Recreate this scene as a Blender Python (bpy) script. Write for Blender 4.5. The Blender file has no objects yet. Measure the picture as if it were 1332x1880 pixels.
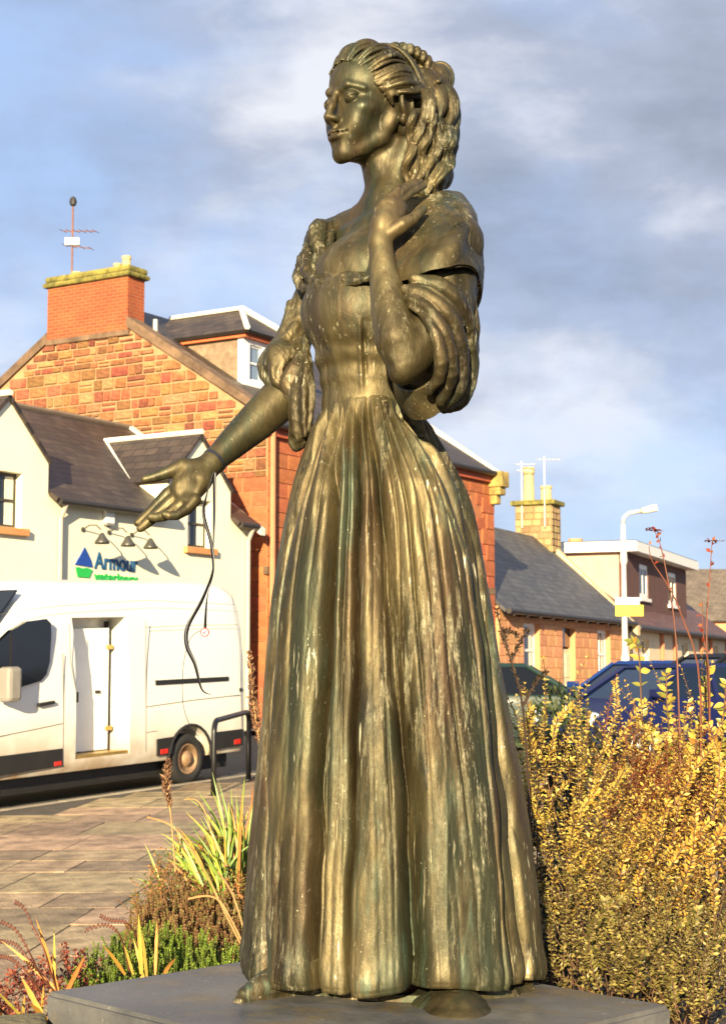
import bpy, bmesh, math, random
import numpy as np
from mathutils import Vector, Matrix, noise as mnoise

C = bpy.context.scene.collection
R = math.radians

# ------------------------------------------------------------------ camera
FPX, HORIZON = 3050.0, 1240.0          # focal length in photo pixels, horizon row
CAMZ = 1.5
TH = math.atan((HORIZON - 940.0) / FPX)
cam_data = bpy.data.cameras.new('camera')
cam = bpy.data.objects.new('camera', cam_data); C.objects.link(cam)
cam.location = (0, 0, CAMZ); cam.rotation_euler = (math.pi/2 + TH, 0, 0)
cam_data.sensor_fit = 'VERTICAL'; cam_data.sensor_height = 36.0; cam_data.sensor_width = 36.0
cam_data.lens = FPX / 1880.0 * 36.0
cam_data.clip_start = 0.05; cam_data.clip_end = 2000.0
cam_data.dof.use_dof = True; cam_data.dof.focus_distance = 3.15; cam_data.dof.aperture_fstop = 19.0
bpy.context.scene.camera = cam

# ------------------------------------------------------------------ sun + sky
SUN_AZ, SUN_EL = R(9.5), R(15.5)      # light travels forward (+Y) and a little to the right
sun_data = bpy.data.lights.new('sun', 'SUN'); sun = bpy.data.objects.new('sun', sun_data); C.objects.link(sun)
sun_data.energy = 5.0; sun_data.angle = R(0.55); sun_data.color = (1.0, 0.82, 0.52)
sd = Vector((math.sin(SUN_AZ)*math.cos(SUN_EL), math.cos(SUN_AZ)*math.cos(SUN_EL), -math.sin(SUN_EL)))
sun.rotation_euler = sd.to_track_quat('-Z', 'Y').to_euler()
sun.location = (-3, -12, 8)

world = bpy.data.worlds.new('World'); bpy.context.scene.world = world; world.use_nodes = True
def build_world():
    nt = world.node_tree; N = nt.nodes; L = nt.links; N.clear()
    out = N.new('ShaderNodeOutputWorld'); bg = N.new('ShaderNodeBackground')
    sky = N.new('ShaderNodeTexSky'); sky.sky_type = 'NISHITA'; sky.sun_disc = False
    sky.sun_elevation = SUN_EL; sky.sun_rotation = math.atan2(-sd.x, -sd.y)
    sky.air_density = 1.0; sky.dust_density = 1.0; sky.ozone_density = 2.0
    tc = N.new('ShaderNodeTexCoord')
    mp = N.new('ShaderNodeMapping'); mp.inputs['Scale'].default_value = (1.0, 1.0, 1.9)
    mp.inputs['Location'].default_value = (0.35, 0.1, 0.62)
    L.new(tc.outputs['Generated'], mp.inputs['Vector'])
    n1 = N.new('ShaderNodeTexNoise'); n1.inputs['Scale'].default_value = 2.4; n1.inputs['Detail'].default_value = 7
    n1.inputs['Roughness'].default_value = 0.58; n1.inputs['Distortion'].default_value = 0.15
    L.new(mp.outputs[0], n1.inputs['Vector'])
    n2 = N.new('ShaderNodeTexNoise'); n2.inputs['Scale'].default_value = 5.0; n2.inputs['Detail'].default_value = 8
    n2.inputs['Roughness'].default_value = 0.55; n2.inputs['Distortion'].default_value = 0.1
    mp2 = N.new('ShaderNodeMapping'); mp2.inputs['Location'].default_value = (3.1, 1.7, 0.4); mp2.inputs['Scale'].default_value = (1, 1, 2.2)
    L.new(tc.outputs['Generated'], mp2.inputs['Vector']); L.new(mp2.outputs[0], n2.inputs['Vector'])
    cover = N.new('ShaderNodeMapRange'); cover.inputs['From Min'].default_value = 0.34; cover.inputs['From Max'].default_value = 0.62
    cover.interpolation_type = 'SMOOTHSTEP'
    L.new(n1.outputs['Fac'], cover.inputs['Value'])
    ccol = N.new('ShaderNodeValToRGB'); cr = ccol.color_ramp
    cr.elements[0].position = 0.36; cr.elements[0].color = (1.15, 1.33, 1.72, 1)
    cr.elements[1].position = 0.66; cr.elements[1].color = (2.85, 2.95, 3.20, 1)
    e = cr.elements.new(0.5); e.color = (1.56, 1.75, 2.24, 1)
    L.new(n2.outputs['Fac'], ccol.inputs['Fac'])
    clear = N.new('ShaderNodeMix'); clear.data_type = 'RGBA'; clear.inputs['Factor'].default_value = 0.85
    L.new(sky.outputs[0], clear.inputs['A']); clear.inputs['B'].default_value = (1.46, 2.00, 3.15, 1)
    mix = N.new('ShaderNodeMix'); mix.data_type = 'RGBA'
    L.new(cover.outputs[0], mix.inputs['Factor']); L.new(clear.outputs['Result'], mix.inputs['A']); L.new(ccol.outputs['Color'], mix.inputs['B'])
    L.new(mix.outputs['Result'], bg.inputs['Color']); bg.inputs['Strength'].default_value = 0.10
    L.new(bg.outputs[0], out.inputs['Surface'])
build_world()

vs = bpy.context.scene.view_settings
vs.view_transform = 'Standard'; vs.look = 'None'; vs.exposure = 1.6; vs.gamma = 1.0; vs.use_curve_mapping = False
bpy.context.scene.cycles.max_bounces = 6
bpy.context.scene.cycles.use_denoising = True

# ------------------------------------------------------------------ helpers
def at(px, py, Y):
    xc = (px - 666.0) / FPX; yc = -(py - 940.0) / FPX
    d = (xc, math.cos(TH) - yc*math.sin(TH), math.sin(TH) + yc*math.cos(TH))
    t = Y / d[1]
    return Vector((d[0]*t, Y, CAMZ + d[2]*t))
def at_z(px, py, z):
    p = at(px, py, 1.0); t = (z - CAMZ) / (p.z - CAMZ)
    return Vector((p.x*t, t, z))

def tag(o, label=None, cat=None, group=None, kind=None):
    if label: o['label'] = label
    if cat: o['category'] = cat
    if group: o['group'] = group
    if kind: o['kind'] = kind
    return o
def empty(name, loc=(0, 0, 0), rz=0.0):
    o = bpy.data.objects.new(name, None); C.objects.link(o)
    o.location = loc; o.rotation_euler = (0, 0, rz); o.empty_display_size = 0.2
    return o
def link_mesh(name, me, mat=None, parent=None, smooth=False):
    """geometry is in WORLD space; a parent at its base keeps it there."""
    o = bpy.data.objects.new(name, me); C.objects.link(o)
    if mat is not None and not me.materials: me.materials.append(mat)
    if smooth: me.shade_smooth()
    if parent is not None:
        o.parent = parent
        o.matrix_parent_inverse = world_matrix(parent).inverted()
    return o
def world_matrix(o):
    m = Matrix.LocRotScale(o.location, o.rotation_euler, o.scale)
    return (world_matrix(o.parent) @ o.matrix_parent_inverse @ m) if o.parent else m
def mesh_from(name, verts, faces):
    me = bpy.data.meshes.new(name); me.from_pydata([tuple(v) for v in verts], [], faces); me.update()
    return me

class MB:
    """collects shapes, builds ONE mesh object"""
    def __init__(s): s.v = []; s.f = []
    def add(s, verts, faces):
        b = len(s.v); s.v += [tuple(v) for v in verts]; s.f += [tuple(i + b for i in f) for f in faces]; return s
    def hexa(s, p):      # 8 points: bottom 4 ccw, top 4
        return s.add(p, [(0,3,2,1), (4,5,6,7), (0,1,5,4), (1,2,6,5), (2,3,7,6), (3,0,4,7)])
    def box(s, o, a, b, c):   # corner + three edge vectors (a x b . c > 0)
        o = Vector(o); a = Vector(a); b = Vector(b); c = Vector(c)
        return s.hexa([o, o+a, o+a+b, o+b, o+c, o+a+c, o+a+b+c, o+b+c])
    def prism(s, poly, ext):   # planar polygon extruded by vector
        n = len(poly); ext = Vector(ext); p = [Vector(q) for q in poly]
        fs = [tuple(range(n-1, -1, -1)), tuple(range(n, 2*n))] + [(i, (i+1) % n, n+(i+1) % n, n+i) for i in range(n)]
        return s.add(p + [q + ext for q in p], fs)
    def tube(s, pts, rad, seg=8, closed=False):
        pts = [Vector(p) for p in pts]; n = len(pts)
        rad = rad if hasattr(rad, '__len__') else [rad]*n
        vs_ = []; prev = None
        for i, p in enumerate(pts):
            t = (pts[min(i+1, n-1)] - pts[max(i-1, 0)])
            if closed: t = pts[(i+1) % n] - pts[i-1]
            t.normalize()
            if prev is None:
                u = t.cross(Vector((0, 0, 1)));
                if u.length < 1e-3: u = t.cross(Vector((1, 0, 0)))
            else: u = prev - t*prev.dot(t)
            u.normalize(); prev = u; w = t.cross(u)
            for k in range(seg):
                a = 2*math.pi*k/seg; vs_.append(p + (u*math.cos(a) + w*math.sin(a))*rad[i])
        fs = []
        for i in range(n if closed else n-1):
            j = (i+1) % n
            for k in range(seg):
                k2 = (k+1) % seg; fs.append((i*seg+k, i*seg+k2, j*seg+k2, j*seg+k))
        if not closed:
            fs.append(tuple(range(seg-1, -1, -1))); fs.append(tuple((n-1)*seg + k for k in range(seg)))
        return s.add(vs_, fs)
    def lathe(s, org, prof, seg=16, axis=(0, 0, 1)):   # prof: (radius, height)
        org = Vector(org); ax = Vector(axis).normalized(); u = ax.orthogonal().normalized(); w = ax.cross(u)
        vs_ = []; n = len(prof)
        for r, h in prof:
            for k in range(seg):
                a = 2*math.pi*k/seg; vs_.append(org + ax*h + (u*math.cos(a) + w*math.sin(a))*max(r, 1e-4))
        fs = []
        for i in range(n-1):
            for k in range(seg):
                k2 = (k+1) % seg; fs.append((i*seg+k, i*seg+k2, (i+1)*seg+k2, (i+1)*seg+k))
        fs.append(tuple(range(seg-1, -1, -1))); fs.append(tuple((n-1)*seg + k for k in range(seg)))
        return s.add(vs_, fs)
    def build(s, name, mat, parent=None, smooth=False, bevel=0.0):
        me = mesh_from(name, s.v, s.f)
        o = link_mesh(name, me, mat, parent, smooth)
        if bevel:
            m = o.modifiers.new('bevel', 'BEVEL'); m.width = bevel; m.segments = 2; m.limit_method = 'ANGLE'; m.angle_limit = R(40)
        return o

# ------------------------------------------------------------------ materials
MATS = {}
def mat_new(name):
    m = bpy.data.materials.new(name); m.use_nodes = True; MATS[name] = m
    nt = m.node_tree; return m, nt.nodes, nt.links, nt.nodes['Principled BSDF']
def ramp(N, stops):
    r = N.new('ShaderNodeValToRGB'); cr = r.color_ramp
    while len(cr.elements) < len(stops): cr.elements.new(0.5)
    for e, (p, c) in zip(cr.elements, stops):
        e.position = p; e.color = (*c, 1) if len(c) == 3 else c
    return r
def simple(name, col, rough=0.7, metal=0.0, var=0.15, scale=6.0, bump=0.0, bscale=40.0, col2=None, spec=0.5, coat=0.0, stretch=None, randobj=0.0):
    """colour with noise variation, optional second colour, optional bump, optional per-object value shift"""
    m, N, L, P = mat_new(name)
    tc = N.new('ShaderNodeTexCoord'); vec = tc.outputs['Object']
    if stretch:
        mp = N.new('ShaderNodeMapping'); mp.inputs['Scale'].default_value = stretch; L.new(vec, mp.inputs['Vector']); vec = mp.outputs[0]
    n = N.new('ShaderNodeTexNoise'); n.inputs['Scale'].default_value = scale; n.inputs['Detail'].default_value = 6; n.inputs['Roughness'].default_value = 0.62
    L.new(vec, n.inputs['Vector'])
    a = tuple(max(0, c*(1-var)) for c in col); b = col2 or tuple(min(1, c*(1+var)) for c in col)
    r = ramp(N, [(0.3, a), (0.7, b)]); L.new(n.outputs['Fac'], r.inputs['Fac']); colout = r.outputs['Color']
    if randobj:
        oi = N.new('ShaderNodeObjectInfo'); hs = N.new('ShaderNodeHueSaturation')
        mr = N.new('ShaderNodeMapRange'); mr.inputs['To Min'].default_value = 1-randobj; mr.inputs['To Max'].default_value = 1+randobj
        L.new(oi.outputs['Random'], mr.inputs['Value']); L.new(mr.outputs[0], hs.inputs['Value'])
        m2 = N.new('ShaderNodeMath'); m2.operation = 'MULTIPLY_ADD'; m2.inputs[1].default_value = 7.13; m2.inputs[2].default_value = 0.0
        fr = N.new('ShaderNodeMath'); fr.operation = 'FRACT'; L.new(oi.outputs['Random'], m2.inputs[0]); L.new(m2.outputs[0], fr.inputs[0])
        mh = N.new('ShaderNodeMapRange'); mh.inputs['To Min'].default_value = 0.5-randobj*0.06; mh.inputs['To Max'].default_value = 0.5+randobj*0.06
        L.new(fr.outputs[0], mh.inputs['Value']); L.new(mh.outputs[0], hs.inputs['Hue'])
        L.new(colout, hs.inputs['Color']); colout = hs.outputs['Color']
    L.new(colout, P.inputs['Base Color'])
    P.inputs['Roughness'].default_value = rough; P.inputs['Metallic'].default_value = metal
    P.inputs['Specular IOR Level'].default_value = spec; P.inputs['Coat Weight'].default_value = coat; P.inputs['Coat Roughness'].default_value = 0.08
    if bump:
        nb = N.new('ShaderNodeTexNoise'); nb.inputs['Scale'].default_value = bscale; nb.inputs['Detail'].default_value = 5
        L.new(vec, nb.inputs['Vector']); bp = N.new('ShaderNodeBump'); bp.inputs['Strength'].default_value = bump; bp.inputs['Distance'].default_value = 0.02
        L.new(nb.outputs['Fac'], bp.inputs['Height']); L.new(bp.outputs[0], P.inputs['Normal'])
    return m
# ================================================================== GROUND
UV = Vector((0.564, 0.826, 0.0)).normalized()        # direction of the street beside the van (uphill, away)
NV = Vector((UV.y, -UV.x, 0.0))                      # across the street, towards the viewer
V0 = Vector((-2.37, 23.0, 0.0))                      # van rear wheel on the road
SLOPE = 0.039
def gz(x, y):
    s = (x - V0.x)*UV.x + (y - V0.y)*UV.y
    return SLOPE*max(-26.0, min(45.0, s))
def at_g(px, py, dz=0.0):
    Y = 20.0
    for _ in range(40):
        p = at(px, py, Y); f = p.z - gz(p.x, p.y) - dz; q = at(px, py, Y*1.001); f2 = q.z - gz(q.x, q.y) - dz
        d = (f2 - f)/(Y*0.001)
        if abs(d) < 1e-9: break
        Y = max(1.0, Y - f/d)
    return at(px, py, Y)
def street(s, a, dz=0.0):
    """s metres along the street from the van wheel, a metres towards the viewer"""
    p = V0 + UV*s + NV*a; return Vector((p.x, p.y, gz(p.x, p.y) + dz))

ASPHALT = simple('asphalt', (0.050, 0.048, 0.046), 0.85, 0, 0.35, 3.0, 0.4, 90)
EARTH = simple('earth', (0.035, 0.024, 0.016), 0.95, 0, 0.5, 9.0, 0.8, 30)
JOINT = simple('paving_bed', (0.060, 0.048, 0.036), 0.95, 0, 0.4, 8.0, 0.4, 50)
KERB = simple('kerb_stone', (0.30, 0.25, 0.18), 0.8, 0, 0.25, 5.0, 0.3, 40, randobj=0.15)

def sheet(name, corners_sa, dz, mat, n=24, m=24):
    """a ground sheet over a street-aligned rectangle ((s0, a0), (s1, a1))"""
    (s0, a0), (s1, a1) = corners_sa; v = []; f = []
    for i in range(n+1):
        for j in range(m+1):
            v.append(street(s0 + (s1-s0)*i/n, a0 + (a1-a0)*j/m, dz))
    for i in range(n):
        for j in range(m):
            a = i*(m+1) + j; f.append((a, a+1, a+m+2, a+m+1) if (a1 > a0) == (s1 > s0) else (a, a+m+1, a+m+2, a+1))
    o = link_mesh(name, mesh_from(name, v, f), mat); tag(o, kind='structure'); return o
g = sheet('ground', ((-60, -600), (700, 160)), -0.16, ASPHALT, 76, 60)
g['label'] = 'dark asphalt ground running out beyond the houses'
rd = sheet('road', ((-40, -5.4), (120, 0.15)), -0.004, ASPHALT, 60, 4)
rd['label'] = 'asphalt road under the parked white van'
pv = sheet('pavement', ((-40, 0.30), (60, 22.0)), 0.062, JOINT, 50, 12)
pv['label'] = 'stone flagged pavement between van and flower bed'
sheet('footway', ((-40, -8.6), (120, -5.5)), 0.09, simple('footway_stone', (0.17, 0.14, 0.11), 0.85, 0, 0.3, 4, 0.3, 40), 40, 3)

# kerb stones along the plaza edge
def kerb():
    rnd = random.Random(4); root = empty('kerb', street(-1, 0.22)); tag(root, 'row of pale kerb stones along the paved edge beside the van', 'kerb')
    s = -5.5
    while s < 7:
        l = 0.9 + rnd.random()*0.12; m = MB(); z1 = 0.068
        P = [street(s+0.006, 0.15, -0.1), street(s+0.006, 0.30, -0.1), street(s+l, 0.30, -0.1), street(s+l, 0.15, -0.1)]
        T = [p + Vector((0, 0, z1 + 0.1)) for p in P]
        m.hexa([P[0], P[1], P[2], P[3], *T] if True else []); m.build('kerb_stone', KERB, root, bevel=0.012); s += l + 0.008
kerb()

# flagstones
FLAG = simple('flagstone', (0.225, 0.145, 0.074), 0.60, 0, 0.50, 4.5, 0.8, 30, col2=(0.42, 0.295, 0.165), randobj=0.28)
def flags():
    rnd = random.Random(12); ang = R(-7); ex = Vector((math.cos(ang), math.sin(ang), 0)); ey = Vector((-math.sin(ang), math.cos(ang), 0))
    o0 = Vector((-7.2, 6.3, 0)); y = 0.0; cnt = 0
    while y < 16.5:
        h = rnd.choice((0.7, 0.9, 1.1)); x = rnd.uniform(-0.6, 0)
        while x < 12.0:
            w = rnd.choice((0.6, 0.8, 1.0, 1.2)); c = o0 + ex*(x + w/2) + ey*(y + h/2)
            sa = (c - V0).dot(NV)
            if sa > 0.30 + 0.42 and c.x < 4.6 and cnt < 300:
                g_ = 0.008; m = MB(); P = []
                for a, b in ((0, 0), (1, 0), (1, 1), (0, 1)):
                    q = o0 + ex*(x + (g_ if a == 0 else w - g_) + rnd.uniform(-.004, .004)) + ey*(y + (g_ if b == 0 else h - g_) + rnd.uniform(-.004, .004)); P.append(q)
                lift = rnd.uniform(0.068, 0.072); tx, ty = rnd.uniform(-.0015, .0015), rnd.uniform(-.0015, .0015)
                B = [Vector((q.x, q.y, gz(q.x, q.y) + 0.045)) for q in P]
                T = [Vector((q.x, q.y, gz(q.x, q.y) + lift + tx*(1 if i in (1, 2) else -1) + ty*(1 if i > 1 else -1))) for i, q in enumerate(P)]
                m.hexa(B + T); m.build('flagstone', FLAG, pv); cnt += 1
            x += w
        y += h
flags()

# ================================================================== BUILDING HELPERS
UB = Vector((0.526, 0.851, 0.0)).normalized(); NB = Vector((UB.y, -UB.x, 0.0)); OB = Vector((-2.30, 33.3, 0.0))
class Frame:
    """s along the street front, w back from it, z up"""
    def __init__(f, o, u): f.o = Vector(o); f.u = Vector(u).normalized(); f.n = Vector((f.u.y, -f.u.x, 0)); f.b = -f.n
    def p(f, s, w, z): q = f.o + f.u*s + f.b*w; return Vector((q.x, q.y, z))
    def box(f, m, s0, s1, w0, w1, z0, z1):
        return m.hexa([f.p(s0, w0, z0), f.p(s1, w0, z0), f.p(s1, w1, z0), f.p(s0, w1, z0), f.p(s0, w0, z1), f.p(s1, w0, z1), f.p(s1, w1, z1), f.p(s0, w1, z1)])
    def sub(f, s, w, rot=0.0):
        q = f.p(s, w, 0); u = Matrix.Rotation(rot, 3, 'Z') @ f.u; return Frame(q, u)
FB = Frame(OB, UB)

def wall_cells(f, m, s0, s1, z0, z1, holes, w0=0.0, w1=0.3):
    """solid wall of boxes with rectangular holes (s0, s1, z0, z1)"""
    ss = sorted({s0, s1, *[h[0] for h in holes], *[h[1] for h in holes]}); zs = sorted({z0, z1, *[h[2] for h in holes], *[h[3] for h in holes]})
    ss = [q for q in ss if s0 <= q <= s1]; zs = [q for q in zs if z0 <= q <= z1]
    for i in range(len(ss)-1):
        run = None
        for j in range(len(zs)-1):
            cs, cz = (ss[i]+ss[i+1])/2, (zs[j]+zs[j+1])/2
            if any(h[0] < cs < h[1] and h[2] < cz < h[3] for h in holes):
                if run: f.box(m, ss[i], ss[i+1], w0, w1, run[0], run[1]); run = None
            else: run = (run[0], zs[j+1]) if run else (zs[j], zs[j+1])
        if run: f.box(m, ss[i], ss[i+1], w0, w1, run[0], run[1])
    return m

WHITE_PAINT = simple('white_paint', (0.80, 0.79, 0.74), 0.5, 0, 0.05, 4)
FRAME_DARK = simple('dark_frame', (0.030, 0.026, 0.022), 0.5, 0, 0.2, 6)
def glass_mat(name, col, rough=0.06):
    m, N, L, P = mat_new(name); P.inputs['Base Color'].default_value = (*col, 1); P.inputs['Roughness'].default_value = rough
    P.inputs['Specular IOR Level'].default_value = 0.6; P.inputs['Coat Weight'].default_value = 0.2; P.inputs['Coat Roughness'].default_value = 0.03
    tc = N.new('ShaderNodeTexCoord'); n = N.new('ShaderNodeTexNoise'); n.inputs['Scale'].default_value = 1.3; L.new(tc.outputs['Object'], n.inputs['Vector'])
    b = N.new('ShaderNodeBump'); b.inputs['Strength'].default_value = 0.08; b.inputs['Distance'].default_value = 0.05; L.new(n.outputs['Fac'], b.inputs['Height']); L.new(b.outputs[0], P.inputs['Normal'])
    return m
GLASS = glass_mat('window_glass', (0.020, 0.024, 0.028))
GLASS_PALE = glass_mat('window_glass_blue', (0.16, 0.22, 0.30))
CURTAIN = simple('curtain', (0.62, 0.58, 0.48), 0.9, 0, 0.1, 3)

def window(f, parent, s0, s1, z0, z1, frame_mat, sill_mat, w=0.12, glass=None, mid=True, vert=0, curtain=False, fr=0.06):
    """sash window set back into the wall: frame, panes, meeting rail, sill"""
    m = MB(); t = 0.05
    f.box(m, s0, s0+fr, w, w+t, z0, z1); f.box(m, s1-fr, s1, w, w+t, z0, z1)
    f.box(m, s0+fr, s1-fr, w, w+t, z0, z0+fr); f.box(m, s0+fr, s1-fr, w, w+t, z1-fr, z1)
    if mid: f.box(m, s0+fr, s1-fr, w-0.01, w+t, (z0+z1)/2-fr*0.4, (z0+z1)/2+fr*0.4)
    for i in range(vert):
        c = s0 + (s1-s0)*(i+1)/(vert+1); f.box(m, c-0.018, c+0.018, w+0.004, w+t-0.004, z0+fr, z1-fr)
    wo = m.build('window', frame_mat, parent)
    zs = [(z0+fr, (z0+z1)/2-0.02), ((z0+z1)/2+0.02, z1-fr)] if mid else [(z0+fr, z1-fr)]
    for a, b in zs:
        g_ = MB(); f.box(g_, s0+fr*0.8, s1-fr*0.8, w+0.022, w+0.030, a, b); g_.build('pane', glass or GLASS, wo)
    if curtain:
        c = MB(); n = 10
        for sa, sb in ((s0+fr, s0+fr+(s1-s0)*0.26), (s1-fr-(s1-s0)*0.26, s1-fr)):
            f.box(c, sa, sb, w+0.02-0.012, w+0.02, z0+fr, z1-fr)
        c.build('blind', CURTAIN, wo)
    if sill_mat:
        k = MB(); f.box(k, s0-0.12, s1+0.12, -0.09, w-0.002, z0-0.13, z0-0.003); k.build('sill', sill_mat, parent, bevel=0.012)
    return wo

def slate_mat(name, c1, c2, scale=1.0, rows=0.22, rough=0.55):
    """small slates laid in courses; seen from far away, so courses are fine relief on the roof slab"""
    m, N, L, P = mat_new(name); tc = N.new('ShaderNodeTexCoord')
    br = N.new('ShaderNodeTexBrick'); br.inputs['Scale'].default_value = 1.0; br.inputs['Mortar Size'].default_value = 0.012; br.inputs['Brick Width'].default_value = 0.30*scale; br.inputs['Row Height'].default_value = rows*scale
    br.inputs['Color1'].default_value = (*c1, 1); br.inputs['Color2'].default_value = (*c2, 1); br.inputs['Mortar'].default_value = (*[c*0.6 for c in c1], 1); br.inputs['Bias'].default_value = 0.0
    L.new(tc.outputs['UV'], br.inputs['Vector'])
    n = N.new('ShaderNodeTexNoise'); n.inputs['Scale'].default_value = 1.6; n.inputs['Detail'].default_value = 5; L.new(tc.outputs['Object'], n.inputs['Vector'])
    mp = N.new('ShaderNodeMapping'); mp.inputs['Scale'].default_value = (2.2, 5.0, 1); L.new(tc.outputs['UV'], mp.inputs['Vector'])
    n2 = N.new('ShaderNodeTexNoise'); n2.inputs['Scale'].default_value = 1.0; n2.inputs['Detail'].default_value = 3; L.new(mp.outputs[0], n2.inputs['Vector'])
    mx = N.new('ShaderNodeMix'); mx.data_type = 'RGBA'; mx.blend_type = 'MULTIPLY'; mx.inputs['Factor'].default_value = 0.85
    r = ramp(N, [(0.32, (0.55, 0.53, 0.52)), (0.68, (1.35, 1.30, 1.22))]); ad = N.new('ShaderNodeMath'); ad.operation = 'ADD'; ad.use_clamp = True
    h = N.new('ShaderNodeMath'); h.operation = 'MULTIPLY'; h.inputs[1].default_value = 0.5; L.new(n.outputs['Fac'], h.inputs[0])
    h2 = N.new('ShaderNodeMath'); h2.operation = 'MULTIPLY'; h2.inputs[1].default_value = 0.5; L.new(n2.outputs['Fac'], h2.inputs[0])
    L.new(h.outputs[0], ad.inputs[0]); L.new(h2.outputs[0], ad.inputs[1]); L.new(ad.outputs[0], r.inputs['Fac'])
    L.new(br.outputs['Color'], mx.inputs['A']); L.new(r.outputs['Color'], mx.inputs['B']); L.new(mx.outputs['Result'], P.inputs['Base Color'])
    b = N.new('ShaderNodeBump'); b.inputs['Strength'].default_value = 0.6; b.inputs['Distance'].default_value = 0.02; b.invert = True; L.new(br.outputs['Fac'], b.inputs['Height']); L.new(b.outputs[0], P.inputs['Normal'])
    P.inputs['Roughness'].default_value = rough
    return m
SLATE = slate_mat('slate', (0.034, 0.024, 0.018), (0.066, 0.048, 0.036))
SLATE_BLUE = slate_mat('slate_blue', (0.052, 0.053, 0.057), (0.085, 0.086, 0.089))
TILE_RED = slate_mat('roof_tile', (0.100, 0.042, 0.028), (0.150, 0.068, 0.044), 1.0, 0.3)

def roof_slab(name, pts, th, mat, parent):
    """roof plane from 4 corner points (eaves a, b, ridge c, d), given a thickness and UVs in metres"""
    a, b, c, d = [Vector(p) for p in pts]; n = (b-a).cross(d-a).normalized()
    if n.z < 0: n = -n
    m = MB(); lo = [q - n*th for q in (a, b, c, d)]
    m.hexa(lo + [a, b, c, d]) if (b-a).cross(d-a).z > 0 else m.hexa([lo[3], lo[2], lo[1], lo[0], d, c, b, a])
    o = m.build(name, mat, parent); me = o.data; uv = me.uv_layers.new(name='UVMap'); e1 = (b-a).normalized(); e2 = n.cross(e1)
    for lp in me.loops:
        q = me.vertices[lp.vertex_index].co - a; uv.data[lp.index].uv = (q.dot(e1), q.dot(e2))
    return o

# block meshes shared by all stones (unit cube, front face at -Y)
def stone_meshes(n, seed, inset=0.045, skew=0.05):
    rnd = random.Random(seed); out = []
    for k in range(n):
        def j(): return rnd.uniform(-skew, skew)
        fr = [(-.5+inset+j()*.6, -.5, -.5+inset+j()), (.5-inset+j()*.6, -.5, -.5+inset+j()), (.5-inset+j()*.6, -.5, .5-inset+j()), (-.5+inset+j()*.6, -.5, .5-inset+j())]
        md = [(-.5, -.15, -.5), (.5, -.15, -.5), (.5, -.15, .5), (-.5, -.15, .5)]
        bk = [(-.5, .5, -.5), (.5, .5, -.5), (.5, .5, .5), (-.5, .5, .5)]
        f = [(0, 1, 2, 3), (11, 10, 9, 8)]
        for a, b in ((0, 4), (4, 8)):
            for i in range(4): f.append((a+i, b+i, b+(i+1) % 4, a+(i+1) % 4))
        out.append(mesh_from('stone', fr + md + bk, f))
    return out
def put_stone(me, f, s, w, z, ls, lw, lz, mat, parent, name='stone', face='gable'):
    """face 'gable': the face looks along -u (w runs along the wall); face 'front': it looks along n (s runs along)"""
    o = bpy.data.objects.new(name, me); C.objects.link(o)
    if not me.materials: me.materials.append(mat)
    if face == 'gable': ex, ey = -f.b, f.u
    else: ex, ey = f.u, f.b
    M = Matrix(((ex.x*ls, ey.x*lw, 0, 0), (ex.y*ls, ey.y*lw, 0, 0), (0, 0, lz, 0), (0, 0, 0, 1)))
    M.translation = f.p(s, w, z)
    o.parent = parent; o.matrix_parent_inverse = world_matrix(parent).inverted()
    o.matrix_basis = M
    return o
SANDSTONE = simple('sandstone', (0.20, 0.066, 0.024), 0.9, 0, 0.45, 5.0, 0.8, 16, col2=(0.33, 0.135, 0.052), randobj=0.34)
SAND_DARK = simple('sandstone_dark', (0.17, 0.055, 0.026), 0.9, 0, 0.40, 3.0, 0.45, 26, col2=(0.36, 0.115, 0.042), randobj=0.40)
SAND_TAN = simple('sandstone_tan', (0.26, 0.130, 0.052), 0.9, 0, 0.40, 5.0, 0.8, 16, col2=(0.38, 0.21, 0.088), randobj=0.25)
SAND_RED = simple('sandstone_red', (0.36, 0.095, 0.032), 0.9, 0, 0.2, 3.0, 0.4, 26, col2=(0.43, 0.130, 0.048), randobj=0.14)
MORTAR = simple('mortar', (0.33, 0.20, 0.10), 0.95, 0, 0.2, 5.0, 0.3, 40)
MORTAR_RED = simple('mortar_red', (0.36, 0.125, 0.05), 0.95, 0, 0.2, 5.0, 0.3, 40)
SKEW = simple('skew_stone', (0.115, 0.070, 0.042), 0.9, 0, 0.45, 3.0, 0.4, 30, col2=(0.21, 0.13, 0.075))
SILL = simple('sill_paint', (0.50, 0.235, 0.085), 0.6, 0, 0.12, 4)
CREAM = simple('cream_render', (0.76, 0.71, 0.53), 0.9, 0, 0.06, 1.2, 0.18, 60)
LEAD = simple('lead_flashing', (0.60, 0.57, 0.50), 0.55, 0, 0.12, 4)
GUTTER = simple('gutter', (0.026, 0.022, 0.020), 0.5, 0, 0.2, 4)
PIPE_GREY = simple('pipe_paint', (0.36, 0.33, 0.27), 0.5, 0, 0.1, 4)
PIPE_PINK = simple('pipe_pink', (0.50, 0.185, 0.085), 0.6, 0, 0.1, 4)

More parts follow.
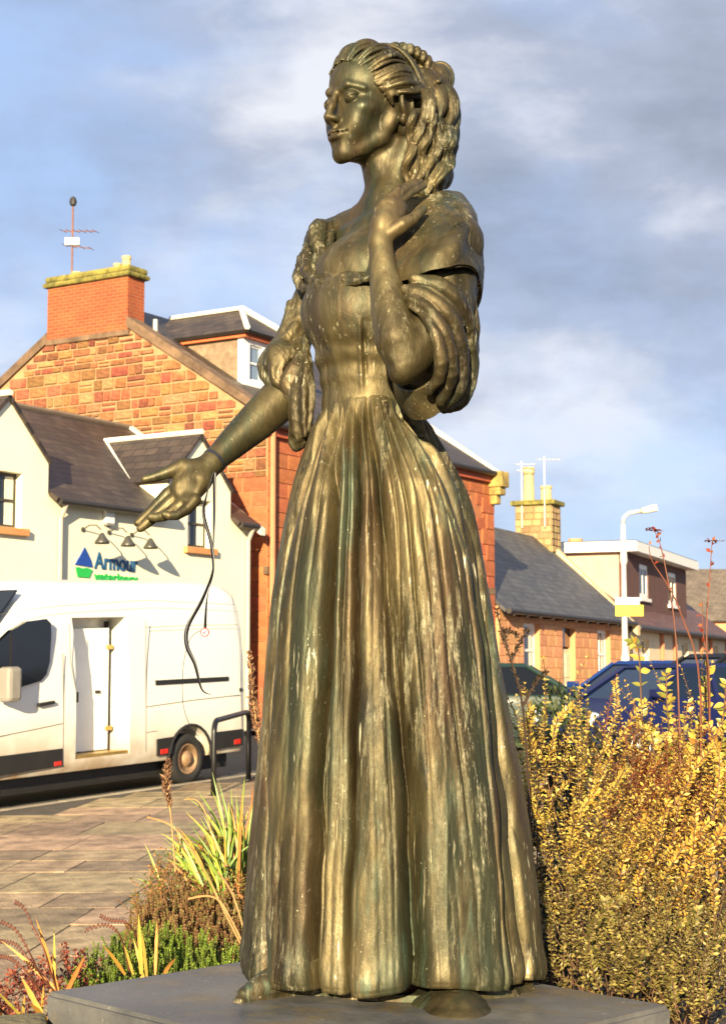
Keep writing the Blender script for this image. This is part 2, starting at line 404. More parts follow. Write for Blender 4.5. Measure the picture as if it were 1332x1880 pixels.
# ================================================================== CREAM BUILDING (behind the van)
def cream_building():
    f = FB; root = empty('rendered_building', f.p(-6, 2, 0)); tag(root, 'cream rendered building with two wall-head gables and a brown slate roof', 'building')
    EZ, RZ, RD = 4.6, 6.68, 3.2
    gabs = (-6.88, -1.617); GH = 1.0; GZ, AZ = 5.2, 6.13
    wins = [(g-0.37, g+0.37, 3.95, 4.88) for g in gabs]
    m = MB(); wall_cells(f, m, -14, 0.05, -0.6, EZ, [w for w in wins if w[3] <= EZ] + [(w[0], w[1], w[2], EZ) for w in wins])
    f.box(m, -14, 0.05, 0.302, 6.4, -0.6, EZ-0.02)
    m.prism([f.p(0.05, 0.3, EZ-0.02), f.p(0.05, 6.4, EZ-0.02), f.p(0.05, RD, RZ-0.12)], f.u*-0.3)
    m.build('wall', CREAM, root)
    for gi, g in enumerate(gabs):
        # gable wall over the eaves, with the top of the window opening left out
        a0, a1, zt = wins[gi][0], wins[gi][1], wins[gi][3]; m = MB()
        f.box(m, g-GH, a0, 0, 0.3, EZ, GZ); f.box(m, a1, g+GH, 0, 0.3, EZ, GZ); f.box(m, a0, a1, 0, 0.3, zt, GZ)
        m.prism([f.p(g-GH, 0, GZ), f.p(g+GH, 0, GZ), f.p(g, 0, AZ)], f.b*0.3)
        for sg in (-1, 1):                     # cheeks
            s_ = g + sg*GH; x0 = s_ - (0.0 if sg < 0 else 0.12); k = (GZ-EZ)/((RZ-EZ)/RD)
            m.prism([f.p(x0, 0.3, EZ-0.05), f.p(x0, k+0.15, GZ), f.p(x0, 0.3, GZ)], f.u*0.12)
        m.build('gable', CREAM, root)
        back = (AZ-EZ)/((RZ-EZ)/RD) + 0.05; gk = (GZ-EZ)/((RZ-EZ)/RD)
        ov = 0.06
        for sg in (-1, 1):
            e0 = f.p(g + sg*(GH+ov), -0.05, GZ-0.05); e1 = f.p(g + sg*(GH+ov), gk, GZ-0.05); r0 = f.p(g, -0.05, AZ+0.06); r1 = f.p(g, back, AZ+0.06)
            roof_slab('dormer_roof', (e0, e1, r1, r0) if sg > 0 else (e1, e0, r0, r1), 0.07, SLATE, root)
        v = MB()
        v.tube([f.p(g, -0.06, AZ+0.075), f.p(g, back, AZ+0.075)], 0.055, 6)
        v.build('ridge_cap', LEAD, root)
        v = MB()                               # pale valley flashing where the gable roof meets the main slope
        v.tube([f.p(g-GH-0.03, gk, GZ+0.0), f.p(g, back, AZ+0.06)], 0.055, 6); v.tube([f.p(g+GH+0.03, gk, GZ+0.0), f.p(g, back, AZ+0.06)], 0.055, 6)
        v.build('flashing', LEAD, root)
        window(f, root, *wins[gi], FRAME_DARK, SILL, 0.14, GLASS, True, 0, True)
    k = (RZ-EZ)/RD
    e_ = GH + 0.02
    for a_, b_, w_ in ((-14, gabs[0]-e_, -0.22), (gabs[0]-e_, gabs[0]+e_, 0.31), (gabs[0]+e_, gabs[1]-e_, -0.22), (gabs[1]-e_, gabs[1]+e_, 0.31), (gabs[1]+e_, 0.12, -0.22)):
        roof_slab('roof', (f.p(a_, w_, EZ+w_*k+0.06), f.p(b_, w_, EZ+w_*k+0.06), f.p(b_, RD, RZ+0.06), f.p(a_, RD, RZ+0.06)), 0.08, SLATE, root)
    roof_slab('roof', (f.p(0.12, 6.6, EZ-0.2*k+0.06), f.p(-14, 6.6, EZ-0.2*k+0.06), f.p(-14, RD+0.004, RZ+0.06), f.p(0.12, RD+0.004, RZ+0.06)), 0.08, SLATE, root)
    m = MB(); m.tube([f.p(-14, RD, RZ+0.09), f.p(0.14, RD, RZ+0.09)], 0.05, 6); m.build('ridge_cap', simple('ridge_tile', (0.16, 0.12, 0.09), 0.8), root)
    m = MB(); m.prism([f.p(0.06, -0.26, EZ-0.16), f.p(0.06, RD, RZ+0.13), f.p(0.06, RD, RZ-0.02), f.p(0.06, -0.26, EZ-0.30)], f.u*0.16); m.build('skew', LEAD, root)
    for a, b in ((-14, gabs[0]-GH-0.08), (gabs[0]+GH+0.08, gabs[1]-GH-0.08), (gabs[1]+GH+0.08, 0.05)):
        m = MB(); m.tube([f.p(a, -0.20, EZ-0.13), f.p(b, -0.20, EZ-0.13)], 0.065, 8); m.build('gutter', GUTTER, root)
    for s_ in (-5.62, -0.10):
        m = MB(); m.tube([f.p(s_, -0.20, EZ-0.15), f.p(s_, -0.07, EZ-0.42), f.p(s_, -0.07, -0.3)], 0.045, 8); m.build('downpipe', PIPE_GREY, root)
    return root
cream_building()

def wall_lamps():
    dark = simple('lamp_metal', (0.10, 0.095, 0.08), 0.4, 0.6, 0.2, 8)
    for i, (s_, nm) in enumerate(((-4.98, 'nearest the downpipe'), (-4.28, 'in the middle of three above the blue sign'), (-3.65, 'farthest from the downpipe'))):
        f = FB; r = empty('wall_lamp', f.p(s_, 0, 4.02)); tag(r, 'swan-neck wall lamp on the cream wall, ' + nm, 'lamp', 'lamps over the sign')
        m = MB(); m.lathe(f.p(s_, 0, 4.05), [(0.045, 0), (0.045, 0.02), (0.02, 0.03)], 10, f.n); m.build('mounting', dark, r)
        m = MB(); m.tube([f.p(s_, -0.02, 4.05), f.p(s_, -0.16, 4.12), f.p(s_, -0.32, 4.11), f.p(s_, -0.43, 4.02), f.p(s_, -0.45, 3.96)], 0.012, 6); m.build('arm', dark, r)
        m = MB(); m.lathe(f.p(s_, -0.45, 3.97), [(0.025, 0), (0.04, -0.02), (0.07, -0.07), (0.125, -0.15), (0.135, -0.19), (0.125, -0.185), (0.03, -0.06)], 16); m.build('shade', dark, r, True)
wall_lamps()
def alarm_box():
    f = FB; r = empty('alarm_box', f.p(-4.33, 0, 4.2)); tag(r, 'small white alarm box high on the cream wall under the eaves', 'alarm box')
    m = MB(); f.box(m, -4.45, -4.21, -0.09, -0.002, 4.20, 4.50); m.build('casing', WHITE_PAINT, r, bevel=0.02)
    m = MB(); f.box(m, -4.43, -4.23, -0.095, -0.004, 4.165, 4.197); m.build('strobe_lens', simple('lens_grey', (0.2, 0.19, 0.17), 0.3), r)
alarm_box()

def text_mesh(txt, size, extr, offset=0.0, font_shear=0.0):
    cu = bpy.data.curves.new('lettering', 'FONT'); cu.body = txt; cu.size = size; cu.extrude = extr; cu.offset = offset; cu.shear = font_shear
    o = bpy.data.objects.new('lettering', cu); C.objects.link(o); dg = bpy.context.evaluated_depsgraph_get(); me = bpy.data.meshes.new_from_object(o.evaluated_get(dg))
    bpy.data.objects.remove(o); return me
def put_text(name, me, org, ex, ez, mat, parent, sx=1.0, sz=1.0):
    ey = Vector(ez).cross(Vector(ex)); ex = Vector(ex); ez = Vector(ez); n = ex.cross(ez)      # glyph x -> ex, y -> ez, z -> n (towards viewer)
    for v in me.vertices: c = v.co.copy(); v.co = Vector(org) + ex*(c.x*sx) + ez*(c.y*sz) + n*c.z
    me.materials.clear(); return link_mesh(name, me, mat, parent)
def shop_sign():
    f = FB; blue = simple('sign_blue', (0.012, 0.055, 0.30), 0.5, 0, 0.05); teal = simple('sign_teal', (0.012, 0.085, 0.20), 0.5, 0, 0.05); green = simple('sign_green', (0.02, 0.40, 0.07), 0.5, 0, 0.05)
    r = empty('shop_sign', f.p(-4.3, 0, 3.3)); tag(r, 'blue and green shop lettering with triangle emblem on the cream wall', 'sign')
    ex, ez = f.u, Vector((0, 0, 1))
    def w(me): return max(v.co.x for v in me.vertices) - min(v.co.x for v in me.vertices)
    me = text_mesh('Armour', 0.42, 0.008, 0.006); put_text('lettering', me, f.p(-4.66, -0.012, 3.385), ex, ez, teal, r, 1.20/w(me))
    me = text_mesh('veterinary', 0.24, 0.008, 0.006); put_text('lettering', me, f.p(-4.66, -0.012, 3.17), ex, ez, green, r, 1.20/w(me))
    def P(s_, z): return f.p(s_, -0.02, z)
    m = MB(); m.prism([P(-5.17, 3.42), P(-4.72, 3.40), P(-4.76, 3.52), P(-4.93, 3.74), P(-5.06, 3.56), P(-5.10, 3.52)], f.b*0.018); m.build('emblem_mountain', blue, r)
    m = MB(); m.prism([P(-5.16, 3.375), P(-5.10, 3.21), P(-4.80, 3.21), P(-4.72, 3.355), P(-4.86, 3.385), P(-4.98, 3.365), P(-5.06, 3.385)], f.b*0.018); m.build('emblem_water', green, r)
shop_sign()

# ================================================================== RED SANDSTONE TENEMENT
def tenement():
    f = FB; S1 = 0.6; EZ = 6.7; K = 0.646; RW = 4.8; RZ = EZ + K*RW; LEN = 10.1
    root = empty('sandstone_tenement', f.p(6, 4, 0)); tag(root, 'tall red sandstone house with stone gable, big chimney stack and roof dormer', 'building')
    m = MB()
    m.prism([f.p(S1+0.05, 0, -0.5), f.p(S1+0.05, 2*RW, -0.5), f.p(S1+0.05, 2*RW, EZ), f.p(S1+0.05, RW, RZ), f.p(S1+0.05, 0, EZ)][::-1], f.u*0.4)
    gable = m.build('gable_wall', MORTAR, root)
    hol = [(3.0, 4.1, 4.3, 6.0), (6.2, 7.3, 4.3, 6.0), (8.6, 9.5, 4.3, 6.0), (3.0, 4.1, 1.0, 3.0), (6.2, 7.3, 1.0, 3.0)]
    m = MB(); wall_cells(f, m, S1+0.45, S1+LEN, -0.5, EZ, hol, 0.0, 0.35); front = m.build('front_wall', MORTAR_RED, root)
    m = MB(); f.box(m, S1+LEN-0.3, S1+LEN, 0.351, 2*RW, -0.5, EZ); m.prism([f.p(S1+LEN-0.3, 0, EZ), f.p(S1+LEN-0.3, 2*RW, EZ), f.p(S1+LEN-0.3, RW, RZ)][::-1], f.u*0.3); m.build('end_wall', MORTAR_RED, root)
    for h in hol: window(f, root, *h, WHITE_PAINT, None, 0.18, GLASS, True, 1)
    # stones of the gable: coursed rubble
    rnd = random.Random(31); sm = stone_meshes(10, 3, 0.07, 0.07); z = 5.55
    for q, me in enumerate(sm): me.materials.append((SANDSTONE, SAND_DARK, SAND_TAN, SANDSTONE, SANDSTONE, SAND_DARK, SANDSTONE, SAND_TAN, SANDSTONE, SAND_DARK)[q]); cnt = 0
    def inside(w, z): return 0.02 <= w <= 2*RW-0.02 and z <= EZ + K*min(w, 2*RW-w) - 0.16
    while z < 9.0:
        h = rnd.choice((0.15, 0.19, 0.22, 0.26)); w = rnd.uniform(-0.3, 0.0)
        while w < 9.7:
            l = rnd.choice((0.20, 0.28, 0.34, 0.42, 0.52))
            if w < 0: l = max(l, -w + 0.3); 
            w0 = max(w, 0.02); l0 = w + l - w0
            split = rnd.random() < 0.13
            segs = [(w0, l0, z, h)] if not split else [(w0, l0, z, h*0.48), (w0, l0, z+h*0.52, h*0.48)]
            for a, b, zz, hh in segs:
                if b < 0.12 or cnt >= 296 or (a > 3.2 and zz < 6.35) or (a > 1.6 and zz < 5.9): continue
                g_ = rnd.uniform(0.022, 0.042); dp = rnd.uniform(0.05, 0.10)
                if inside(a, zz+hh) and inside(a+b, zz+hh):
                    put_stone(rnd.choice(sm), f, S1+0.05, a+b/2, zz+hh/2, b-g_, dp, hh-g_, SANDSTONE, gable); cnt += 1
                elif 0.02 <= a + b*0.5 <= 2*RW - 0.02 and EZ + K*min(a + b*0.5, 2*RW - a - b*0.5) - 0.12 > zz:                # cut to the slope of the skew
                    top = lambda q: EZ + K*min(q, 2*RW-q) - 0.05
                    P = []
                    for q in np.linspace(a+g_, a+b-g_, 6): P.append((q, min(zz+hh-g_, top(q))))
                    P = [(q, y) for q, y in P if y > zz+0.05]
                    if len(P) > 1 and P[-1][0]-P[0][0] > 0.1:
                        poly = [f.p(S1+0.05-dp/2, P[0][0], zz+g_)] + [f.p(S1+0.05-dp/2, q, y) for q, y in P] + [f.p(S1+0.05-dp/2, P[-1][0], zz+g_)]
                        mm = MB(); mm.prism(poly[::-1], f.u*dp); mm.build('stone', SANDSTONE, gable); cnt += 1
            w += l
        z += h
    # ashlar strip of the gable beside the cream house, down to the pavement
    am = stone_meshes(3, 9, 0.02, 0.008); z = 0.0; i = 0
    while z < 5.5:
        h = 0.31
        for a, b in (((0.0, 0.62), (0.63, 0.5)) if i % 2 else ((0.0, 0.40), (0.41, 0.7))):
            put_stone(rnd.choice(am), f, S1+0.05, a+b/2, z+h/2, b-0.012, 0.04, h-0.012, SAND_RED, gable)
        z += h; i += 1
    # ashlar of the street front (the stretches seen either side of the statue)
    i = 0; z = 0.2
    while z < EZ-0.35:
        h = 0.31
        for x0, x1 in ((S1+0.05, 2.6+0.5), (7.6, S1+LEN)):
            x = x0 - (0.35 if i % 2 else 0.0)
            while x < x1:
                a = max(x, x0); b = min(x+0.72, x1)
                if b-a > 0.15 and not any(a < q[1] and b > q[0] and z < q[3] and z+h > q[2] for q in hol):
                    put_stone(rnd.choice(am), f, (a+b)/2, 0.0, z+h/2, b-a-0.012, 0.04, h-0.012, SAND_RED, front, face='front')
                x += 0.72
        z += h; i += 1
    for zz in (3.55,):
        m = MB(); f.box(m, S1-0.02, S1+LEN, -0.06, 0.04, zz, zz+0.16); m.build('string_course', SKEW, root)
    # roof
    roof_slab('roof', (f.p(S1+0.35, -0.25, EZ-0.25*K+0.1), f.p(S1+LEN-0.2, -0.25, EZ-0.25*K+0.1), f.p(S1+LEN-0.2, RW, RZ+0.1), f.p(S1+0.35, RW, RZ+0.1)), 0.1, SLATE, root)
    roof_slab('roof', (f.p(S1+LEN-0.2, 2*RW+0.2, EZ-0.2*K+0.1), f.p(S1+0.35, 2*RW+0.2, EZ-0.2*K+0.1), f.p(S1+0.35, RW+0.004, RZ+0.1), f.p(S1+LEN-0.2, RW+0.004, RZ+0.1)), 0.1, SLATE, root)
    for a, b, zz in ((0.0, 3.74, 0.0), (2*RW, 6.05, 0.0)):
        z0 = EZ + K*min(a, 2*RW-a); z1 = EZ + K*min(b, 2*RW-b); t = 0.22; sg = -0.18 if a == 0 else 0.18
        m = MB(); m.prism([f.p(S1-0.02, a+sg, z0-0.04+sg*0), f.p(S1-0.02, b, z1-0.02), f.p(S1-0.02, b, z1+t), f.p(S1-0.02, a+sg, z0+t-0.08)][::(1 if a == 0 else -1)], f.u*0.42); m.build('skew', SKEW, root)
    e = S1+LEN
    m = MB(); m.prism([f.p(e-0.22, -0.36, EZ-0.10), f.p(e-0.22, RW, RZ+0.30), f.p(e-0.22, RW, RZ+0.08), f.p(e-0.22, -0.36, EZ-0.32)], f.u*0.30); m.build('skew', LEAD, root)
    m = MB(); f.box(m, e-0.30, e+0.12, -0.42, -0.02, EZ-0.42, EZ-0.02); f.box(m, e-0.26, e+0.08, -0.34, -0.02, EZ-0.62, EZ-0.42); f.box(m, e-0.22, e+0.04, -0.22, -0.02, EZ-0.85, EZ-0.62); m.build('skew_putt', simple('lichen_stone', (0.30, 0.21, 0.06), 0.9, 0, 0.5, 5, 0.4, 30), root, bevel=0.03)
    m = MB(); f.box(m, S1, e-0.32, -0.12, -0.002, EZ-0.30, EZ-0.05); m.build('eaves_course', simple('eaves_red', (0.36, 0.075, 0.03), 0.7, 0, 0.15), root)
    m = MB(); m.tube([f.p(S1-0.05, -0.24, EZ-0.08), f.p(e-0.32, -0.24, EZ-0.08)], 0.07, 8); m.build('gutter', GUTTER, root)
    m = MB(); m.tube([f.p(S1+0.10, -0.10, EZ-0.2), f.p(S1+0.10, -0.10, 0.0)], 0.06, 8); m.build('downpipe', PIPE_PINK, root)
    # quoins at the far corner
    z = 0.4; i = 0
    while z < EZ-0.9:
        put_stone(am[0], f, e-0.22-(0.1 if i % 2 else 0), -0.02, z+0.2, 0.66 if i % 2 else 0.42, 0.05, 0.385, SAND_RED, front, 'quoin', 'front'); z += 0.4; i += 1
    # chimney stack on the gable head
    c0, c1, d = 3.71, 6.05, 0.56; zb, zt = EZ + K*3.71 - 0.06, 10.22
    st = MB(); f.box(st, S1-0.005, S1+d, c0, c1, zb, zt); ch = st.build('chimney_stack', BRICK, root)
    m = MB(); f.box(m, S1-0.03, S1+d+0.03, c0-0.03, c1+0.03, zb-0.13, zb+0.0); m.build('chimney_base', SKEW, ch, bevel=0.02)
    m = MB(); f.box(m, S1-0.10, S1+d+0.10, c0-0.10, c1+0.10, zt, zt+0.12); f.box(m, S1-0.06, S1+d+0.06, c0-0.06, c1+0.06, zt+0.12, zt+0.26); m.build('chimney_cope', MOSS, ch, bevel=0.05)
    for w, r_, h in ((4.0, 0.10, 0.28), (4.25, 0.10, 0.14), (5.45, 0.12, 0.10)):
        m = MB(); m.lathe(f.p(S1+0.28, w, zt+0.26), [(r_, 0), (r_*0.9, h*0.7), (r_*1.05, h*0.75), (r_*1.05, h), (r_*0.8, h), (r_*0.8, h*0.5)], 12); m.build('chimney_pot', POT, ch)
    # TV aerial
    # bay dormer on the front slope
    D0, D1, W0, WZ, DZ = 2.0, 3.75, 1.75, EZ + K*1.75, 8.86; back = (DZ-EZ)/K
    m = MB(); m.prism([f.p(D0, W0, WZ-0.1), f.p(D0, W0, DZ), f.p(D0, back, DZ)], f.u*0.16); dm = m.build('dormer_cheek', simple('dormer_slate', (0.215, 0.150, 0.095), 0.9, 0, 0.35, 6, 0.4, 30), root)
    m = MB(); m.prism([f.p(D1-0.16, W0, WZ-0.1), f.p(D1-0.16, W0, DZ), f.p(D1-0.16, back, DZ)], f.u*0.16); m.build('dormer_cheek', WHITE_PAINT, root)
    m = MB(); wall_cells(f, m, D0-0.02, D1+0.02, WZ-0.30, DZ, [(D0+0.22, D0+0.72, WZ+0.12, DZ-0.10), (D0+0.95, D1-0.2, WZ+0.12, DZ-0.10)], W0-0.16, W0-0.01); m.build('dormer_front', WHITE_PAINT, root)
    fd_ = Frame(f.p(0, W0-0.16, 0), f.u)
    for a, b in ((D0+0.22, D0+0.72), (D0+0.95, D1-0.2)): window(fd_, root, a, b, WZ+0.12, DZ-0.10, WHITE_PAINT, None, 0.05, GLASS_PALE, True, 0, False, 0.05)
    m = MB(); f.box(m, D0-0.12, D1+0.12, W0-0.28, W0-0.165, DZ, DZ+0.13); f.box(m, D0-0.12, D0-0.02, W0-0.164, back, DZ, DZ+0.13); m.build('dormer_fascia', simple('fascia_red', (0.48, 0.115, 0.035), 0.7, 0, 0.15), root)
    mid = (D0+D1)/2; hz = 9.72; o_ = 0.22
    e0, e1 = f.p(D0-o_, W0-0.4, DZ+0.13), f.p(D1+o_, W0-0.4, DZ+0.13); ap = f.p(mid, W0+0.55, hz); rb = f.p(mid, back+1.0, hz); b0, b1 = f.p(D0-o_, back+0.9, DZ+0.13), f.p(D1+o_, back+0.9, DZ+0.13)
    roof_slab('dormer_roof', (b0, e0, ap, rb), 0.08, SLATE, root); roof_slab('dormer_roof', (e1, b1, rb, ap), 0.08, SLATE, root)
    roof_slab('dormer_roof', (e0, e1, ap + f.u*0.01, ap - f.u*0.01), 0.08, SLATE, root)
    m = MB(); up = Vector((0, 0, 0.05)); m.tube([e0+up, ap+up], 0.07, 6); m.tube([e1+up, ap+up], 0.07, 6); m.tube([ap+up, rb+up], 0.05, 6); m.build('hip_cap', LEAD, root)
    m = MB(); m.tube([f.p(S1+0.45, 3.3, EZ+K*3.3+0.1), f.p(S1+0.45, 3.3, EZ+K*3.3+0.45)], 0.05, 8); m.build('vent_pipe', LEAD, root)
    return root
def brick_mat():
    m, N, L, P = mat_new('chimney_brick'); tc = N.new('ShaderNodeTexCoord'); geo = N.new('ShaderNodeNewGeometry')
    mp = N.new('ShaderNodeMapping'); mp.inputs['Rotation'].default_value = (0, 0, math.atan2(UB.y, UB.x)*-1)
    L.new(geo.outputs['Position'], mp.inputs['Vector'])
    sx = N.new('ShaderNodeSeparateXYZ'); L.new(mp.outputs[0], sx.inputs[0])
    ad = N.new('ShaderNodeMath'); ad.operation = 'ADD'; L.new(sx.outputs['X'], ad.inputs[0]); L.new(sx.outputs['Y'], ad.inputs[1])
    cb = N.new('ShaderNodeCombineXYZ'); L.new(ad.outputs[0], cb.inputs['X']); L.new(sx.outputs['Z'], cb.inputs['Y'])
    br = N.new('ShaderNodeTexBrick'); br.inputs['Scale'].default_value = 1.0; br.inputs['Brick Width'].default_value = 0.225; br.inputs['Row Height'].default_value = 0.075; br.inputs['Mortar Size'].default_value = 0.010
    br.inputs['Color1'].default_value = (0.34, 0.072, 0.020, 1); br.inputs['Color2'].default_value = (0.27, 0.052, 0.018, 1); br.inputs['Mortar'].default_value = (0.30, 0.115, 0.052, 1)
    L.new(cb.outputs[0], br.inputs['Vector']); n = N.new('ShaderNodeTexNoise'); n.inputs['Scale'].default_value = 1.6; n.inputs['Detail'].default_value = 5; L.new(tc.outputs['Object'], n.inputs['Vector'])
    mx = N.new('ShaderNodeMix'); mx.data_type = 'RGBA'; mx.blend_type = 'MULTIPLY'; mx.inputs['Factor'].default_value = 0.5; r = ramp(N, [(0.3, (0.6, 0.6, 0.6)), (0.7, (1.25, 1.2, 1.1))]); L.new(n.outputs['Fac'], r.inputs['Fac'])
    L.new(br.outputs['Color'], mx.inputs['A']); L.new(r.outputs['Color'], mx.inputs['B']); L.new(mx.outputs['Result'], P.inputs['Base Color'])
    b = N.new('ShaderNodeBump'); b.invert = True; b.inputs['Strength'].default_value = 0.5; b.inputs['Distance'].default_value = 0.01; L.new(br.outputs['Fac'], b.inputs['Height']); L.new(b.outputs[0], P.inputs['Normal'])
    P.inputs['Roughness'].default_value = 0.9; return m
BRICK = brick_mat()
MOSS = simple('mossy_cope', (0.115, 0.105, 0.022), 0.95, 0, 0.5, 5.0, 0.6, 30, col2=(0.30, 0.255, 0.055))
POT = simple('chimney_pot', (0.48, 0.36, 0.17), 0.8, 0, 0.2, 6)
tenement()

def aerial(base, h, name_label, elems, mat):
    r = empty('tv_aerial', base); tag(r, name_label, 'aerial')
    m = MB(); m.tube([base, base + Vector((0, 0, h))], 0.022, 6); m.build('mast', mat, r)
    for (dz, d, l, n) in elems:
        d = Vector(d).normalized(); side = d.cross(Vector((0, 0, 1))); m = MB(); c = base + Vector((0, 0, dz))
        m.tube([c - d*l*0.3, c + d*l*0.7], 0.012, 5)
        for i in range(n): q = c - d*l*0.28 + d*l*0.95*i/max(1, n-1); m.tube([q - side*0.16, q + side*0.16], 0.007, 4)
        m.build('boom', mat, r)
    return r
RUST = simple('rusty_mast', (0.22, 0.10, 0.06), 0.7, 0.3, 0.3, 5)
_b = FB.p(0.85, 5.57, 10.4); a1 = aerial(_b, 1.85, 'tall rusty aerial mast on the big chimney stack', [(1.15, (1, -0.4, -0.12), 0.9, 6), (0.80, (1, -0.3, -0.2), 0.7, 4)], RUST)
m = MB(); m.box(_b + Vector((-0.16, -0.06, 0.82)), (0.32, 0, 0), (0, 0.12, 0), (0, 0, 0.16)); m.build('amplifier_box', WHITE_PAINT, a1)
m = MB(); m.lathe(_b + Vector((0, 0, 1.72)), [(0.02, 0), (0.07, 0.04), (0.085, 0.12), (0.06, 0.20), (0.01, 0.24)], 10); m.build('cowl', GUTTER, a1)

# ================================================================== COTTAGES ACROSS THE STREET
UC = Vector((0.42, 0.907, 0)).normalized(); FC = Frame(Vector((3.35, 42.2, 0)), UC)
def cottage():
    f = FC; L_ = 12.2; EZ = 3.28; RW = 3.0; RZ = 5.95; root = empty('sandstone_cottage', f.p(6, 3, 0.6)); tag(root, 'low orange sandstone cottage with dark slate roof beside the tenement', 'building')
    hol = [(2.2, 3.5, 1.45, 2.90), (5.5, 6.65, 0.4, 2.85), (8.9, 10.2, 1.40, 2.88)]
    m = MB(); wall_cells(f, m, 0.3, L_, -0.2, EZ, hol, 0.02, 0.35); f.box(m, 0.3, L_-0.01, 0.351, 2*RW, -0.2, EZ-0.01); wall = m.build('wall', simple('mortar_orange', (0.50, 0.24, 0.11), 0.95, 0, 0.1, 5), root)
    rnd = random.Random(8); am = stone_meshes(4, 17, 0.03, 0.012); z = 0.5; i = 0
    while z < EZ-0.22:
        x = 0.3 - rnd.uniform(0, .5)
        while x < L_:
            l = rnd.uniform(0.6, 0.95); a = max(0.3, x); b = min(L_, x+l)
            for h in hol:
                if z < h[3] and z+0.30 > h[2]:
                    if a < h[0] < b and h[0]-a < b-a: b = min(b, h[0])
                    elif h[0] <= a < h[1]: a = h[1]
            if b-a > 0.1: put_stone(rnd.choice(am), f, (a+b)/2, 0.02, z+0.15, b-a-0.012, 0.028, 0.288, SAND_LIGHT, wall, face='front')
            x += l
        z += 0.30; i += 1
    window(f, root, *hol[0], WHITE_PAINT, SKEW, 0.16, GLASS, True, 0, True, 0.09); window(f, root, *hol[2], WHITE_PAINT, SKEW, 0.16, GLASS, True, 1, True, 0.09)
    m = MB(); f.box(m, 5.5, 6.65, 0.16, 0.22, 0.4, 2.25); d = m.build('door', simple('cream_door', (0.72, 0.60, 0.36), 0.5, 0, 0.08), root)
    for zz in (0.6, 1.45): 
        for a in (5.62, 6.12): k = MB(); f.box(k, a, a+0.40, 0.135, 0.158, zz, zz+0.66); k.build('door_panel', MATS['cream_door'], d, bevel=0.01)
    m = MB(); f.box(m, 5.5, 6.65, 0.17, 0.20, 2.32, 2.85); m.build('fanlight', GLASS, root)
    K = (RZ-EZ)/RW
    roof_slab('roof', (f.p(0.25, -0.22, EZ-0.22*K+0.08), f.p(L_, -0.22, EZ-0.22*K+0.08), f.p(L_, RW, RZ+0.08), f.p(0.25, RW, RZ+0.08)), 0.08, SLATE_BLUE, root)
    roof_slab('roof', (f.p(L_, 2*RW+.2, EZ-0.2*K+0.08), f.p(0.25, 2*RW+.2, EZ-0.2*K+0.08), f.p(0.25, RW+.004, RZ+0.08), f.p(L_, RW+.004, RZ+0.08)), 0.08, SLATE_BLUE, root)
    m = MB(); m.tube([f.p(0.3, -0.26, EZ-0.14), f.p(L_, -0.26, EZ-0.14)], 0.075, 8)
    for i in range(11): f.box(m, 0.6+i*1.05, 0.68+i*1.05, -0.30, 0.0, EZ-0.25, EZ-0.10)
    m.build('gutter', GUTTER, root)
    m = MB(); m.tube([f.p(L_-0.05, -0.1, EZ-0.2), f.p(L_-0.05, -0.1, 0.2)], 0.05, 8); m.build('downpipe', GUTTER, root)
    s0 = L_; m = MB(); m.prism([f.p(s0-0.02, -0.30, EZ-0.22), f.p(s0-0.02, RW, RZ+0.30), f.p(s0-0.02, RW, RZ-0.02), f.p(s0-0.02, -0.30, EZ-0.50)], f.u*0.34); m.build('skew', simple('skew_pale', (0.62, 0.47, 0.25), 0.9, 0, 0.3, 5, 0.3, 40), root)
    m = MB(); m.prism([f.p(s0, 0, EZ-0.3), f.p(s0, 2*RW, EZ-0.3), f.p(s0, RW, RZ)][::-1], f.u*0.3); m.build('gable_wall', SAND_LIGHT, root)
    st = MB(); f.box(st, s0-0.45, s0+0.45, RW-0.62, RW+0.62, RZ-0.6, RZ+1.10); ch = st.build('chimney_stack', CHIM, root)
    cm = stone_meshes(3, 23, 0.05, 0.03); rr = random.Random(3)
    for k in range(7):                                     # rough stone courses on the two faces seen
        zz = RZ - 0.45 + k*0.215
        x = RW-0.62 + (0.0 if k % 2 else -0.15)
        while x < RW+0.62:
            a, b = max(x, RW-0.62), min(x+rr.uniform(0.22, 0.4), RW+0.62)
            if b-a > 0.08: put_stone(rr.choice(cm), f, s0-0.45, (a+b)/2, zz+0.107, b-a-0.03, 0.06, 0.19, CHIM_STONE, ch)
            x = max(b, x+0.1)
        for a in (-0.45, -0.15, 0.15): put_stone(rr.choice(cm), f, s0+a+0.15, RW-0.62, zz+0.107, 0.27, 0.06, 0.19, CHIM_STONE, ch, face='front')
    m = MB(); f.box(m, s0-0.58, s0+0.58, RW-0.76, RW+0.76, RZ+1.10, RZ+1.26); m.build('chimney_cope', MOSS, ch, bevel=0.04)
    for w, h in ((RW+0.30, 1.15), (RW-0.30, 0.50)):
        m = MB(); m.lathe(f.p(s0, w, RZ+1.26), [(0.19, 0), (0.17, h*0.8), (0.20, h*0.84), (0.20, h), (0.15, h), (0.15, h*0.6)], 12); m.build('chimney_pot', POT, ch)
    return f.p(s0, RW, RZ+1.26)
SAND_LIGHT = simple('sandstone_orange', (0.58, 0.245, 0.100), 0.9, 0, 0.12, 3.0, 0.3, 26, col2=(0.64, 0.32, 0.15), randobj=0.14)
CHIM = simple('chimney_core', (0.22, 0.16, 0.07), 0.95, 0, 0.3, 5)
CHIM_STONE = simple('chimney_stone', (0.30, 0.205, 0.095), 0.95, 0, 0.35, 5, 0.4, 30, randobj=0.35)
ct = cottage()
PALE = simple('pale_mast', (0.62, 0.60, 0.55), 0.5, 0.3, 0.1, 5)
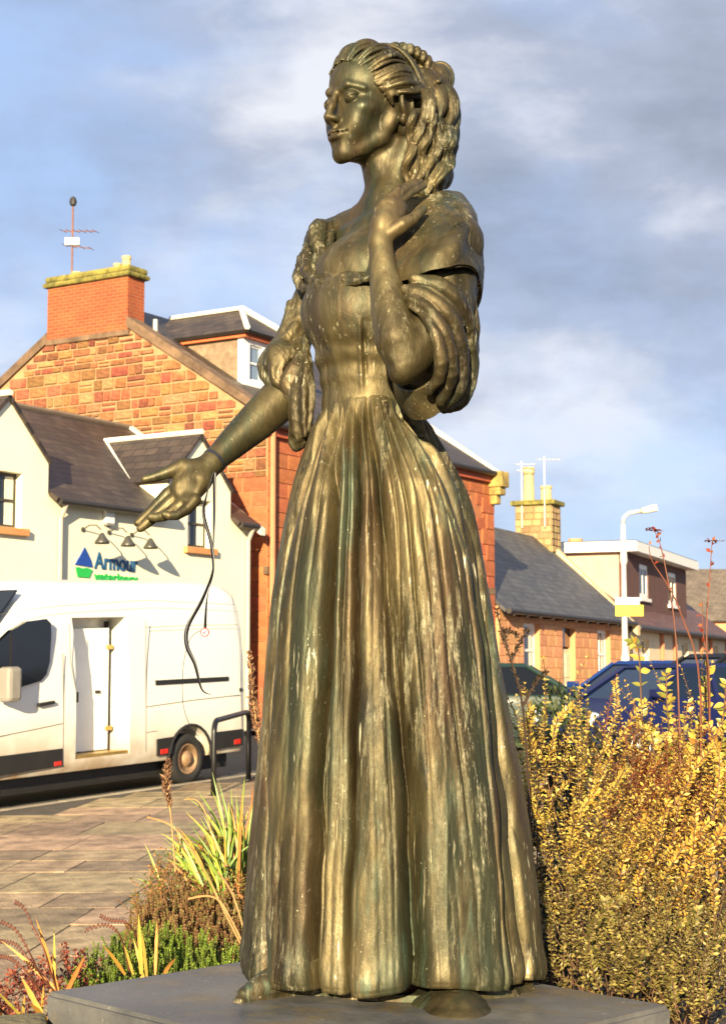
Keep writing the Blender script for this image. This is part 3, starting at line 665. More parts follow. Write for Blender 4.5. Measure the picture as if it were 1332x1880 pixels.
aerial(ct + Vector((-0.55, -0.3, -0.9)), 2.2, 'pale aerial mast on the cottage chimney beside the taller pot', [(2.1, (1, -0.4, -0.05), 0.7, 5), (1.9, (1, -0.2, 0), 0.5, 4)], PALE)
aerial(ct + Vector((0.15, -0.75, -0.9)), 2.3, 'pale aerial mast on the cottage chimney beside the shorter pot', [(2.2, (1, 0.2, 0.02), 0.8, 6)], PALE)

FD = Frame(FC.p(12.5, 0.10, 0), Vector((0.37, 0.929, 0)))
def dormer_house():
    f = FD; L_ = 20.0; EZ = 3.15; RW = 4.0; RZ = 6.15; root = empty('dormer_house', f.p(8, 3, 0.9)); tag(root, 'cream walled terrace with red-brown roof and flat-topped white edged dormer', 'building')
    hol = [(2.0, 3.2, 1.3, 2.7), (9.0, 10.2, 1.3, 2.7), (15.6, 16.8, 1.3, 2.7)]
    m = MB(); wall_cells(f, m, 0, L_, 0, EZ, hol, 0, 0.35); f.box(m, 0, L_-0.01, 0.351, 2*RW, 0, EZ-0.01); m.build('wall', simple('cream_wall', (0.74, 0.60, 0.40), 0.9, 0, 0.08, 2), root)
    for h in hol: window(f, root, *h, WHITE_PAINT, SKEW, 0.15, GLASS, True, 1)
    for s_ in (5.0, 7.3, 12.5, 14.6, 18.5):
        m = MB(); m.tube([f.p(s_, -0.09, EZ-0.2), f.p(s_, -0.09, 0.5)], 0.07, 6); m.build('downpipe', PIPE_PINK, root)
    K = (RZ-EZ)/RW
    roof_slab('roof', (f.p(0, -0.3, EZ-0.3*K+0.08), f.p(L_, -0.3, EZ-0.3*K+0.08), f.p(L_, RW, RZ+0.08), f.p(0, RW, RZ+0.08)), 0.1, TILE_RED, root)
    roof_slab('roof', (f.p(L_, 2*RW+.3, EZ-0.3*K+0.08), f.p(0, 2*RW+.3, EZ-0.3*K+0.08), f.p(0, RW+.004, RZ+0.08), f.p(L_, RW+.004, RZ+0.08)), 0.1, TILE_RED, root)
    m = MB(); m.prism([f.p(L_-0.02, 0, EZ-.02), f.p(L_-0.02, 2*RW, EZ-.02), f.p(L_-0.02, RW, RZ)], f.u*0.02); m.build('gable_wall', MATS['cream_wall'], root)
    m = MB(); m.tube([f.p(0, -0.36, EZ-0.12), f.p(L_, -0.36, EZ-0.12)], 0.09, 8); m.build('gutter', GUTTER, root)
    # flat-topped dormer with dark tile-hung front
    D0, D1, W0, ZT_, ZB = 3.2, 14.0, 0.75, 5.72, EZ + K*0.75
    dk = simple('tile_hung', (0.105, 0.046, 0.036), 0.8, 0, 0.25, 4, 0.5, 20)
    hd = [(5.3, 6.8, 4.25, 5.45), (10.4, 12.0, 4.2, 5.45)]
    m = MB(); wall_cells(f, m, D0, D1, ZB-0.2, ZT_, hd, W0, W0+0.25); m.build('dormer_front', dk, root)
    fw = Frame(f.p(0, W0, 0), f.u)
    for h in hd: window(fw, root, *h, WHITE_PAINT, WHITE_PAINT, 0.04, GLASS, False, 1, False, 0.16)
    bk = (ZT_-EZ)/K
    for s_ in (D0, D1-0.3):
        m = MB(); m.prism([f.p(s_, W0+0.25, ZB), f.p(s_, bk+0.3, ZT_), f.p(s_, W0+0.25, ZT_)][::-1], f.u*0.3); m.build('dormer_cheek', simple('pink_cheek', (0.42, 0.30, 0.23), 0.85, 0, 0.1, 3, 0.4, 24) if s_ == D0 else dk, root)
    m = MB(); f.box(m, D0-0.35, D1+0.35, W0-0.45, RW+0.5, ZT_, ZT_+0.34); m.build('dormer_fascia', WHITE_PAINT, root)
    m = MB(); f.box(m, D0-0.30, D1+0.30, W0-0.40, RW+0.45, ZT_+0.341, ZT_+0.38); m.build('dormer_roof', SLATE_BLUE, root)
    m = MB(); m.lathe(f.p(9, RW, RZ-0.2), [(0.35, 0), (0.35, 0.5), (0.28, 0.55), (0.28, 0.75)], 8); m.build('chimney_stack', SAND_LIGHT, root)
dormer_house()

FE = Frame(at(1225, 1240, 88.0) + Vector((0, 0, -1.5)), Vector((1, 0.12, 0)))
def end_house():
    f = FE; L_ = 16.0; EZ = 4.5; RW = 4.0; root = empty('end_house', f.p(6, 2, 0)); tag(root, 'orange stone house with grey roof closing the end of the street', 'building')
    hol = [(1.4, 3.0, 2.0, 3.9), (6.0, 7.6, 2.0, 3.9)]
    m = MB(); wall_cells(f, m, 0, L_, -0.5, EZ, hol, 0, 0.4); f.box(m, 0, L_, 0.401, 2*RW, -0.5, EZ-0.01); m.build('wall', SAND_LIGHT, root)
    for h in hol: window(f, root, *h, WHITE_PAINT, WHITE_PAINT, 0.1, GLASS, True, 2, False, 0.14)
    RZ = 7.3; K = (RZ-EZ)/RW
    roof_slab('roof', (f.p(-0.3, -0.3, EZ-0.3*K+0.1), f.p(L_, -0.3, EZ-0.3*K+0.1), f.p(L_, RW, RZ+0.1), f.p(-0.3, RW, RZ+0.1)), 0.1, slate_mat('slate_grey', (0.12, 0.098, 0.078), (0.16, 0.13, 0.10)), root)
    m = MB(); m.prism([f.p(0.01, 0, EZ), f.p(0.01, 2*RW, EZ), f.p(0.01, RW, RZ)][::-1], f.u*0.3); m.build('gable_wall', SAND_LIGHT, root)
end_house()

# ================================================================== STREET LAMP with plates
def street_lamp():
    Y = 40.0; base = at(1147, 1240, Y); base.z = gz(base.x, base.y); top = at(1147, 962, Y).z
    grey = simple('lamp_grey', (0.60, 0.58, 0.52), 0.5, 0.2, 0.08, 4)
    r = empty('street_lamp', base); tag(r, 'pale grey street lamp post with bent arm in front of the cottages', 'street lamp')
    m = MB(); m.lathe(base, [(0.11, 0), (0.11, 1.2), (0.085, 1.25), (0.075, 1.4), (0.06, top-base.z-1.0), (0.095, top-base.z-0.9), (0.075, top-base.z-0.6), (0.055, top-base.z)], 12); m.build('post', grey, r, True)
    t = Vector((base.x, base.y, top)); e = at(1176, 938, Y)
    m = MB(); m.tube([t, t + Vector((0.02, 0, 0.16)), t + Vector((0.14, -0.02, 0.26)), e], 0.05, 8); m.build('arm', grey, r, True)
    e2 = at(1204, 931, Y); d = (e2-e).normalized(); up = d.cross(Vector((0, 1, 0))); up = -up if up.z < 0 else up; sd_ = Vector((0, 1, 0)); m = MB()
    m.hexa([e - sd_*0.09 - up*0.07, e2 - sd_*0.12 - up*0.10, e2 + sd_*0.12 - up*0.10, e + sd_*0.09 - up*0.07, e - sd_*0.09 + up*0.06, e2 - sd_*0.10 + up*0.07, e2 + sd_*0.10 + up*0.07, e + sd_*0.09 + up*0.06])
    m.build('lamp_head', simple('lamp_head', (0.62, 0.50, 0.26), 0.4), r, bevel=0.02)
    for nm, x0, x1, y0, y1, mt in (('white_plate', 1129, 1173, 1097, 1110, WHITE_PAINT), ('yellow_plate', 1129, 1180, 1111, 1131, simple('sign_yellow', (0.80, 0.66, 0.02), 0.5, 0, 0.04))):
        a, b = at(x0, y1, Y-0.1), at(x1, y0, Y-0.1); m = MB(); m.box((a.x, a.y, a.z), (b.x-a.x, 0, 0), (0, 0.02, 0), (0, 0, b.z-a.z)); m.build(nm, mt, r, bevel=0.006)
street_lamp()

def bike_hoop():
    a = at_g(392, 1462, 0.06); b = at_g(456, 1432, 0.06); h = 0.93; up = Vector((0, 0, h)); d = (b-a); r = 0.16
    black = simple('black_steel', (0.012, 0.012, 0.013), 0.35, 0.3, 0.2, 8)
    e = empty('bicycle_hoop', a); tag(e, 'black steel bicycle hoop standing beside the van rear wheel', 'bicycle stand')
    n = d.normalized(); pts = [a, a + up*0.5, a + up*(1-r/h)]
    for i in range(1, 7): t = i/7*math.pi/2; pts.append(a + up*(1-r/h) + Vector((0, 0, r*math.sin(t))) + n*r*(1-math.cos(t)))
    pts += [a + up + n*r, b + up - n*r]
    for i in range(1, 7): t = i/7*math.pi/2; pts.append(b + up*(1-r/h) + Vector((0, 0, r*math.cos(t))) - n*r*(1-math.sin(t)))
    pts += [b + up*(1-r/h), b + up*0.5, b]
    m = MB(); m.tube(pts, 0.036, 10); m.build('hoop', black, e, True)
    for q in (a, b): m = MB(); m.lathe(q, [(0.08, 0), (0.08, 0.012), (0.04, 0.016)], 12); m.build('foot_plate', black, e)
bike_hoop()
# ================================================================== THE STATUE
Y0 = 3.3
U = Y0 / FPX                               # metres per photo pixel at the statue
def S(px, py, dy=0.0): return at(px, py, Y0 + dy)
ZT = at(728, 1808, Y0).z                   # top of the plinth

# ---- signed-distance sculpting on a grid, meshed with surface nets
class Field:
    def __init__(s, lo, hi, h):
        s.h = h; s.lo = np.array(lo, dtype=np.float64); n = np.ceil((np.array(hi) - s.lo)/h).astype(int) + 1
        s.F = np.full(tuple(n), 0.05, dtype=np.float32); s.n = n
    def win(s, lo, hi):
        i0 = np.clip(np.floor((np.array(lo) - s.lo)/s.h).astype(int), 0, s.n); i1 = np.clip(np.ceil((np.array(hi) - s.lo)/s.h).astype(int) + 1, 0, s.n)
        if (i1 - i0).min() <= 0: return None
        sl = tuple(slice(a, b) for a, b in zip(i0, i1))
        ax = [(s.lo[k] + s.h*np.arange(i0[k], i1[k])).astype(np.float32) for k in range(3)]
        return sl, ax[0][:, None, None], ax[1][None, :, None], ax[2][None, None, :]
    def put(s, d, sl, k, sub):
        A = s.F[sl]
        if sub:
            d = -d
            if k <= 0: s.F[sl] = np.maximum(A, d); return
            h = np.clip(0.5 - 0.5*(d - A)/k, 0, 1); s.F[sl] = d + (A - d)*h + k*h*(1-h)
        else:
            if k <= 0: s.F[sl] = np.minimum(A, d); return
            h = np.clip(0.5 + 0.5*(d - A)/k, 0, 1); s.F[sl] = d + (A - d)*h - k*h*(1-h)
    def cap(s, a, b, ra, rb=None, k=0.01, sub=False):
        rb = ra if rb is None else rb
        a = np.array(a, dtype=np.float64); b = np.array(b, dtype=np.float64); m = max(ra, rb) + abs(k) + 0.012
        w = s.win(np.minimum(a, b) - m, np.maximum(a, b) + m)
        if w is None: return
        sl, x, y, z = w; ab = b - a; L2 = max(float(ab @ ab), 1e-12)
        t = np.clip(((x-a[0])*ab[0] + (y-a[1])*ab[1] + (z-a[2])*ab[2])/L2, 0, 1).astype(np.float32)
        d = np.sqrt((x-a[0]-t*ab[0])**2 + (y-a[1]-t*ab[1])**2 + (z-a[2]-t*ab[2])**2) - (ra + (rb-ra)*t)
        s.put(d.astype(np.float32), sl, k, sub)
    def chain(s, pts, rad, k=0.006, sub=False):
        """capsules joined hard to each other, then blended once into the field"""
        rad = list(rad) if hasattr(rad, '__len__') else [rad]*len(pts)
        P = np.array([tuple(p) for p in pts], dtype=np.float64); m = max(rad) + abs(k) + 0.012
        w = s.win(P.min(0) - m, P.max(0) + m)
        if w is None: return
        sl, x, y, z = w; x0, y0, z0 = [c.start for c in sl]
        D = np.full(s.F[sl].shape, 0.05, dtype=np.float32)
        for i in range(len(P)-1):
            a, b, ra, rb = P[i], P[i+1], rad[i], rad[i+1]; w2 = s.win(np.minimum(a, b) - m, np.maximum(a, b) + m)
            if w2 is None: continue
            sl2, x, y, z = w2; sub_sl = tuple(slice(q.start - o, q.stop - o) for q, o in zip(sl2, (x0, y0, z0)))
            ab = b - a; L2 = max(float(ab @ ab), 1e-12)
            t = np.clip(((x-a[0])*ab[0] + (y-a[1])*ab[1] + (z-a[2])*ab[2])/L2, 0, 1).astype(np.float32)
            d = np.sqrt((x-a[0]-t*ab[0])**2 + (y-a[1]-t*ab[1])**2 + (z-a[2]-t*ab[2])**2) - (ra + (rb-ra)*t)
            D[sub_sl] = np.minimum(D[sub_sl], d)
        s.put(D, sl, k, sub)
    def ell(s, c, r, axes=None, k=0.01, sub=False, clip=None):
        """ellipsoid; axes = 3x3 rows of local axes; clip=(point, normal): keep the side the normal points to"""
        c = np.array(c, dtype=np.float64); m = max(r) + abs(k) + 0.012
        w = s.win(c - m, c + m)
        if w is None: return
        sl, x, y, z = w; x = x-c[0]; y = y-c[1]; z = z-c[2]
        if axes is None: lx, ly, lz = x, y, z
        else: lx, ly, lz = [(A[0]*x + A[1]*y + A[2]*z) for A in np.array(axes)]
        k0 = np.sqrt((lx/r[0])**2 + (ly/r[1])**2 + (lz/r[2])**2); k1 = np.sqrt((lx/r[0]**2)**2 + (ly/r[1]**2)**2 + (lz/r[2]**2)**2)
        d = k0*(k0-1)/np.maximum(k1, 1e-6)
        if clip is not None:
            p, n = clip; p = np.array(p) - c
            d = np.maximum(d, -((x-p[0])*n[0] + (y-p[1])*n[1] + (z-p[2])*n[2]))
        s.put(d.astype(np.float32), sl, k, sub)
    def mesh(s):
        F = s.F; F[0] = F[-1] = 0.05; F[:, 0] = F[:, -1] = 0.05; F[:, :, 0] = F[:, :, -1] = 0.05
        I = F < 0; n = np.array(F.shape); cn = n - 1
        cnt = np.zeros(tuple(cn), dtype=np.int8)
        for i in (0, 1):
            for j in (0, 1):
                for k in (0, 1): cnt += I[i:cn[0]+i, j:cn[1]+j, k:cn[2]+k]
        act = (cnt > 0) & (cnt < 8); idx = np.argwhere(act); vid = np.full(tuple(cn), -1, dtype=np.int32); vid[act] = np.arange(len(idx))
        ps = np.zeros((len(idx), 3)); w = np.zeros(len(idx))
        corner = {(i, j, k): F[idx[:, 0]+i, idx[:, 1]+j, idx[:, 2]+k].astype(np.float64) for i in (0, 1) for j in (0, 1) for k in (0, 1)}
        for c, v0 in corner.items():
            for a in range(3):
                if c[a]: continue
                c2 = list(c); c2[a] = 1; v1 = corner[tuple(c2)]
                x = (v0 < 0) != (v1 < 0); t = np.where(x, v0/np.where(x, v0 - v1, 1), 0)
                p = np.tile(np.array(c, dtype=np.float64), (len(idx), 1)); p[:, a] += t
                ps += p*x[:, None]; w += x
        V = s.lo + s.h*(idx + ps/w[:, None])
        quads = []
        for a in range(3):
            b, c = (a+1) % 3, (a+2) % 3
            s0 = [slice(1, -1)]*3; s1 = [slice(1, -1)]*3; s0[a] = slice(0, -1); s1[a] = slice(1, None)
            A = I[tuple(s0)]; B = I[tuple(s1)]; e = np.argwhere(A != B); off = np.ones(3, int); off[a] = 0; e = e + off
            flip = I[e[:, 0], e[:, 1], e[:, 2]]
            def q(db, dc):
                g = e.copy(); g[:, b] -= db; g[:, c] -= dc; return vid[g[:, 0], g[:, 1], g[:, 2]]
            Q = np.stack([q(1, 1), q(0, 1), q(0, 0), q(1, 0)], 1); Q[~flip] = Q[~flip][:, ::-1]; quads.append(Q)
        return V, np.concatenate(quads)

def np_mesh(name, parts):
    """join (V, quads) arrays into a mesh"""
    V = []; Q = []; b = 0
    for v, q in parts: V.append(v); Q.append(q + b); b += len(v)
    V = np.concatenate(V).astype(np.float32); Q = np.concatenate(Q).astype(np.int32)
    me = bpy.data.meshes.new(name); me.vertices.add(len(V)); me.vertices.foreach_set('co', V.ravel())
    me.loops.add(Q.size); me.loops.foreach_set('vertex_index', Q.ravel())
    me.polygons.add(len(Q)); me.polygons.foreach_set('loop_start', np.arange(0, Q.size, 4, dtype=np.int32))
    me.update(calc_edges=True); me.shade_smooth()
    return me
def relax(V, Q, it=2, lam=0.5):
    """light Laplacian smoothing of a quad mesh (takes the voxel stepping off)"""
    e = np.concatenate([Q[:, [0, 1]], Q[:, [1, 2]], Q[:, [2, 3]], Q[:, [3, 0]]]); n = len(V)
    for _ in range(it):
        acc = np.zeros_like(V); c = np.bincount(e[:, 0], minlength=n) + np.bincount(e[:, 1], minlength=n)
        for a in range(3):
            acc[:, a] = np.bincount(e[:, 0], weights=V[e[:, 1], a], minlength=n) + np.bincount(e[:, 1], weights=V[e[:, 0], a], minlength=n)
        V = V + lam*(acc/np.maximum(c, 1)[:, None] - V)
    return V, Q

def vnormals(V, Q):
    a, b, c, d = V[Q[:, 0]], V[Q[:, 1]], V[Q[:, 2]], V[Q[:, 3]]; fn = np.cross(c - a, d - b); n = np.zeros_like(V)
    for k in range(4):
        for ax in range(3): n[:, ax] += np.bincount(Q[:, k], weights=fn[:, ax], minlength=len(V))
    return n/np.maximum(np.linalg.norm(n, axis=1, keepdims=True), 1e-12)

def crumple(VQ, amp, wl, seed=1, zs=1.0, soft=False):
    V, Q = VQ; r = random.Random(seed); d = np.zeros(len(V)); tot = 0
    for i in range(6):
        k = np.array([r.gauss(0, 1) for _ in range(3)]); k /= np.linalg.norm(k); k = k*np.array((1, 1, zs)); f = 6.28/wl*(0.6*1.27**i); a = 0.8**i
        q = np.sin(V @ k*f + r.uniform(0, 6.28) + 1.2*np.sin(V @ np.roll(k, 1)*f*0.6)); d += a*(q if soft else 1 - 2.2*np.abs(q)**0.8); tot += a
    return V + vnormals(V, Q)*(amp*d/tot*1.8)[:, None], Q

def catmull(P, t):
    """P (n,...) array, t in [0, n-1] array -> interpolated"""
    P = np.asarray(P, dtype=np.float64); n = len(P); i = np.clip(np.floor(t).astype(int), 0, n-2); f = (t - i)
    g = lambda k: P[np.clip(k, 0, n-1)]
    f = f.reshape(f.shape + (1,)*(P.ndim-1))
    p0, p1, p2, p3 = g(i-1), g(i), g(i+1), g(i+2)
    return 0.5*((2*p1) + (-p0+p2)*f + (2*p0-5*p1+4*p2-p3)*f**2 + (-p0+3*p1-3*p2+p3)*f**3)
def spline(pts, n):
    """smooth list of (px, py, dy[, r_px]) statue controls -> n interpolated rows"""
    P = np.array(pts, dtype=np.float64); return catmull(P, np.linspace(0, len(P)-1, n))
def fold(fd, pts, n=10, k=0.005, rs=1.0):
    Q = spline(pts, n); fd.chain([S(q[0], q[1], q[2]) for q in Q], [max(q[3], 0.5)*U*rs for q in Q], k)

statue = empty('statue', (at(728, 1808, Y0).x, Y0, ZT))
tag(statue, 'tall weathered bronze statue of a woman in a long gathered dress on a stone plinth', 'statue')

# ---- head frame
PHI = R(51)
aF = np.array([-math.sin(PHI), -math.cos(PHI), 0.0]); aS = np.array([math.cos(PHI), -math.sin(PHI), 0.0]); aU = np.array([0, 0, 1.0])
PT = R(1.0)                                # slight tilt of the face
aF, aU = aF*math.cos(PT) + aU*math.sin(PT), aU*math.cos(PT) - aF*math.sin(PT)
AX = np.array([aS, aF, aU])
HS = 1.06
HO = np.array(S(641, 176, -0.075)) - (aS*0.031 + aF*0.074)*HS
def H(s_, f_, u_): return HO + (aS*s_ + aF*f_ + aU*u_)*HS

def build_body():
    lo = np.array([S(530, 700, 0).x, Y0-0.34, S(600, 765, 0).z]); hi = np.array([S(880, 500, 0).x, Y0+0.22, S(600, 50, 0).z])
    fd = Field(lo, hi, 0.0019); g = HS
    def E(c, r, k, sub=False, ax=AX, clip=None): fd.ell(H(*c), [q*g for q in r], ax, k, sub, clip)
    def K(a, b, ra, rb, k, sub=False): fd.cap(H(*a), H(*b), ra*g, rb*g, k, sub)
    # skull and face masses
    E((0, -0.018, 0.034), (0.072, 0.094, 0.083), 0.0)
    E((0, 0.022, 0.040), (0.060, 0.057, 0.062), 0.02)
    E((0, 0.020, -0.034), (0.049, 0.057, 0.077), 0.02)
    for q in (-1, 1):
        K((q*0.055, -0.018, -0.028), (q*0.042, 0.002, -0.068), 0.013, 0.011, 0.018)
        K((q*0.042, 0.002, -0.068), (q*0.012, 0.057, -0.104), 0.010, 0.012, 0.016)
        E((q*0.041, 0.047, -0.021), (0.022, 0.023, 0.016), 0.022)            # cheekbone
        E((q*0.029, 0.056, -0.048), (0.018, 0.018, 0.024), 0.022)            # cheek
    E((0, 0.067, -0.105), (0.018, 0.015, 0.016), 0.014)                       # chin
    E((0, 0.063, -0.071), (0.028, 0.0210, 0.028), 0.020)                       # muzzle
    # eye sockets
    for q in (-1, 1):
        E((q*0.032, 0.099, -0.001), (0.021, 0.021, 0.0150), 0.014, True)
        E((q*0.015, 0.096, 0.002), (0.0085, 0.013, 0.014), 0.012, True)
    # brow
    for q in (-1, 1):
        K((q*0.011, 0.0790, 0.0165), (q*0.030, 0.0765, 0.0225), 0.0026, 0.0026, 0.014)
        K((q*0.030, 0.0765, 0.0225), (q*0.051, 0.0555, 0.0150), 0.0026, 0.0020, 0.014)
    # nose
    K((0, 0.0815, 0.014), (0, 0.0915, -0.016), 0.0058, 0.0066, 0.007)
    K((0, 0.0915, -0.016), (0, 0.1005, -0.0385), 0.0068, 0.0080, 0.007)
    for q in (-1, 1):
        E((q*0.0100, 0.0890, -0.0420), (0.0062, 0.0095, 0.0062), 0.009)
        E((q*0.0058, 0.0955, -0.0500), (0.0034, 0.0060, 0.0030), 0.002, True)
    K((0, 0.0945, -0.045), (0, 0.0850, -0.054), 0.0042, 0.004, 0.005)
    # eyes with lids
    for q in (-1, 1):
        ec = np.array((q*0.0310, 0.0685, -0.001))
        E(ec, (0.0126, 0.0128, 0.0116), 0.0015)
        up = H(*(ec + np.array((0, 0, 0.0032)))); n1 = aU*0.96 + aF*0.28
        E(ec, (0.0152, 0.0152, 0.0140), 0.003, clip=(up, n1))
        dn = H(*(ec + np.array((0, 0, -0.0052)))); n2 = -aU*0.97 + aF*0.2
        E(ec, (0.0140, 0.0140, 0.0128), 0.004, clip=(dn, n2))
        E(ec + np.array((-q*0.0+0.0, 0.0130, 0.0)), (0.0034, 0.0016, 0.0036), 0.001, True)     # pupil
    # mouth
    for q in (-1, 1):
        K((0, 0.0872, -0.0655), (q*0.013, 0.0833, -0.0653), 0.0032, 0.0030, 0.008)
        K((q*0.013, 0.0838, -0.0646), (q*0.0245, 0.0735, -0.0664), 0.0026, 0.0014, 0.008)
        K((0, 0.0850, -0.0755), (q*0.011, 0.0825, -0.0745), 0.0056, 0.0052, 0.005)
        K((q*0.011, 0.0830, -0.0745), (q*0.0240, 0.0725, -0.0690), 0.0042, 0.0016, 0.007)
        K((0, 0.0908, -0.0695), (q*0.014, 0.0853, -0.0688), 0.0023, 0.0022, 0.0012, True)
        K((q*0.014, 0.0850, -0.0690), (q*0.0265, 0.0745, -0.0674), 0.0020, 0.0014, 0.0012, True)
        E((q*0.0275, 0.0765, -0.0668), (0.0014, 0.0014, 0.0016), 0.005, True)
    E((0, 0.0890, -0.0885), (0.014, 0.006, 0.0050), 0.009, True)
    # ears
    for q in (-1, 1):
        ax = np.array([aS*0.94 - q*aF*0.34, aF*0.94 + q*aS*0.34, aU]); c = np.array((q*0.0735, -0.033, -0.004))
        ax = np.array([ax[0], ax[1]*0.97 - ax[2]*0.22, ax[2]*0.97 + ax[1]*0.22])
        fd.ell(H(*c), (0.0115, 0.0250, 0.038), ax, 0.004)
        fd.ell(H(*(c + np.array((q*0.0095, 0.004, 0.006)))), (0.0075, 0.0145, 0.0230), ax, 0.003, True)
        fd.ell(H(*(c + np.array((0, 0.009, -0.031)))), (0.0085, 0.0105, 0.0110), ax, 0.004)
    # neck, shoulders, chest
    fd.cap(H(0, -0.022, -0.050), S(722, 395, 0.02), 0.046, 0.045, 0.012)
    fd.cap(S(722, 385, 0.02), S(722, 450, 0.02), 0.050, 0.072, 0.03)
    fd.cap(S(748, 262, -0.020), S(706, 400, -0.030), 0.014, 0.012, 0.03)      # neck muscle
    fd.cap(S(716, 390, 0.0), S(600, 450, 0.13), 0.040, 0.050, 0.04)           # far shoulder
    fd.cap(S(730, 390, 0.0), S(835, 445, -0.12), 0.042, 0.056, 0.04)          # near shoulder
    fd.ell(S(686, 512, 0.005), (112*U, 0.116, 88*U), None, 0.05)               # upper chest
    fd.cap(S(690, 400, -0.048), S(628, 430, 0.030), 0.0085, 0.008, 0.02)      # collar bones
    fd.cap(S(702, 404, -0.052), S(790, 430, -0.125), 0.0085, 0.008, 0.02)
    # near upper arm, elbow, forearm
    fd.cap(S(835, 455, -0.11), S(790, 610, -0.215), 0.050, 0.043, 0.02)
    fd.cap(S(790, 610, -0.215), S(752, 658, -0.238), 0.044, 0.040, 0.012)
    fd.chain([S(741, 672, -0.250), S(729, 625, -0.245), S(716, 570, -0.226), S(706, 510, -0.205), S(697, 445, -0.182)],
             [29*U, 39*U, 34*U, 27*U, 19.5*U], 0.012)
    fd.ell(S(735, 690, -0.250), (15*U, 0.020, 12*U), None, 0.016)
    # near hand: back of the hand towards the viewer, fingers into the hair
    fd.cap(S(697, 445, -0.182), S(704, 412, -0.170), 20*U, 22*U, 0.01)
    fd.cap(S(704, 415, -0.170), S(716, 380, -0.158), 23*U, 20*U, 0.01)
    fd.cap(S(715, 415, -0.166), S(731, 385, -0.150), 21*U, 17*U, 0.01)
    kn = [(695, 386, -.166), (704, 375, -.166), (716, 370, -.160), (729, 373, -.150)]
    md = [(722, 357, -.150), (731, 349, -.150), (742, 348, -.142), (752, 354, -.132)]
    tp = [(752, 339, -.112), (762, 333, -.110), (771, 333, -.105), (778, 341, -.100)]
    for a_, b_, c_ in zip(kn, md, tp):
        fd.cap(S(a_[0]+4, a_[1]+14, a_[2]), S(*a_), 10*U, 9.6*U, 0.006)
        fd.chain([S(*a_), S(*b_), S(*c_)], [9.4*U, 8.2*U, 6.2*U], 0.0022)
    fd.chain([S(716, 428, -.186), S(738, 413, -.190), S(757, 402, -.182), S(776, 385, -.164)], [13*U, 13*U, 10.5*U, 8*U], 0.006)   # thumb
    V1 = relax(*fd.mesh(), it=1, lam=0.35)
    V1 = crumple(V1, 0.0006, 0.035, 15, soft=True)
    # far arm with the open palm
    lo = np.array([S(236, 700, 0).x, Y0-0.12, S(300, 1000, 0).z]); hi = np.array([S(565, 700, 0).x, Y0+0.17, S(300, 650, 0).z])
    f2 = Field(lo, hi, 0.0018)
    f2.chain([S(550, 690, .11), S(520, 728, .095), S(470, 775, .070), S(425, 816, .045), S(389, 850, .020)], [40*U, 42*U, 37*U, 29*U, 21.5*U], 0.012)
    f2.cap(S(389, 850, .020), S(370, 868, .010), 22*U, 24*U, 0.01)
    f2.cap(S(370, 868, .014), S(330, 893, .004), 24*U, 17*U, 0.012)
    f2.cap(S(366, 884, -.004), S(346, 916, -.014), 23*U, 16*U, 0.012)
    f2.cap(S(352, 880, .008), S(335, 905, -.004), 22*U, 17*U, 0.012)
    f2.ell(S(340, 893, -.034), (20*U, 0.012, 17*U), None, 0.014, True)                # hollow of the palm
    f2.chain([S(362, 862, .012), S(336, 856, .006), S(306, 868, .002), S(283, 876, .000), S(266, 880, -.002)], [19*U, 16*U, 11.5*U, 10*U, 7.5*U], 0.010)  # thumb
    fng = [([(330, 893, .010), (308, 907, .012), (280, 936, .010), (264, 951, .006), (253, 960, .002)], [13, 12.5, 10.5, 9.5, 7.5]),
           ([(335, 906, -.002), (313, 922, .000), (284, 948, -.004), (269, 961, -.008), (258, 970, -.012)], [13, 12.0, 10.5, 9.5, 7.5]),
           ([(345, 916, -.012), (325, 932, -.014), (302, 947, -.024), (287, 950, -.030), (277, 949, -.030)], [12.5, 11.5, 10, 9, 7.5]),
           ([(358, 918, -.020), (343, 935, -.026), (325, 946, -.036), (311, 947, -.042), (302, 944, -.042)], [12, 10.5, 9, 8, 6.5])]
    for p, r in fng: f2.chain([S(*q) for q in p], [q*U for q in r], 0.0035)
    V2 = relax(*f2.mesh(), it=1, lam=0.35)
    return np_mesh('body', [V1, V2])

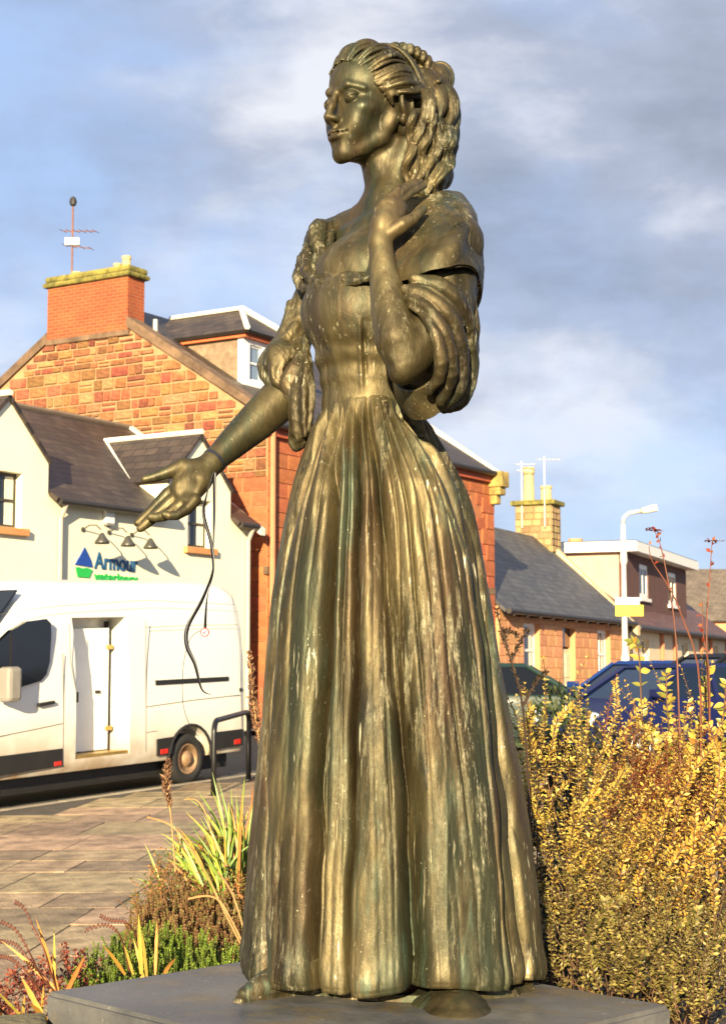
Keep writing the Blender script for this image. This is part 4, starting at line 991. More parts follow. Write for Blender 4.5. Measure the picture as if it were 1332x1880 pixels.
def build_hair():
    rnd = random.Random(5)
    lo = np.array([S(585, 200, 0).x, Y0-0.20, S(700, 372, 0).z]); hi = np.array([S(870, 200, 0).x, Y0+0.22, S(700, 45, 0).z])
    fd = Field(lo, hi, 0.0019)
    # cap of hair under the strands
    fd.ell(H(0, -0.030, 0.040), (0.077, 0.090, 0.082), AX, 0.0, clip=(H(0, 0.030, 0.060), -aF*0.75 + aU*0.66))
    line = [(-0.071, 0.020, -0.006), (-0.064, 0.040, 0.028), (-0.052, 0.056, 0.052), (-0.030, 0.070, 0.070), (0.0, 0.075, 0.077),
            (0.024, 0.070, 0.073), (0.044, 0.058, 0.056), (0.058, 0.043, 0.034), (0.066, 0.028, 0.016), (0.070, 0.008, 0.010)]
    end = [(-0.072, -0.055, 0.008), (-0.068, -0.050, 0.050), (-0.056, -0.045, 0.088), (-0.030, -0.035, 0.113), (0.0, -0.022, 0.121),
           (0.028, -0.030, 0.117), (0.050, -0.046, 0.098), (0.064, -0.062, 0.068), (0.072, -0.072, 0.050), (0.076, -0.076, 0.036)]
    NS = 42; A = catmull(line, np.linspace(0, 9, NS)); B = catmull(end, np.linspace(0, 9, NS))
    for i in range(NS):
        a, b = A[i], B[i]; m = (a + b)/2; cen = np.array((0, -0.02, 0.03)); out = (m - cen)/np.linalg.norm(m - cen)
        lift = 0.016 + 0.007*((i*3) % 4)/3 + 0.003*rnd.random()
        p = [a - out*0.001, a*0.74 + b*0.26 + out*(lift*0.80), m + out*lift, a*0.25 + b*0.75 + out*(lift*0.75), b]
        ph = i*0.35 + rnd.random()*0.8
        pts = catmull(p, np.linspace(0, 4, 22)); nrm = out; side = np.cross(b - a, nrm); side /= np.linalg.norm(side)
        rr = []
        for j in range(22):
            t = j/21; pts[j] = pts[j] + side*0.0036*math.sin(t*5.0 + ph)*math.sin(math.pi*t) + out*0.002*math.sin(t*6 + i*1.7)
            rr.append((0.0026 + 0.0019*math.sin(math.pi*t)**0.7)*(0.8 + 0.4*((i*7) % 5)/4)*HS)
        fd.chain([H(*q) for q in pts], rr, 0.0012)
    # side locks sweeping back above the ear
    for j in range(7):
        a = (0.067, 0.034 - j*0.006, 0.022 - j*0.005); m1 = (0.077, 0.004, 0.032 - j*0.004); b = (0.080, -0.062, 0.044 - j*0.005)
        fd.chain([H(*q) for q in catmull([a, m1, b], np.linspace(0, 2, 14))], list(0.0026 + 0.0022*np.sin(np.linspace(0.2, 2.8, 14))), 0.0012)
    fd.ell(H(0.004, -0.050, 0.048), (0.070, 0.078, 0.078), AX, 0.006)
    # braid behind the band, crown to nape
    for st in range(3):
        pts = []; rr = []
        for j in range(60):
            t = j/59; ang = -0.30 + t*2.0
            c = np.array((0.026 + 0.020*math.sin(t*3), -0.030 - 0.100*math.sin(ang*0.9 + 0.2), 0.036 + 0.088*math.cos(ang)))
            w = 0.0095*math.sin(j*0.42 + st*2.094); w2 = 0.0050*math.sin(j*0.84 + st*4.19)
            pts.append(H(c[0] + w, c[1] - w2, c[2] + w2)); rr.append(0.0072)
        fd.chain(pts, rr, 0.0012)
    # back mass, coiled bun
    fd.ell(S(782, 190, 0.050), (44*U, 0.066, 66*U), None, 0.01)
    fd.ell(S(806, 145, 0.055), (24*U, 0.034, 27*U), None, 0.006)
    for j in range(5):
        pts = []
        for i in range(25):
            a = i/24*2*math.pi; r = (28 - j*5.5)
            pts.append(S(807 + r*0.82*math.cos(a) - j, 144 + r*math.sin(a), 0.048 - j*0.011 - 0.012*math.sin(a)))
        fd.chain(pts, 4.6*U, 0.0012)
    # rolled locks behind the ear, each of several strands
    rolls = [[(772, 128, .015, 8), (800, 160, -.005, 14), (808, 198, -.015, 15), (788, 236, -.030, 9)],
             [(792, 135, .02, 9), (821, 168, .005, 14), (830, 205, .0, 14), (812, 252, -.01, 10)],
             [(810, 160, .04, 8), (827, 188, .03, 13), (834, 225, .02, 12), (822, 275, .01, 10)],
             [(765, 165, -.02, 7), (786, 188, -.030, 11), (788, 215, -.036, 11), (776, 246, -.04, 8)],
             [(816, 200, .06, 10), (830, 235, .05, 13), (829, 270, .045, 12), (819, 310, .04, 9)]]
    for r in rolls:
        r = np.array(r, float); base = catmull(r, np.linspace(0, len(r)-1, 20))
        for q in range(7):
            off = (q - 3)/3.0; pts = []; rr = []
            for j, b_ in enumerate(base):
                o = off*b_[3]*0.78; tw = 0.35*math.sin(j*0.25 + q)
                pts.append(S(b_[0] + o*(1 - 0.1*abs(off)) + 2*tw, b_[1] - o*0.25, b_[2] + 0.009*off*off)); rr.append(max(1.4, b_[3]*0.265)*U)
            fd.chain(pts, rr, 0.0007)
    # long wavy locks falling to the shoulder: each lock is four strands side by side
    for i in range(21):
        u = (i % 7)/6.0; lay = i//7
        x0 = 761 + 67*u + rnd.uniform(-3, 3); y0 = 206 + 20*u + rnd.uniform(-10, 10); x1 = 740 + 70*u + rnd.uniform(-5, 5); y1 = 366 - 22*abs(u-.35) + rnd.uniform(-14, 4)
        d0 = -0.066 + 0.042*lay + 0.04*u; ph = rnd.random()*6; fr = rnd.uniform(1.5, 2.2)
        for q in range(6):
            pts = []; rr = []
            for j in range(34):
                t = j/33; bulge = 8*math.sin(math.pi*t)*(u+.1); w = 8.5*math.sin(math.pi*min(1, t*0.8 + 0.2))
                a = q*1.047 + t*5.0 + ph
                wv = 6.5*math.sin(t*fr*6.28 + ph)*(0.4 + 0.6*t)
                pts.append(S(x0 + (x1-x0)*t + bulge + wv + w*0.72*math.cos(a), y0 + (y1-y0)*t, d0 + 0.009*math.cos(t*fr*6.28 + ph) - w*0.6*U*math.sin(a)))
                rr.append((3.9*(1-0.42*t**1.5) + 0.3)*U)
            fd.chain(pts, rr, 0.0007)
    fd.ell(S(785, 262, 0.02), (44*U, 0.056, 66*U), None, 0.004)
    fd.ell(S(768, 270, -0.020), (22*U, 0.034, 62*U), None, 0.006)
    fd.ell(S(790, 320, -0.005), (34*U, 0.040, 40*U), None, 0.006)
    fd.ell(S(744, 240, 0.000), (20*U, 0.040, 26*U), None, 0.006)
    fd.ell(S(782, 356, 0.000), (26*U, 0.040, 20*U), None, 0.006)
    fd.ell(S(758, 318, -0.030), (15*U, 0.030, 28*U), None, 0.006)
    fd.ell(S(816, 322, 0.020), (16*U, 0.034, 26*U), None, 0.006)
    me = np_mesh('hair', [relax(*fd.mesh(), it=1, lam=0.2)])
    # ribbon band
    f2 = Field(lo, hi, 0.0019)
    band = [(-0.060, -0.062, 0.075), (-0.030, -0.040, 0.118), (0.0, -0.028, 0.1315), (0.032, -0.040, 0.124), (0.056, -0.056, 0.100), (0.071, -0.070, 0.064), (0.078, -0.080, 0.026), (0.077, -0.092, -0.010), (0.074, -0.100, -0.034)]
    P = catmull(band, np.linspace(0, 8, 25)); tan = np.gradient(P, axis=0)
    for off in np.linspace(-0.0175, 0.0175, 9):
        Q = []
        for p, t in zip(P, tan):
            nrm = p - np.array((0, -0.02, 0.03)); s_ = np.cross(t, nrm); s_ /= np.linalg.norm(s_); Q.append(H(*(p + s_*off + nrm/np.linalg.norm(nrm)*(0.003*(1 - (off/0.0175)**2) - 0.004))))
        f2.chain(Q, 0.0040, 0.003)
    tail = [(783, 165, -.045, 7), (787, 190, -.058, 10), (784, 215, -.060, 11), (781, 224, -.055, 10)]
    for o in (-8, 0, 8): fold(f2, [(a+o, b, c, d*0.62) for a, b, c, d in tail], 8, 0.004)
    me2 = np_mesh('hair_band', [relax(*f2.mesh(), it=1, lam=0.4)])
    return me, me2

def solid_sheet(G, th):
    """G (nu, nv, 3) grid -> thick closed sheet (V, quads)"""
    nu, nv = G.shape[:2]; du = np.gradient(G, axis=0); dv = np.gradient(G, axis=1); n = np.cross(du, dv); n /= np.maximum(np.linalg.norm(n, axis=2, keepdims=True), 1e-9)
    A = (G + n*th/2).reshape(-1, 3); B = (G - n*th/2).reshape(-1, 3); idx = np.arange(nu*nv).reshape(nu, nv); o = nu*nv
    q = np.stack([idx[:-1, :-1], idx[1:, :-1], idx[1:, 1:], idx[:-1, 1:]], -1).reshape(-1, 4); Q = [q, q[:, ::-1] + o]
    for e, fl in ((idx[0], 0), (idx[-1], 1), (idx[:, 0], 1), (idx[:, -1], 0)):
        s_ = np.stack([e[:-1], e[1:], e[1:] + o, e[:-1] + o], 1); Q.append(s_[:, ::-1] if fl else s_)
    return np.concatenate([A, B]), np.concatenate(Q)

def fbm(x, y, seed=0):
    """cheap smooth pseudo-noise from summed sines (arrays)"""
    r = random.Random(seed); v = 0
    for i in range(7):
        a = r.uniform(0, 6.28); f = 0.6*1.45**i; v = v + math.pow(0.72, i)*np.sin(f*(x*math.cos(a) + y*math.sin(a)) + r.uniform(0, 6.28))
    return v/2.4

def build_skirt():
    rows_y = np.array([738, 760, 800, 840, 900, 1000, 1100, 1200, 1300, 1400, 1500, 1600, 1700, 1806.])
    Lx = np.array([592, 584, 568, 553, 538, 521, 510, 502, 495, 487, 480, 472, 464, 458.])
    Rx = np.array([762, 772, 796, 826, 862, 888, 901, 915, 931, 948, 964, 978, 989, 998.])
    NR, NA = 190, 1100
    py = np.interp(np.linspace(0, 1, NR)**0.92, [0, 1], [738, 1806])
    L = np.interp(py, rows_y, Lx); Rr = np.interp(py, rows_y, Rx)
    ker = np.ones(25)/25
    sm = lambda a: np.convolve(np.pad(a, 12, 'edge'), ker, 'valid')
    L, Rr = sm(L), sm(Rr); cx = (L+Rr)/2; w = (Rr-L)/2
    dep = np.interp(py, [738, 900, 1806], [0.092, 0.165, 0.225])
    # creases: photo x of each fold line at some rows  (depth, width px)
    rows_c = [760, 850, 1000, 1132, 1300, 1450, 1600, 1790]
    cre = [([597, 566, 532, 516, 503, 498, 497, 496], 26, 6),
           ([622, 604, 607, 601, 591, 586, 582, 578], 38, 5.5),
           ([650, 653, 653, 653, 651, 648, 643, 638], 26, 5),
           ([672, 685, 706, 714, 733, 745, 752, 755], 40, 13),
           ([735, 796, 852, 868, 889, 902, 912, 921], 58, 6.5),
           ([748, 822, 880, 897, 917, 934, 948, 961], 58, 6.5)]
    t_back = np.linspace(100, 260, 9)[1:-1]
    rowsA = []; specs = []
    for xs, d, wd in cre:
        x = catmull(np.array(xs, float)[:, None], np.interp(py, rows_c, np.arange(8)))[:, 0]
        x = x + 1.8*np.sin(py/47 + d) + 1.2*np.sin(py/23 + wd*2)
        rowsA.append(np.arcsin(np.clip((x-cx)/w, -0.995, 0.995))); specs.append((d, wd))
    for i, b in enumerate(t_back):
        rowsA.append(np.full(NR, R(b)) + 0.05*np.sin(py/120 + i)); specs.append((14, 6))
    Abnd = np.sort(np.stack(rowsA, 1), axis=1)           # (NR, nb)
    order = np.argsort(np.stack(rowsA, 1)[NR//2]); specs = [specs[i] for i in order]
    a = np.linspace(-math.pi/2, 1.5*math.pi, NA, endpoint=False); nb = Abnd.shape[1]
    disp = np.zeros((NR, NA)); grow = np.clip((py-760)/330, 0, 1)[:, None]
    W = w[:, None]
    for i in range(nb):
        b0 = Abnd[:, i:i+1]; b1 = Abnd[:, (i+1):(i+2)] if i+1 < nb else Abnd[:, :1] + 2*math.pi
        aa = np.where(a[None] < b0, a[None] + 2*math.pi, a[None]) if i+1 == nb else np.broadcast_to(a[None], (NR, NA))
        ins = (aa >= b0) & (aa < b1); tt = np.clip((aa - b0)/np.maximum(b1-b0, 1e-4)*2 - 1, -1, 1)
        wid = (b1-b0)*W                                     # lobe width in px
        bulge = np.sqrt(np.clip(1 - np.abs(tt)**2.6, 0, 1)); off = (3, -9, 4, 7, -17, -12)[i] if i < 6 else 0.0
        disp += np.where(ins, off*np.clip((py-830)/250, 0, 1)[:, None], 0)
        disp += np.where(ins, bulge*np.minimum(wid*0.25, 23)*(0.35 + 0.65*grow), 0)
    for i, (d, wd) in enumerate(specs):
        da = (a[None] - Abnd[:, i:i+1] + math.pi) % (2*math.pi) - math.pi
        disp -= d*(0.25 + 0.75*grow)*np.exp(-np.abs(da*W*0.9/wd)**1.5)
    for xs, d, wd in (([606, 588, 565, 552, 545, 540, 530, 522], -3.0, 6), ([697, 735, 776, 790, 800, 803, 804, 806], 2.2, 5), ([722, 770, 832, 848, 866, 880, 892, 902], -6.0, 3.5), ([630, 630, 628, 626, 622, 618, 612, 608], -3.0, 7), ([664, 676, 684, 690, 695, 698, 700, 702], -2.5, 9)):
        x = catmull(np.array(xs, float)[:, None], np.interp(py, rows_c, np.arange(8)))[:, 0] + 1.5*np.sin(py/60 + d); al = np.arcsin(np.clip((x-cx)/w, -0.99, 0.99))[:, None]
        disp += d*grow*np.exp(-np.abs((a[None]-al)*W*0.9/wd)**1.6)
    prng = random.Random(44)
    for i in range(15):
        fr_ = 0.05 + 0.9*(i + prng.uniform(-.25, .25))/14; x = L + fr_*(Rr - L) + 1.6*np.sin(py/110 + i*1.7) + 0.6*np.sin(py/40 + i); al = np.arcsin(np.clip((x-cx)/w, -0.99, 0.99))[:, None]
        end = prng.uniform(1150, 1800); amp = prng.uniform(6.0, 12.0)*np.clip((py-748)/40, 0, 1)*np.clip((end-py)/350, 0.12, 1)
        q = (a[None]-al)*W*0.9; disp += amp[:, None]*(0.35*np.exp(-((q+7)/6.0)**2) - np.exp(-np.abs(q/2.7)**1.2))
    # gathers at the waist
    gat = np.clip((1120-py)/330, 0, 1)[:, None]**1.3
    av = a[None] + 0.03*np.sin(py/30)[:, None]
    rp = np.sin(av*22 + 2.0*np.sin(av*5)) + 0.6*np.sin(av*37 + 1.3 + 1.5*np.sin(av*3))
    disp += gat*(4.8*rp - 2.5*np.abs(np.sin(av*11 + 0.8)))*(0.35 + 0.65*np.clip((py-738)/40, 0, 1))[:, None]
    ripple = np.clip((py-900)/300, 0, 1)[:, None]
    disp += ripple*(2.2*fbm(a[None]*9, py[:, None]/75, 3) + 2.3*fbm(a[None]*22, py[:, None]/160, 8)) + 1.0*fbm(a[None]*34, py[:, None]/26, 11)
    disp += 4*np.exp(-((1780-py)/26)**2)[:, None]*(py < 1800)[:, None]   # rolled hem
    disp -= 13*np.clip((752-py)/14, 0, 1)[:, None]**1.5; disp *= np.clip((py-738)/50, 0.10, 1)[:, None]
    cpt = np.array([S(x, y) for x, y in zip(cx, py)])
    sa, ca = np.sin(a)[None], np.cos(a)[None]; wx = (W-12)*U; wd = dep[:, None]
    nx, ny = sa/wx, ca/wd; nl = np.sqrt(nx**2 + ny**2)
    X = cpt[:, 0:1] + wx*sa + disp*U*nx/nl; Y = Y0 - wd*ca - disp*U*ny/nl
    hemz = np.clip((py-1500)/306, 0, 1)[:, None]
    Z = np.broadcast_to(cpt[:, 2:3], X.shape) + hemz*(0.010*np.sin(a*3 + 0.6) + 0.007*np.sin(a*7))[None]*0.7 + 0.024*hemz
    G = np.stack([X, Y, Z], 2); V = G.reshape(-1, 3)
    idx = np.arange(NR*NA).reshape(NR, NA); nxt = np.roll(idx, -1, axis=1)
    Q = np.stack([idx[1:], nxt[1:], nxt[:-1], idx[:-1]], -1).reshape(-1, 4)
    # underside: a second, inner ring turned inwards from the hem
    hem = G[-1]; cen = hem.mean(0); ring = [hem]
    for s_, dz in ((0.975, 0.0), (0.955, 0.006), (0.93, 0.05), (0.30, 0.07)): ring.append(cen + (hem - cen)*np.array((s_, s_, 1)) + np.array((0, 0, dz)))
    b = len(V); RV = np.concatenate(ring[1:]); V = np.concatenate([V, RV]); last = idx[-1]
    for j in range(4):
        cur = b + j*NA + np.arange(NA); Q = np.concatenate([Q, np.stack([cur, np.roll(cur, -1), np.roll(last, -1), last], -1)]); last = cur
    return np_mesh('skirt', [(V, Q)])

def build_bodice():
    lo = np.array([S(535, 600, 0).x, Y0-0.24, S(650, 775, 0).z]); hi = np.array([S(840, 600, 0).x, Y0+0.22, S(650, 495, 0).z])
    fd = Field(lo, hi, 0.0022)
    for y, l, r, d in ((540, 567, 800, .118), (580, 572, 795, .118), (620, 572, 785, .110), (660, 578, 777, .102), (700, 587, 770, .094), (735, 592, 766, .089), (765, 592, 768, .090)):
        fd.ell(S((l+r)/2, y, 0.0), ((r-l)/2*U, d, 42*U), None, 0.03)
    fd.ell(S(596, 578, 0.010), (46*U, 0.070, 50*U), None, 0.03)          # bust
    fd.ell(S(655, 578, -0.055), (62*U, 0.066, 54*U), None, 0.05)
    V, Q = relax(*fd.mesh(), it=3, lam=0.5)
    n = vnormals(V, Q); z = (V[:, 2] - S(678, 740).z)/U; x = (V[:, 0] - S(678, 740).x)/U
    m = np.clip((150 - z)/60, 0, 1)*np.clip((z + 10)/30, 0, 1)*(V[:, 1] < Y0)
    d = 0.0026*m*fbm(x/38, z/9 + 0.8*np.sin(x/40), 21) + 0.0016*fbm(x/20, z/24, 5)
    tear = np.exp(-((x + 6 + z*0.035)/3.2)**2)*np.clip((z - 20)/20, 0, 1)*np.clip((135 - z)/15, 0, 1)*(V[:, 1] < Y0)   # split down the front
    ridge = np.exp(-((x + 14 + z*0.03)/4.5)**2)*np.clip(z/20, 0, 1)*np.clip((140 - z)/15, 0, 1)*(V[:, 1] < Y0)
    V = V + n*(d - 0.010*tear*(0.6 + 0.4*np.sin(z/7)) + 0.004*ridge)[:, None]
    return np_mesh('bodice', [(V, Q)])

def build_sleeves():
    # near sleeve: pushed up above the elbow, folds falling in arcs to a hanging cuff
    lo = np.array([S(700, 600, 0).x, Y0-0.34, S(650, 800, 0).z]); hi = np.array([S(920, 600, 0).x, Y0+0.10, S(650, 440, 0).z])
    fd = Field(lo, hi, 0.0021)
    fd.cap(S(828, 470, -0.12), S(808, 560, -0.165), 0.058, 0.062, 0.02)
    fd.ell(S(812, 590, -0.17), (52*U, 0.055, 60*U), None, 0.02)
    fd.ell(S(822, 650, -0.165), (30*U, 0.05, 70*U), None, 0.01)
    arcs = [[(742, 530, -.235, 9), (775, 540, -.245, 13), (812, 568, -.250, 15), (838, 612, -.235, 16), (846, 668, -.215, 16), (836, 720, -.20, 15), (806, 748, -.19, 10)],
            [(745, 548, -.240, 7), (776, 560, -.262, 10), (802, 590, -.272, 13), (822, 635, -.262, 14), (826, 690, -.240, 14), (808, 738, -.215, 10)],
            [(750, 560, -.245, 6), (775, 578, -.268, 8), (795, 606, -.280, 11), (808, 650, -.276, 13), (806, 690, -.262, 12), (788, 718, -.240, 9)],
            [(760, 512, -.225, 12), (812, 530, -.225, 18), (846, 570, -.205, 19), (860, 630, -.175, 17), (862, 690, -.155, 16), (846, 738, -.15, 12), (815, 752, -.16, 9)],
            [(780, 520, -.20, 16), (830, 520, -.18, 26), (858, 570, -.14, 20), (864, 650, -.11, 15), (858, 710, -.10, 15), (838, 742, -.10, 12)],
            [(744, 538, -.238, 4), (770, 548, -.256, 5), (800, 576, -.266, 6), (815, 604, -.266, 6)],
            [(748, 524, -.230, 4), (785, 528, -.246, 5), (825, 556, -.246, 6), (850, 596, -.226, 6)]]
    for f in arcs: fold(fd, f, 30, 0.0020)
    fd.ell(S(778, 690, -.125), (46*U, 0.055, 58*U), None, 0.01)
    v1 = crumple(relax(*fd.mesh(), it=1, lam=0.4), 0.0012, 0.060, 3)
    # cuff lining seen below the elbow
    n, m = 24, 20
    top = [(722, 690, -.150), (735, 712, -.185), (760, 716, -.215), (790, 700, -.225), (806, 690, -.21)]
    mid = [(728, 725, -.125), (745, 745, -.165), (765, 750, -.190), (788, 742, -.20), (804, 735, -.20)]
    bot = [(738, 745, -.115), (752, 764, -.145), (768, 770, -.170), (790, 767, -.185), (808, 756, -.195)]
    A = np.array([[np.array(S(*q)) for q in row] for row in (top, mid, bot)])
    G = catmull(catmull(A, np.linspace(0, 2, n)).transpose(1, 0, 2), np.linspace(0, 4, m)).transpose(1, 0, 2)
    v2 = solid_sheet(G, 0.007)
    near = np_mesh('sleeve', [v1, v2])
    # far sleeve
    lo = np.array([S(455, 600, 0).x, Y0-0.06, S(500, 860, 0).z]); hi = np.array([S(640, 600, 0).x, Y0+0.24, S(500, 500, 0).z])
    f2 = Field(lo, hi, 0.0021)
    f2.chain([S(580, 520, .13), S(556, 580, .135), S(532, 640, .125), S(522, 690, .11)], [34*U, 34*U, 38*U, 42*U], 0.02)
    f2.ell(S(513, 664, .085), (34*U, 0.045, 44*U), None, 0.01)
    arcs = [[(545, 600, .10, 10), (515, 635, .09, 14), (490, 662, .09, 15), (487, 690, .085, 12), (500, 706, .07, 8)],
            [(552, 625, .08, 9), (528, 648, .06, 13), (507, 672, .055, 14), (506, 696, .05, 12), (520, 712, .045, 9)],
            [(556, 640, .07, 9), (545, 668, .04, 13), (530, 690, .03, 13), (524, 710, .03, 11), (536, 730, .03, 8)],
            [(560, 620, .05, 7), (562, 670, .015, 8), (560, 715, .000, 7), (558, 755, .000, 6), (560, 800, .005, 5)],
            [(566, 650, .03, 5), (572, 700, .01, 6), (573, 745, .005, 6), (568, 790, .005, 5)],
            [(543, 690, .04, 8), (540, 728, .020, 7), (542, 766, .015, 6), (546, 806, .015, 5)],
            [(520, 620, .12, 12), (494, 650, .13, 14), (484, 675, .13, 13), (492, 700, .12, 9)],
            [(535, 560, .13, 12), (528, 600, .12, 13), (520, 640, .11, 12)],
            [(540, 645, .055, 4), (520, 668, .045, 5), (515, 690, .042, 5), (522, 705, .04, 4)]]
    for f in arcs: fold(f2, f, 28, 0.0045, 1.05)
    f2.ell(S(553, 745, .035), (25*U, 0.034, 78*U), None, 0.012)
    f2.ell(S(544, 804, .038), (17*U, 0.020, 28*U), None, 0.012)
    f2.ell(S(531, 816, .020), (12*U, 0.012, 18*U), None, 0.006, True)
    f2.chain([S(520, 730, .06), S(470, 775, .045)], [40*U, 35*U], 0.006, True) if False else None
    far = np_mesh('sleeve', [crumple(relax(*f2.mesh(), it=1, lam=0.4), 0.0014, 0.055, 5)])
    return near, far

def build_shawl():
    # drape over the near shoulder
    cols = [[(694, 388, -.050), (680, 430, -.095), (672, 470, -.120), (668, 512, -.135)],
            [(735, 384, -.062), (740, 430, -.140), (738, 475, -.180), (735, 517, -.200)],
            [(778, 366, -.062), (795, 420, -.180), (796, 460, -.222), (795, 496, -.243)],
            [(812, 352, -.035), (844, 402, -.160), (851, 448, -.205), (850, 488, -.224)],
            [(838, 354, -.005), (872, 400, -.085), (878, 452, -.115), (878, 515, -.128)],
            [(846, 360, .03), (880, 412, -.010), (884, 470, -.035), (885, 545, -.055)],
            [(838, 362, .07), (872, 420, .055), (876, 490, .045), (868, 585, .015)],
            [(800, 362, .12), (835, 430, .150), (842, 500, .160), (836, 590, .150)]]
    A = np.array([[np.array(S(*q)) for q in c] for c in cols]); nu, nv = 150, 90
    G = catmull(catmull(A, np.linspace(0, 7, nu)).transpose(1, 0, 2), np.linspace(0, 3, nv)).transpose(1, 0, 2)
    du = np.gradient(G, axis=0); dv = np.gradient(G, axis=1); n = np.cross(du, dv); n /= np.linalg.norm(n, axis=2, keepdims=True)
    u = np.linspace(0, 7, nu)[:, None]; v = np.linspace(0, 3, nv)[None]
    wr = 0.0070*fbm(u*1.5 + v*0.9, v*1.2 - u*0.4, 4)*np.sin(np.clip(v/3*math.pi, 0.35, 2.9)) + 0.0055*np.sin(3.1*v + 2.2*u + 1.1*np.sin(u*2))*np.clip(v, 0, 1)
    G = G + n*wr[:, :, None]
    v1 = solid_sheet(G, 0.009)
    # rim bead along the lower edge
    near = crumple(v1, 0.0016, 0.09, 12)
    # gathered far side with the knot
    lo = np.array([S(520, 600, 0).x, Y0-0.24, S(600, 555, 0).z]); hi = np.array([S(760, 600, 0).x, Y0+0.24, S(600, 390, 0).z])
    fd = Field(lo, hi, 0.0021)
    arcs = [[(592, 412, .05, 12), (584, 424, .035, 19), (582, 446, .02, 17), (600, 474, -.005, 10), (618, 496, -.06, 10), (640, 514, -.11, 7)],
            [(602, 414, .06, 10), (606, 430, .04, 11), (606, 452, .02, 9), (616, 478, -.03, 8), (634, 500, -.09, 7), (662, 510, -.13, 6)],
            [(572, 432, .08, 9), (569, 455, .06, 15), (566, 485, .035, 16), (570, 508, .00, 13), (590, 520, -.06, 9), (620, 521, -.10, 8)],
            [(556, 470, .10, 9), (551, 495, .08, 12), (549, 515, .06, 12), (560, 530, .02, 9), (584, 527, -.06, 7)],
            [(578, 452, .04, 8), (590, 482, .005, 13), (604, 503, -.05, 13), (628, 515, -.10, 9), (655, 515, -.13, 7), (690, 508, -.15, 7)],
            [(548, 528, .06, 5), (575, 530, -.045, 4.5), (620, 526, -.105, 4.5), (665, 518, -.135, 4.5), (700, 508, -.155, 4.5)],
            [(590, 420, .10, 12), (572, 450, .13, 14), (560, 490, .14, 14), (556, 530, .14, 10)]]
    for f in arcs: fold(fd, f, 28, 0.0022, 1.12)
    far = crumple(relax(*fd.mesh(), it=1, lam=0.4), 0.0020, 0.045, 9)
    return np_mesh('shawl', [near, far])

def build_feet():
    out = []
    for pts, nm in ((([(560, 1790, .08, 34), (520, 1797, .02, 27), (480, 1801, -.01, 20), (447, 1806, -.03, 11)], 'a'), 0),
                    (([(800, 1785, -.12, 30), (818, 1800, -.20, 32), (836, 1812, -.27, 31), (842, 1826, -.325, 22)], 'b'), 0)):
        pass
    fa = Field(np.array([S(405, 1800).x, Y0-0.32, ZT-0.03]), np.array([S(620, 1800).x, Y0+0.2, ZT+0.12]), 0.0025)
    def G(px, Y, dz): p = at_z(px, 1800, ZT); return Vector(((px-666)/FPX*Y, Y, ZT+dz))
    fa.chain([G(600, 3.28, .040), G(540, 3.22, .034), G(490, 3.17, .022), G(452, 3.14, .012)], [.042, .036, .026, .013], 0.014)
    fa.cap(G(600, 3.28, -.004), G(446, 3.13, -.002), .034, .014, 0.006)
    fb = Field(np.array([S(740, 1800).x, 2.78, ZT-0.03]), np.array([S(930, 1800).x, 3.25, ZT+0.12]), 0.0025)
    fb.ell(G(834, 3.085, .000), (.054, .085, .032), None, 0.01)
    fb.ell(G(836, 3.060, -.004), (.061, .086, .020), None, 0.004)
    fb.chain([G(806, 3.20, .034), G(822, 3.13, .020)], [.034, .030], 0.02)
    fb.ell(G(796, 3.11, -.004), (.045, .050, .022), None, 0.012)
    return np_mesh('shoe', [relax(*fa.mesh(), it=1)]), np_mesh('shoe', [relax(*fb.mesh(), it=1)])

def build_base_pad():
    """thin uneven bronze slab the feet are cast on"""
    cx, cy = S(735, 1800).x, Y0-0.02; n = 90; top = []; bot = []; rnd = random.Random(2)
    for i in range(n):
        a = 2*math.pi*i/n; r = 1 + 0.04*math.sin(3*a+1) + 0.03*math.sin(7*a) + 0.02*math.sin(13*a+2)
        x, y = cx + 0.245*r*math.cos(a), cy + 0.165*r*math.sin(a) - 0.035*math.cos(a - 0.5)
        top.append((x - (x-cx)*0.03, y - (y-cy)*0.03, ZT + 0.012)); bot.append((x, y, ZT + 0.0005))
    m = MB(); m.add(top + bot, [tuple(range(n))] + [(i, n+i, n+(i+1) % n, (i+1) % n) for i in range(n)])
    return m

